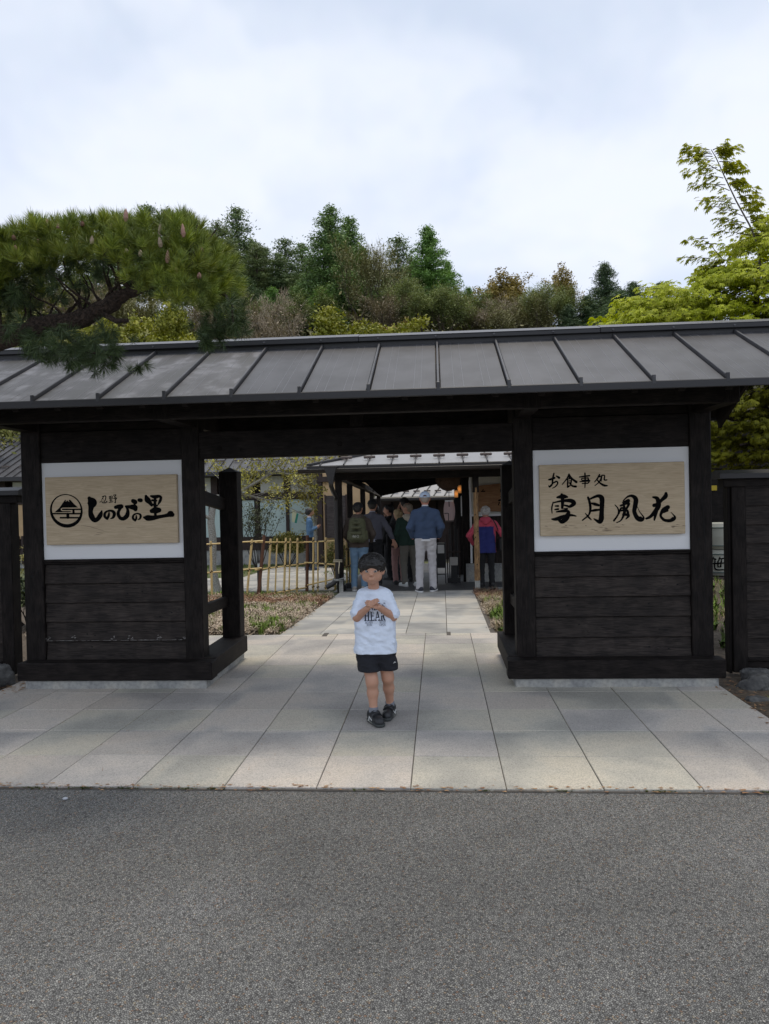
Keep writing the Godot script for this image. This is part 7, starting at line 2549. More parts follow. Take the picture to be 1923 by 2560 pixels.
func build_pine():
	var t := thing("pine_tree", "long-needled pine bough with pinkish candles hanging over the gate roof at the left", "tree")
	var zc := -4.5
	# main limb, from a trunk left of the frame
	var st := mb()
	tube(st, [Vector3(-4.860, -0.420, -5.160), Vector3(-4.800, 0.420, -5.100), Vector3(-4.656, 1.260, -4.920), Vector3(-4.320, 1.980, -4.740), Vector3(-3.720, 2.364, -4.620), Vector3(-3.240, 2.508, zc), Vector3(-2.736, 2.544, zc)], [0.2, 0.17, 0.15, 0.13, 0.11, 0.09, 0.075], 12)
	part("trunk", st, M.bark, t)
	var limb := [Vector3(-2.784, 2.538, zc), Vector3(-2.520, 2.592, zc + 0.01), Vector3(-2.316, 2.640, zc), Vector3(-2.160, 2.670, zc - 0.02), Vector3(-2.028, 2.730, zc - 0.01), Vector3(-1.920, 2.790, zc), Vector3(-1.764, 2.832, zc + 0.02), Vector3(-1.644, 2.898, zc + 0.03), Vector3(-1.500, 2.922, zc + 0.04), Vector3(-1.368, 2.916, zc + 0.06)]
	st = mb()
	var jag := noise(77, 9.0, 2)
	var pts := []
	var rad := []
	for i in limb.size() - 1:
		for k in 4:
			var p: Vector3 = (limb[i] as Vector3).lerp(limb[i + 1], k / 4.0)
			pts.append(p + Vector3(0, jag.get_noise_1d(i + k * 0.25) * 0.012, 0))
			rad.append(lerpf(0.066, 0.018, (i + k / 4.0) / 9.0) * (1.0 + jag.get_noise_1d(40.0 + i * 2.0 + k * 0.5) * 0.55))
	tube(st, pts, rad, 10)
	part("limb", st, M.bark, t)
	# twisting twigs inside the pad and the two that hang
	var twigs := [[[Vector3(-1.368, 2.916, -4.428), 0.014], [Vector3(-1.308, 2.796, -4.392), 0.012], [Vector3(-1.302, 2.700, -4.380), 0.010], [Vector3(-1.308, 2.580, -4.392), 0.007]],
		[[Vector3(-1.320, 2.748, -4.392), 0.010], [Vector3(-1.236, 2.736, -4.368), 0.009], [Vector3(-1.188, 2.664, -4.344), 0.007], [Vector3(-1.182, 2.556, -4.332), 0.005]],
		[[Vector3(-2.064, 2.700, -4.512), 0.02], [Vector3(-1.944, 2.628, -4.464), 0.016], [Vector3(-1.860, 2.622, -4.440), 0.012]],
		[[Vector3(-2.340, 2.628, -4.500), 0.02], [Vector3(-2.220, 2.520, -4.440), 0.014], [Vector3(-2.100, 2.436, -4.392), 0.010], [Vector3(-1.944, 2.388, -4.368), 0.006]],
		[[Vector3(-2.460, 2.604, -4.500), 0.018], [Vector3(-2.400, 2.508, -4.464), 0.012], [Vector3(-2.280, 2.412, -4.440), 0.007]]]
	var anchors := []
	for i in 46:
		var f := rng.randf()
		var p: Vector3 = pts[int(f * (pts.size() - 1))]
		anchors.append(p)
		var tw := [[p, 0.011]]
		var d := Vector3(rng.randf_range(-0.5, 0.5), rng.randf_range(0.3, 1.0), rng.randf_range(-1.0, 1.0)).normalized()
		for k in 5:
			p += d * rng.randf_range(0.04, 0.09)
			d = (d + Vector3(rng.randf_range(-1, 1), rng.randf_range(-0.3, 0.8), rng.randf_range(-1, 1)) * 0.6).normalized()
			tw.append([p, 0.009 - 0.0014 * k])
		twigs.append(tw)
	st = mb()
	for tw in twigs:
		var a := []
		var r := []
		for q in tw:
			a.append(q[0])
			r.append(q[1])
		tube(st, a, r, 6)
	stuff(part("twigs", st, M.bark, t))
	# outline of the pad (side view) and depth of the pad
	var k := 0.3851 / 1.0
	var pad := PackedVector2Array([Vector2(-3.300, 3.216), Vector2(-2.748, 3.139), Vector2(-2.616, 3.174), Vector2(-2.460, 3.244), Vector2(-2.220, 3.264), Vector2(-2.076, 3.271), Vector2(-1.908, 3.278), Vector2(-1.764, 3.244), Vector2(-1.654, 3.244), Vector2(-1.563, 3.293), Vector2(-1.466, 3.251), Vector2(-1.391, 3.202), Vector2(-1.342, 3.090), Vector2(-1.276, 3.070), Vector2(-1.270, 2.854), Vector2(-1.306, 2.734), Vector2(-1.377, 2.758), Vector2(-1.451, 2.818), Vector2(-1.547, 2.866), Vector2(-1.664, 2.872), Vector2(-1.776, 3.028), Vector2(-1.920, 3.070), Vector2(-2.160, 3.070), Vector2(-2.400, 3.042), Vector2(-2.640, 2.878), Vector2(-3.300, 2.830)])
	var hang1 := PackedVector2Array([Vector2(-2.496, 2.580), Vector2(-2.100, 2.556), Vector2(-1.896, 2.532), Vector2(-1.860, 2.424), Vector2(-1.920, 2.352), Vector2(-2.100, 2.340), Vector2(-2.340, 2.388), Vector2(-2.496, 2.460)])
	var hang2 := PackedVector2Array([Vector2(-1.428, 2.544), Vector2(-1.284, 2.604), Vector2(-1.176, 2.700), Vector2(-1.134, 2.652), Vector2(-1.152, 2.508), Vector2(-1.248, 2.460), Vector2(-1.344, 2.424), Vector2(-1.404, 2.448)])
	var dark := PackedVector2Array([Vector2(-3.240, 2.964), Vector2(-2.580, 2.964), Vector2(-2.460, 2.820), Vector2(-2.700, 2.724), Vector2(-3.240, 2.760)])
	var bright: Array = [needle_tuft(85, 0.082, Color(0.112, 0.172, 0.026), Color(0.318, 0.370, 0.060), 1.0), needle_tuft(75, 0.076, Color(0.082, 0.133, 0.026), Color(0.224, 0.275, 0.052), 1.1), needle_tuft(95, 0.086, Color(0.142, 0.202, 0.026), Color(0.387, 0.413, 0.065), 0.85)]
	var shaded_tufts: Array = [needle_tuft(80, 0.085, Color(.035, .065, .022), Color(.085, .13, .04), 1.0), needle_tuft(70, 0.08, Color(.04, .07, .03), Color(.10, .14, .055), 1.2)]  # inner and hanging tufts: their shade is put into darker needle colours
	var w := [[], [], [], [], []]
	var c := [[], [], [], [], []]
	var top_of := func(x: float) -> float: return 0.0
	for i in 13000:
		var x := rng.randf_range(-3.25, -1.10)
		var y := rng.randf_range(2.66, 3.32)
		if not inside(Vector2(x, y), pad):
			continue
		# the pad is a dome: tufts lie near its skin
		var dz := rng.randfn() * 0.24
		var z := zc + clampf(dz, -0.45, 0.45)
		var edge := 0.0
		for q in [Vector2(0.07, 0), Vector2(-0.07, 0), Vector2(0, 0.07), Vector2(0, -0.07)]:
			if not inside(Vector2(x, y) + q, pad):
				edge += 1.0
		var keep := 0.15 + edge * 0.13
		if z > zc + 0.12:
			keep += 0.06
		if rng.randf() > keep:
			continue
		var out := Vector3((x + 2.1) * 0.29, 0.55 + (y - 3.06) * 1.83, (z - zc) * 1.9)
		if x > -1.38:
			out.x += 0.5
		out += Vector3(rng.randf_range(-1, 1), rng.randf_range(-0.4, 0.6), rng.randf_range(-1, 1)) * 0.35
		out.y = maxf(out.y, 0.06)
		y -= maxf(z - zc, 0.0) * 0.36   # the pad droops towards the road
		var which := rng.randi() % 3
		var s := rng.randf_range(0.7, 1.05)
		w[which].append(Transform3D(_toward(out.normalized()).scaled(Vector3.ONE * s), Vector3(x, y - 0.045, z)))
		var g := rng.randf_range(0.7, 1.2)
		c[which].append(Color(g, g, g * rng.randf_range(0.8, 1.1)))
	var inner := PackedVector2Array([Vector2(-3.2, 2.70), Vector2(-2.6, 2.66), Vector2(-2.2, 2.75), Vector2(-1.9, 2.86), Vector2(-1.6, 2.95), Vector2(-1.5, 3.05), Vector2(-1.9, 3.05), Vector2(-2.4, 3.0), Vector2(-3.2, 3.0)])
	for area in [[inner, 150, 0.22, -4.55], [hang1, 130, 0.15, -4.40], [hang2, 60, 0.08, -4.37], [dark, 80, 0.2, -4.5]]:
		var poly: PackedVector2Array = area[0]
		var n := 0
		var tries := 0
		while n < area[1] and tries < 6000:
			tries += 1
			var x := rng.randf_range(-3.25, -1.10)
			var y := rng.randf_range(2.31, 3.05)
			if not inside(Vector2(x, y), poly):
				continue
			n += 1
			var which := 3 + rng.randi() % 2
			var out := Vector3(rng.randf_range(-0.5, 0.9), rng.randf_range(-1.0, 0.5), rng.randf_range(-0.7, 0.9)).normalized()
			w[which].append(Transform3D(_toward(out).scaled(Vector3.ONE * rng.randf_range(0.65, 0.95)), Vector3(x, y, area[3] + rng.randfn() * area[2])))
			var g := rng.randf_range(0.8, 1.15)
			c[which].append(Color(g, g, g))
	for i in 5:
		scatter("needles", bright[i] if i < 3 else shaded_tufts[i - 3], M.needle, w[i], c[i], t)
	# candles: pinkish new shoots standing on the pad
	var cand := [[1005, 110, 70], [1190, 190, 70], [1360, 245, 72], [1200, 285, 62], [1240, 385, 70], [800, 265, 45], [670, 150, 45], [525, 128, 36], [400, 160, 36], [910, 185, 46], [600, 165, 34], [755, 165, 30], [260, 180, 38], [365, 315, 34], [1110, 385, 36], [1440, 535, 34], [180, 262, 30], [35, 292, 34], [1015, 355, 26], [470, 240, 36], [1440, 352, 30], [1300, 495, 30], [325, 222, 32]]
	var cm := [plain(.27, .13, .10, 0.8), plain(.36, .20, .155, 0.8), plain(.45, .34, .25, 0.8)]
	for q in cand:
		# drawing units of the tracing, 2.03 m per 2500 units at the bough
		var p := Vector3(-2.743 + q[0] * 0.000986, 3.265 - q[1] * 0.00088, zc + 0.30 + rng.randf_range(-0.04, 0.06))
		var h: float = q[2] * 0.0011
		st = mb()
		lathe(st, Transform3D(Basis(Vector3.FORWARD, rng.randf_range(-0.12, 0.12)), p - Vector3(0, h * 0.6, 0)), [Vector2(0.008, 0.0), Vector2(0.0145, h * 0.25), Vector2(0.0125, h * 0.55), Vector2(0.006, h * 0.85), Vector2(0.0008, h)], 8)
		part("pine_candle", st, cm[rng.randi() % 3], t)

func _toward(d: Vector3) -> Basis:
	var x := d.cross(Vector3(0.31, 0.2, 0.93)).normalized()
	return Basis(x, d, x.cross(d)) * Basis(Vector3.UP, rng.randf() * TAU)

# ---------------------------------------------------------------- the Japanese maple behind the right end of the gate
func maple_leaf() -> ArrayMesh:
	# a hand-shaped leaf of seven pointed lobes, stalk at the origin, spreading along +z, drooping
	var v := PackedVector3Array()
	var nn := PackedVector3Array()
	var cc := PackedColorArray()
	var c := Vector3(0, 0, 0.012)
	var ang := [-2.1, -1.35, -0.66, 0.0, 0.66, 1.35, 2.1]
	var lens := [0.4, 0.68, 0.9, 1.0, 0.9, 0.68, 0.4]
	for i in 7:
		var d := Vector3(sin(ang[i]), 0, cos(ang[i]))
		var s := Vector3(d.z, 0, -d.x)
		var l: float = lens[i] * 0.056
		var tip := c + d * l - Vector3.UP * l * 0.28
		var m := c + d * l * 0.42
		for q in [c, m - s * l * 0.17, tip, c, tip, m + s * l * 0.17]:
			v.append(q)
			nn.append(Vector3(d.x * 0.25, 1, d.z * 0.25).normalized())
			cc.append(Color.WHITE)
	return arrays(v, nn, cc)

func spray(at: Vector3, out: Vector3, reach: float, n: int, w: Array, c: Array, tw: SurfaceTool, c0: Color, c1: Color, flat := 0.05):
	# one layered fan of leaves along a drooping twig
	var d := out.normalized()
	var s := d.cross(Vector3.UP).normalized()
	var end := at + d * reach - Vector3.UP * reach * 0.12
	tube(tw, [at - d * reach * 0.5, at + d * reach * 0.2, end], [0.006, 0.0045, 0.002], 4, false)
	for i in n:
		var t := rng.randf()
		var half := reach * 0.42 * sin(PI * clampf(t * 0.85 + 0.1, 0.0, 1.0))
		var p := at + d * reach * (t * 1.25 - 0.3) + s * rng.randf_range(-1, 1) * half + Vector3.UP * (rng.randfn() * flat - 0.12 * reach * t * t)
		var yaw := rng.randf_range(-1.1, 1.1)
		var ld := (d.rotated(Vector3.UP, yaw) - Vector3.UP * rng.randf_range(0.25, 1.15)).normalized()
		var lx := ld.cross(Vector3.UP).normalized()
		var sc := rng.randf_range(0.7, 1.15)
		w.append(Transform3D(Basis(-lx, ld.cross(lx) * -1.0, ld).orthonormalized().scaled(Vector3.ONE * sc), p))
		c.append(c0.lerp(c1, rng.randf()))

func build_maple():
	var t := thing("maple_tree", "bright yellow-green maple with a tall bare-stemmed shoot behind the right end of the gate", "tree")
	var w := []
	var c := []
	var tw := mb()
	var st := mb()
	# trunk and limbs
	tube(st, [Vector3(4.2, -0.1, -9.2), Vector3(4.15, 0.8, -9.15), Vector3(4.05, 1.6, -9.1), Vector3(3.95, 2.3, -9.0)], [0.13, 0.10, 0.085, 0.07], 9)
	part("trunk", st, M.bark, t)
	var limbs := [[Vector3(3.97, 2.2, -9.0), Vector3(3.5, 2.8, -8.9), Vector3(2.9, 3.2, -8.8), Vector3(2.3, 3.45, -8.8)], [Vector3(3.95, 2.3, -9.0), Vector3(3.6, 3.2, -8.8), Vector3(3.55, 3.8, -8.6), Vector3(3.54, 4.0, -8.5)], [Vector3(4.0, 2.0, -9.05), Vector3(3.4, 2.3, -8.7), Vector3(2.9, 2.4, -8.4)], [Vector3(3.95, 2.3, -9.0), Vector3(4.3, 3.2, -9.2), Vector3(4.6, 4.0, -9.2)], [Vector3(4.0, 1.9, -9.05), Vector3(3.6, 2.05, -8.6), Vector3(3.2, 2.0, -8.2)]]
	for l in limbs:
		st = mb()
		var r := []
		for i in l.size():
			r.append(lerpf(0.05, 0.014, float(i) / (l.size() - 1)))
		tube(st, l, r, 7)
		part("limb", st, M.bark, t)
	# the shoot that stands over the crown
	var shoot := [Vector3(3.520, 3.550, -8.500), Vector3(3.530, 3.920, -8.455), Vector3(3.525, 4.148, -8.460), Vector3(3.448, 4.418, -8.508), Vector3(3.328, 4.696, -8.548), Vector3(3.205, 4.957, -8.535), Vector3(3.090, 5.166, -8.484), Vector3(3.030, 5.235, -8.451)]
	st = mb()
	tube(st, shoot, [0.014, 0.0125, 0.011, 0.0095, 0.008, 0.0065, 0.005, 0.003], 7)
	part("shoot", st, M.twig, t)
	var y0 := Color(.33, .39, .014)
	var y1 := Color(.60, .65, .03)
	var o0 := Color(.33, .36, .035)
	var o1 := Color(.54, .55, .09)
	# side twigs of the shoot, longer on the left
	for i in 17:
		var f := 0.36 + 0.62 * i / 16.0
		var u := f * (shoot.size() - 1)
		var p: Vector3 = (shoot[int(u)] as Vector3).lerp(shoot[mini(int(u) + 1, shoot.size() - 1)], u - int(u))
		for s in [-1.0, 1.0]:
			var len := (0.30 if s < 0.0 else 0.20) * rng.randf_range(0.75, 1.2) * (1.0 if f < 0.9 else 0.75)
			var d := Vector3(s, rng.randf_range(0.0, 0.35), rng.randf_range(-0.5, 0.6))
			spray(p + d.normalized() * len * 0.5, d, len * 0.8, 26, w, c, tw, o0, o1, 0.022)
	# two loose twigs reaching left at the foot of the shoot
	for q in [[Vector3(3.12, 4.02, -8.4), Vector3(2.98, 4.20, -8.4), Vector3(2.88, 4.26, -8.4)], [Vector3(3.05, 3.95, -8.4), Vector3(2.90, 4.05, -8.4), Vector3(2.78, 4.06, -8.4)], [Vector3(3.2, 3.9, -8.4), Vector3(3.05, 3.99, -8.4), Vector3(2.98, 3.93, -8.4)]]:
		tube(tw, q, [0.006, 0.004, 0.002], 4, false)
		for e in q:
			spray(e, Vector3(-1, 0.1, rng.randf_range(-0.4, 0.4)), 0.16, 15, w, c, tw, o0, o1, 0.02)
	# the crown, in drooping layers
	var crown := PackedVector2Array([Vector2(2.02, 3.30), Vector2(2.04, 3.46), Vector2(2.12, 3.62), Vector2(2.30, 3.74), Vector2(2.52, 3.80), Vector2(2.75, 3.86), Vector2(2.98, 3.95), Vector2(3.12, 3.98), Vector2(3.28, 4.12), Vector2(3.42, 4.2), Vector2(3.62, 4.38), Vector2(4.2, 4.7), Vector2(5.2, 4.6), Vector2(5.6, 3.6), Vector2(5.4, 2.9), Vector2(4.4, 2.7), Vector2(3.4, 2.95), Vector2(2.6, 3.0), Vector2(2.1, 3.1)])
	var layer := noise(900, 1.3, 2)
	var n := 0
	while n < 560:
		var x := rng.randf_range(2.0, 5.6)
		var y := rng.randf_range(2.7, 4.7)
		if not inside(Vector2(x, y), crown) or (x > 4.2 and rng.randf() < 0.6):
			continue
		n += 1
		y = snappedf(y + layer.get_noise_2d(x * 1.5, 0.0) * 0.25, 0.17) + rng.randf_range(-0.04, 0.04)
		var z := -8.6 + rng.randfn() * 0.36
		spray(Vector3(x, y, z), Vector3((x - 3.9) * 0.7 + rng.randf_range(-0.4, 0.4), 0.0, (z + 9.0) * 1.6 + rng.randf_range(-0.4, 0.4)), rng.randf_range(0.26, 0.44), 62, w, c, tw, y0, y1, 0.03)
	# lower boughs seen under the eaves; their shade is put into darker leaf colours
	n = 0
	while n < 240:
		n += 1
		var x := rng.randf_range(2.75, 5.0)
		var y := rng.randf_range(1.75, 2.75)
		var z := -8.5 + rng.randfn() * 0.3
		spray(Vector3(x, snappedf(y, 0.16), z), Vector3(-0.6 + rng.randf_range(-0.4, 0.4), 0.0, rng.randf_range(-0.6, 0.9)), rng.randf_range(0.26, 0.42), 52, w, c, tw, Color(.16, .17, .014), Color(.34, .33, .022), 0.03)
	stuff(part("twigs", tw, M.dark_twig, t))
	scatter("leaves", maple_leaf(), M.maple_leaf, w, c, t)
# ---------------------------------------------------------------- the wooded hill behind
func shards(clumps: Array, per: int, size: float, slim: float, c0: Color, c1: Color) -> ArrayMesh:
	# foliage as many small pointed faces; clumps are [centre, half extents]
	var v := PackedVector3Array()
	var nn := PackedVector3Array()
	var cc := PackedColorArray()
	for q in clumps:
		var tone := rng.randf()
		for i in int(per * (q[2] if q.size() > 2 else 1.0)):
			var d := Vector3(rng.randfn(), rng.randfn(), rng.randfn()) * 0.5
			var p: Vector3 = q[0] + d * (q[1] as Vector3)
			var dir := Vector3(rng.randf_range(-1, 1), rng.randf_range(-0.5, 0.8), rng.randf_range(-1, 1)).normalized()
			var s := dir.cross(Vector3(rng.randf_range(-1, 1), rng.randf_range(-1, 1), rng.randf_range(-1, 1))).normalized()
			var l := size * rng.randf_range(0.6, 1.4)
			var n := (d.normalized() * 0.9 + Vector3.UP * 0.4 + s.cross(dir) * 0.4).normalized()
			var c := c0.lerp(c1, clampf(tone * 0.6 + rng.randf() * 0.5, 0.0, 1.0))
			for e in [p - dir * l * 0.5, p + s * l * slim * 0.5, p + dir * l * 0.5, p - dir * l * 0.5, p + dir * l * 0.5, p - s * l * slim * 0.5]:
				v.append(e)
				nn.append(n)
				cc.append(c)
	return arrays(v, nn, cc)

# prototypes are 10 m tall: [trunk mesh, crown mesh]
func red_pine(sd: int, c0: Color, c1: Color, low: float, wide: float) -> Array:
	rng.seed = sd
	var st := mb()
	var bend := rng.randf_range(-0.25, 0.25)
	tube(st, [Vector3(0, -0.8, 0), Vector3(bend * 0.4, 3, 0), Vector3(bend, 6.5, 0.1), Vector3(bend * 0.6, 9.4, 0)], [0.17, 0.13, 0.09, 0.03], 6)
	var clumps := []
	var y := low
	while y < 9.9:
		var t := (y - low) / (9.9 - low)
		var r := wide * (1.0 - pow(t, 1.5) * 0.85) * rng.randf_range(0.55, 1.15)
		if t < 0.15:
			r *= 0.7
		var n := 3 + int(r * 2.2)
		for i in n:
			var a := TAU * (i + rng.randf() * 0.8) / n
			var rr := r * rng.randf_range(0.45, 1.0)
			var p := Vector3(cos(a) * rr + bend * t, y + rng.randf_range(-0.25, 0.35), sin(a) * rr)
			tube(st, [Vector3(bend * t, y - 0.25, 0), p], [0.045, 0.015], 4, false)
			clumps.append([p, Vector3(0.74, 0.27, 0.74) * rng.randf_range(0.7, 1.25), 1.0])
			if rr > 0.9:
				clumps.append([p * Vector3(0.6, 1, 0.6) + Vector3(0, 0.05, 0), Vector3(0.5, 0.22, 0.5), 0.7])
		y += rng.randf_range(0.42, 0.75)
	clumps.append([Vector3(bend * 0.6, 9.6, 0), Vector3(0.22, 0.5, 0.22), 0.8])
	return [st.commit(), shards(clumps, 110, 0.26, 0.28, c0, c1)]

func larch(sd: int, c0: Color, c1: Color, wide: float, low: float) -> Array:
	rng.seed = sd
	var st := mb()
	tube(st, [Vector3(0, -0.8, 0), Vector3(0, 4, 0), Vector3(0.05, 8, 0), Vector3(0, 9.9, 0)], [0.2, 0.14, 0.07, 0.015], 6)
	var clumps := []
	var y := low
	while y < 9.8:
		var t := (y - low) / (9.8 - low)
		var r := wide * pow(1.0 - t, 0.75) + 0.12
		var n := 4 + int(r * 2.0)
		for i in n:
			var a := TAU * (i + rng.randf()) / n
			var rr := r * rng.randf_range(0.6, 1.12)
			var end := Vector3(cos(a) * rr, y + rr * rng.randf_range(-0.05, 0.30), sin(a) * rr)
			tube(st, [Vector3(0, y, 0), end], [0.04, 0.012], 4, false)
			var m := 2 + int(rr * 1.6)
			for k in m:
				var f := (k + 0.7) / m
				clumps.append([Vector3(0, y, 0).lerp(end, f) - Vector3(0, 0.10, 0), Vector3(0.42, 0.30, 0.42) * rng.randf_range(0.75, 1.2), 0.6])
		y += rng.randf_range(0.3, 0.55)
	return [st.commit(), shards(clumps, 80, 0.21, 0.3, c0, c1)]

func broadleaf(sd: int, c0: Color, c1: Color, wide: float, fill: float, leaf: float) -> Array:
	rng.seed = sd
	var st := mb()
	var tips := []
	for i in 3:
		grow(st, Vector3(rng.randf_range(-0.2, 0.2), -0.6, rng.randf_range(-0.2, 0.2)), Vector3(rng.randf_range(-0.3, 0.3), 1, rng.randf_range(-0.3, 0.3)), 3.6, 0.13, 3, tips, 0.62, 0.28, 5, 3)
	var clumps := []
	for t in tips:
		var p: Vector3 = t[0] * Vector3(wide, 1, wide)
		clumps.append([p, Vector3(0.6, 0.45, 0.6), fill])
	return [st.commit(), shards(clumps, 34, leaf, 0.55, c0, c1)]

func bare_tree(sd: int, c0: Color, c1: Color, fill: float) -> Array:
	rng.seed = sd
	var st := mb()
	var tips := []
	for i in 3:
		grow(st, Vector3(rng.randf_range(-0.6, 0.6), -0.6, rng.randf_range(-0.6, 0.6)), Vector3(rng.randf_range(-0.35, 0.35), 1, rng.randf_range(-0.35, 0.35)), 3.6, 0.10, 3, tips, 0.5, 0.45, 4, 3)
	# fine twigs as slivers, and a haze of buds
	var clumps := []
	for t in tips:
		clumps.append([t[0], Vector3(0.55, 0.6, 0.55), fill])
	var twigs := PackedVector3Array()
	var nn := PackedVector3Array()
	var cc := PackedColorArray()
	for t in tips:
		for i in 14:
			var p: Vector3 = t[0] + Vector3(rng.randfn(), rng.randfn(), rng.randfn()) * 0.25
			var d := ((t[1] as Vector3) + Vector3(rng.randf_range(-1, 1), rng.randf_range(0, 1.2), rng.randf_range(-1, 1)) * 0.8).normalized()
			var s := d.cross(Vector3(rng.randf(), rng.randf(), rng.randf())).normalized() * 0.018
			for e in [p - s, p + s, p + d * rng.randf_range(0.5, 1.1)]:
				twigs.append(e)
				nn.append((d * 0.2 + Vector3.UP * 0.6 + Vector3.BACK * 0.4).normalized())
				cc.append(c0 * rng.randf_range(0.7, 1.1))
	var buds := shards(clumps, 34, 0.17, 0.5, c0, c1)
	var a := buds.surface_get_arrays(0)
	var v: PackedVector3Array = a[Mesh.ARRAY_VERTEX]
	v.append_array(twigs)
	var n2: PackedVector3Array = a[Mesh.ARRAY_NORMAL]
	n2.append_array(nn)
	var c2: PackedColorArray = a[Mesh.ARRAY_COLOR]
	c2.append_array(cc)
	return [st.commit(), arrays(v, n2, c2)]

const NTH := ["first", "second", "third", "fourth", "fifth", "sixth", "seventh", "eighth", "ninth", "tenth", "eleventh", "twelfth", "thirteenth", "fourteenth", "fifteenth", "sixteenth", "seventeenth", "eighteenth", "nineteenth", "twentieth", "twenty-first", "twenty-second", "twenty-third", "twenty-fourth", "twenty-fifth", "twenty-sixth", "twenty-seventh", "twenty-eighth", "twenty-ninth", "thirtieth", "thirty-first", "thirty-second", "thirty-third", "thirty-fourth"]

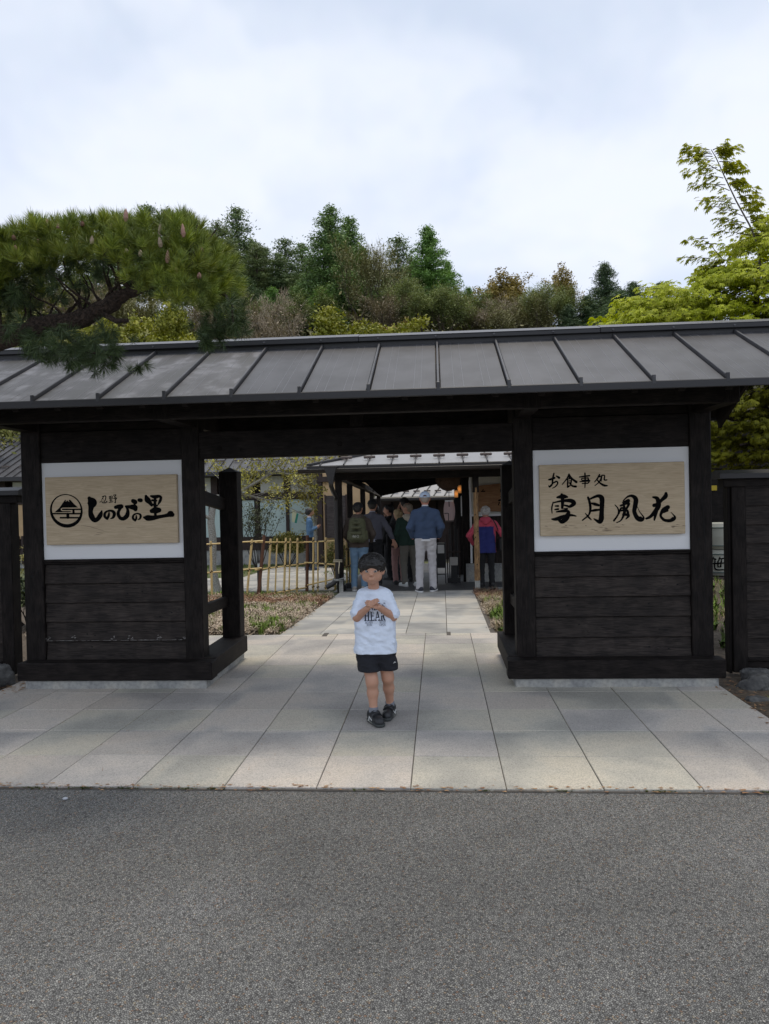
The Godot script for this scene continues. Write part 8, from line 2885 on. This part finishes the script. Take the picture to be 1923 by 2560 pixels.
func build_hill():
	var bump := noise(303, 0.12, 3)
	var protos := {
		"pine": [red_pine(11, Color(0.075, 0.118, 0.045), Color(0.198, 0.261, 0.093), 3.0, 2.5), red_pine(12, Color(0.082, 0.122, 0.045), Color(0.211, 0.269, 0.093), 3.8, 2.7), red_pine(13, Color(0.069, 0.118, 0.048), Color(0.184, 0.261, 0.099), 2.6, 2.2)],
		"larch": [larch(21, Color(0.093, 0.210, 0.045), Color(0.217, 0.392, 0.077), 3.6, 1.6), larch(22, Color(0.093, 0.182, 0.056), Color(0.217, 0.336, 0.098), 3.1, 1.9)],
		"dark": [larch(31, Color(0.062, 0.119, 0.056), Color(0.155, 0.231, 0.105), 3.4, 1.6), larch(32, Color(0.059, 0.112, 0.056), Color(0.147, 0.210, 0.101), 2.6, 1.8)],
		"bare": [bare_tree(41, Color(.19, .19, .095), Color(.37, .37, .18), 0.6), bare_tree(42, Color(.23, .195, .145), Color(.40, .34, .25), 0.4), bare_tree(43, Color(.14, .18, .06), Color(.30, .36, .12), 1.3)],
		"yellow": [broadleaf(51, Color(.16, .19, .015), Color(.33, .33, .03), 1.25, 2.2, 0.26)],
		"amber": [broadleaf(61, Color(.22, .17, .04), Color(.40, .31, .09), 1.15, 1.6, 0.24)],
	}
	rng.seed = 99
	# per kind: bearing in radians, distance, top height above eye level, width factor
	var rows := [
		["pine", [[-0.398, 72, 25.0, 1.0], [-0.37, 70, 26.6, 0.9], [-0.345, 74, 28.0, 1.0], [-0.312, 72, 26.0, 1.0], [-0.285, 68, 24.9, 1.1], [-0.258, 70, 26.9, 1.0], [-0.24, 75, 26.0, 1.0], [-0.222, 70, 23.4, 1.0], [-0.198, 71, 24.6, 1.1], [-0.175, 74, 25.2, 1.0], [-0.155, 76, 24.0, 0.9], [-0.045, 72, 25.0, 1.0], [-0.03, 76, 24.6, 0.9], [-0.11, 78, 24.5, 0.8], [0.055, 84, 21.0, 0.8], [0.072, 86, 20.8, 0.8], [0.107, 80, 21.6, 0.85], [0.122, 82, 20.6, 0.8], [-0.42, 66, 21.5, 1.0], [-0.33, 64, 21.5, 1.1], [-0.60, 62, 17.5, 1.1], [-0.565, 66, 19.0, 1.1], [-0.53, 62, 18.5, 1.1], [-0.495, 66, 20.0, 1.1], [-0.46, 63, 19.5, 1.1], [-0.435, 70, 22.5, 1.0], [-0.302, 66, 23.5, 1.1], [-0.272, 64, 22.0, 1.1], [-0.205, 66, 21.5, 1.1], [-0.235, 65, 22.0, 1.0], [-0.165, 67, 21.5, 1.0], [-0.028, 68, 21.0, 1.1], [-0.072, 71, 21.8, 1.0]]],
		["larch", [[-0.215, 60, 17.0, 0.9], [-0.15, 60, 17.0, 1.0], [0.07, 62, 16.4, 0.8], [0.045, 74, 20.6, 0.9], [-0.185, 62, 17.8, 0.9], [0.13, 68, 17.6, 0.8], [-0.137, 64, 25.3, 1.15], [-0.112, 67, 25.5, 1.0], [-0.095, 66, 22.4, 1.0], [-0.008, 68, 24.6, 1.05], [0.018, 70, 22.0, 0.8], [-0.062, 66, 19.6, 0.9]]],
		["dark", [[0.04, 76, 20.5, 0.9], [0.09, 74, 19.6, 0.9], [0.135, 72, 19.2, 0.9], [-0.25, 62, 18.5, 1.0], [0.218, 62, 18.6, 1.15], [0.196, 60, 14.6, 0.9], [0.252, 64, 17.2, 1.1], [0.172, 58, 14.4, 0.8], [0.285, 66, 17.6, 1.1], [0.235, 56, 14.6, 1.3]]],
		["bare", [[-0.56, 54, 13.8, 1.2], [-0.515, 56, 14.8, 1.2], [-0.48, 54, 14.0, 1.2], [-0.45, 56, 14.6, 1.2], [-0.415, 55, 14.4, 1.2], [-0.38, 56, 14.8, 1.2], [-0.345, 55, 14.2, 1.2], [-0.315, 56, 15.0, 1.2], [-0.29, 56, 15.4, 1.1], [-0.255, 57, 14.8, 1.2], [-0.225, 56, 14.0, 1.2], [-0.195, 58, 14.2, 1.2], [-0.27, 50, 12.7, 1.2], [-0.16, 57, 14.4, 1.1], [-0.082, 58, 19.6, 1.0], [-0.06, 56, 14.8, 1.1], [-0.015, 58, 14.6, 1.3], [0.01, 56, 14.4, 1.2], [0.04, 58, 15.6, 1.2], [0.062, 57, 14.7, 1.3], [0.085, 56, 14.0, 1.2], [0.10, 60, 15.1, 1.2], [0.125, 58, 14.4, 1.2], [0.148, 59, 15.0, 1.1], [0.165, 60, 14.3, 1.0], [-0.235, 48, 11.8, 1.2]]],
		["yellow", [[-0.47, 46, 10.2, 0.9], [-0.43, 47, 11.0, 0.9], [-0.52, 45, 10.0, 0.9], [-0.112, 46, 11.6, 1.05], [-0.090, 47, 11.2, 0.9], [-0.135, 47, 10.9, 0.8], [-0.36, 48, 12.2, 0.7], [-0.385, 44, 10.4, 0.8], [0.20, 46, 9.5, 0.5]]],
		["amber", [[-0.048, 50, 11.9, 0.7], [0.085, 62, 18.2, 1.1], [0.105, 63, 18.0, 1.0], [0.163, 64, 18.9, 0.75]]],
	]
	var names := {"pine": ["red_pine", "dark olive pine on the ridge", "pine"], "larch": ["larch_tree", "fresh green larch on the ridge", "larch"], "dark": ["fir_tree", "blue-green fir on the slope", "fir"], "bare": ["budding_tree", "brown budding tree in the thicket", "bare tree"], "yellow": ["young_tree", "yellow-green young tree behind the roof", "leafy tree"], "amber": ["amber_tree", "amber-leaved tree in the thicket", "leafy tree"]}
	for row in rows:
		var kind: String = row[0]
		var spots: Array = row[1]
		spots.sort_custom(func(a, b): return a[0] < b[0])
		for i in spots.size():
			var q: Array = spots[i]
			var dist: float = q[1]
			var x: float = sin(q[0]) * dist
			var z: float = -cos(q[0]) * dist
			var base := _land(x, z, bump)
			var h: float = maxf(4.0, 1.5 + q[2] - base)
			var pr: Array = protos[kind][rng.randi() % protos[kind].size()]
			var label: String = names[kind][1] + ", %s from the left" % NTH[i]
			var o := thing(names[kind][0], label, names[kind][2], Vector3(x, base, z), rng.randf() * TAU, kind + " trees on the hill")
			var full: float = {"bare": 8.2, "yellow": 9.0, "amber": 9.0}.get(kind, 10.0)
			var sy := h / full
			var sx: float = clampf(sy, 0.75, 1.3) * q[3]
			for k in 2:
				var m := part(["trunk", "crown"][k], pr[k], M.far_bark if k == 0 else M.far_leaf, o)
				m.scale = Vector3(sx, sy, sx)
	# brush that covers the slope between the trees
	var clumps := []
	var v := 0
	while v < 1300:
		var b := rng.randf_range(-0.62, 0.5)
		var dist := rng.randf_range(40.0, 66.0)
		var x := sin(b) * dist
		var z := -cos(b) * dist
		clumps.append([Vector3(x, _land(x, z, bump) + 0.6, z), Vector3(1.7, 1.6, 1.7), 1.0])
		v += 1
	tag(stuff(part("brush", shards(clumps, 55, 0.34, 0.4, Color(.09, .09, .04), Color(.25, .24, .11)), M.needle)), "brown and olive brush covering the hill slope", "brush")
	# shrubs on the near slope, seen under the pine bough and through the gap at the far left
	rng.seed = 123
	var b := broadleaf(71, Color(.10, .12, .02), Color(.26, .25, .05), 1.2, 1.2, 0.2)
	var nb := [[-0.58, 30.0, 6.5, "leafy tree seen through the gap left of the left board fence"], [-0.47, 40.0, 9.5, "olive leafy tree on the near slope under the pine bough, left of two"], [-0.43, 42.0, 10.0, "olive leafy tree on the near slope under the pine bough, right of two"]]
	for q in nb:
		var x: float = sin(q[0]) * q[1]
		var z: float = -cos(q[0]) * q[1]
		var o := thing("leafy_tree", q[3], "leafy tree", Vector3(x, _land(x, z, bump), z), rng.randf() * TAU)
		for k in 2:
			var m := part(["trunk", "crown"][k], b[k], M.far_bark if k == 0 else M.leaf, o)
			m.scale = Vector3.ONE * (q[2] / 9.0)
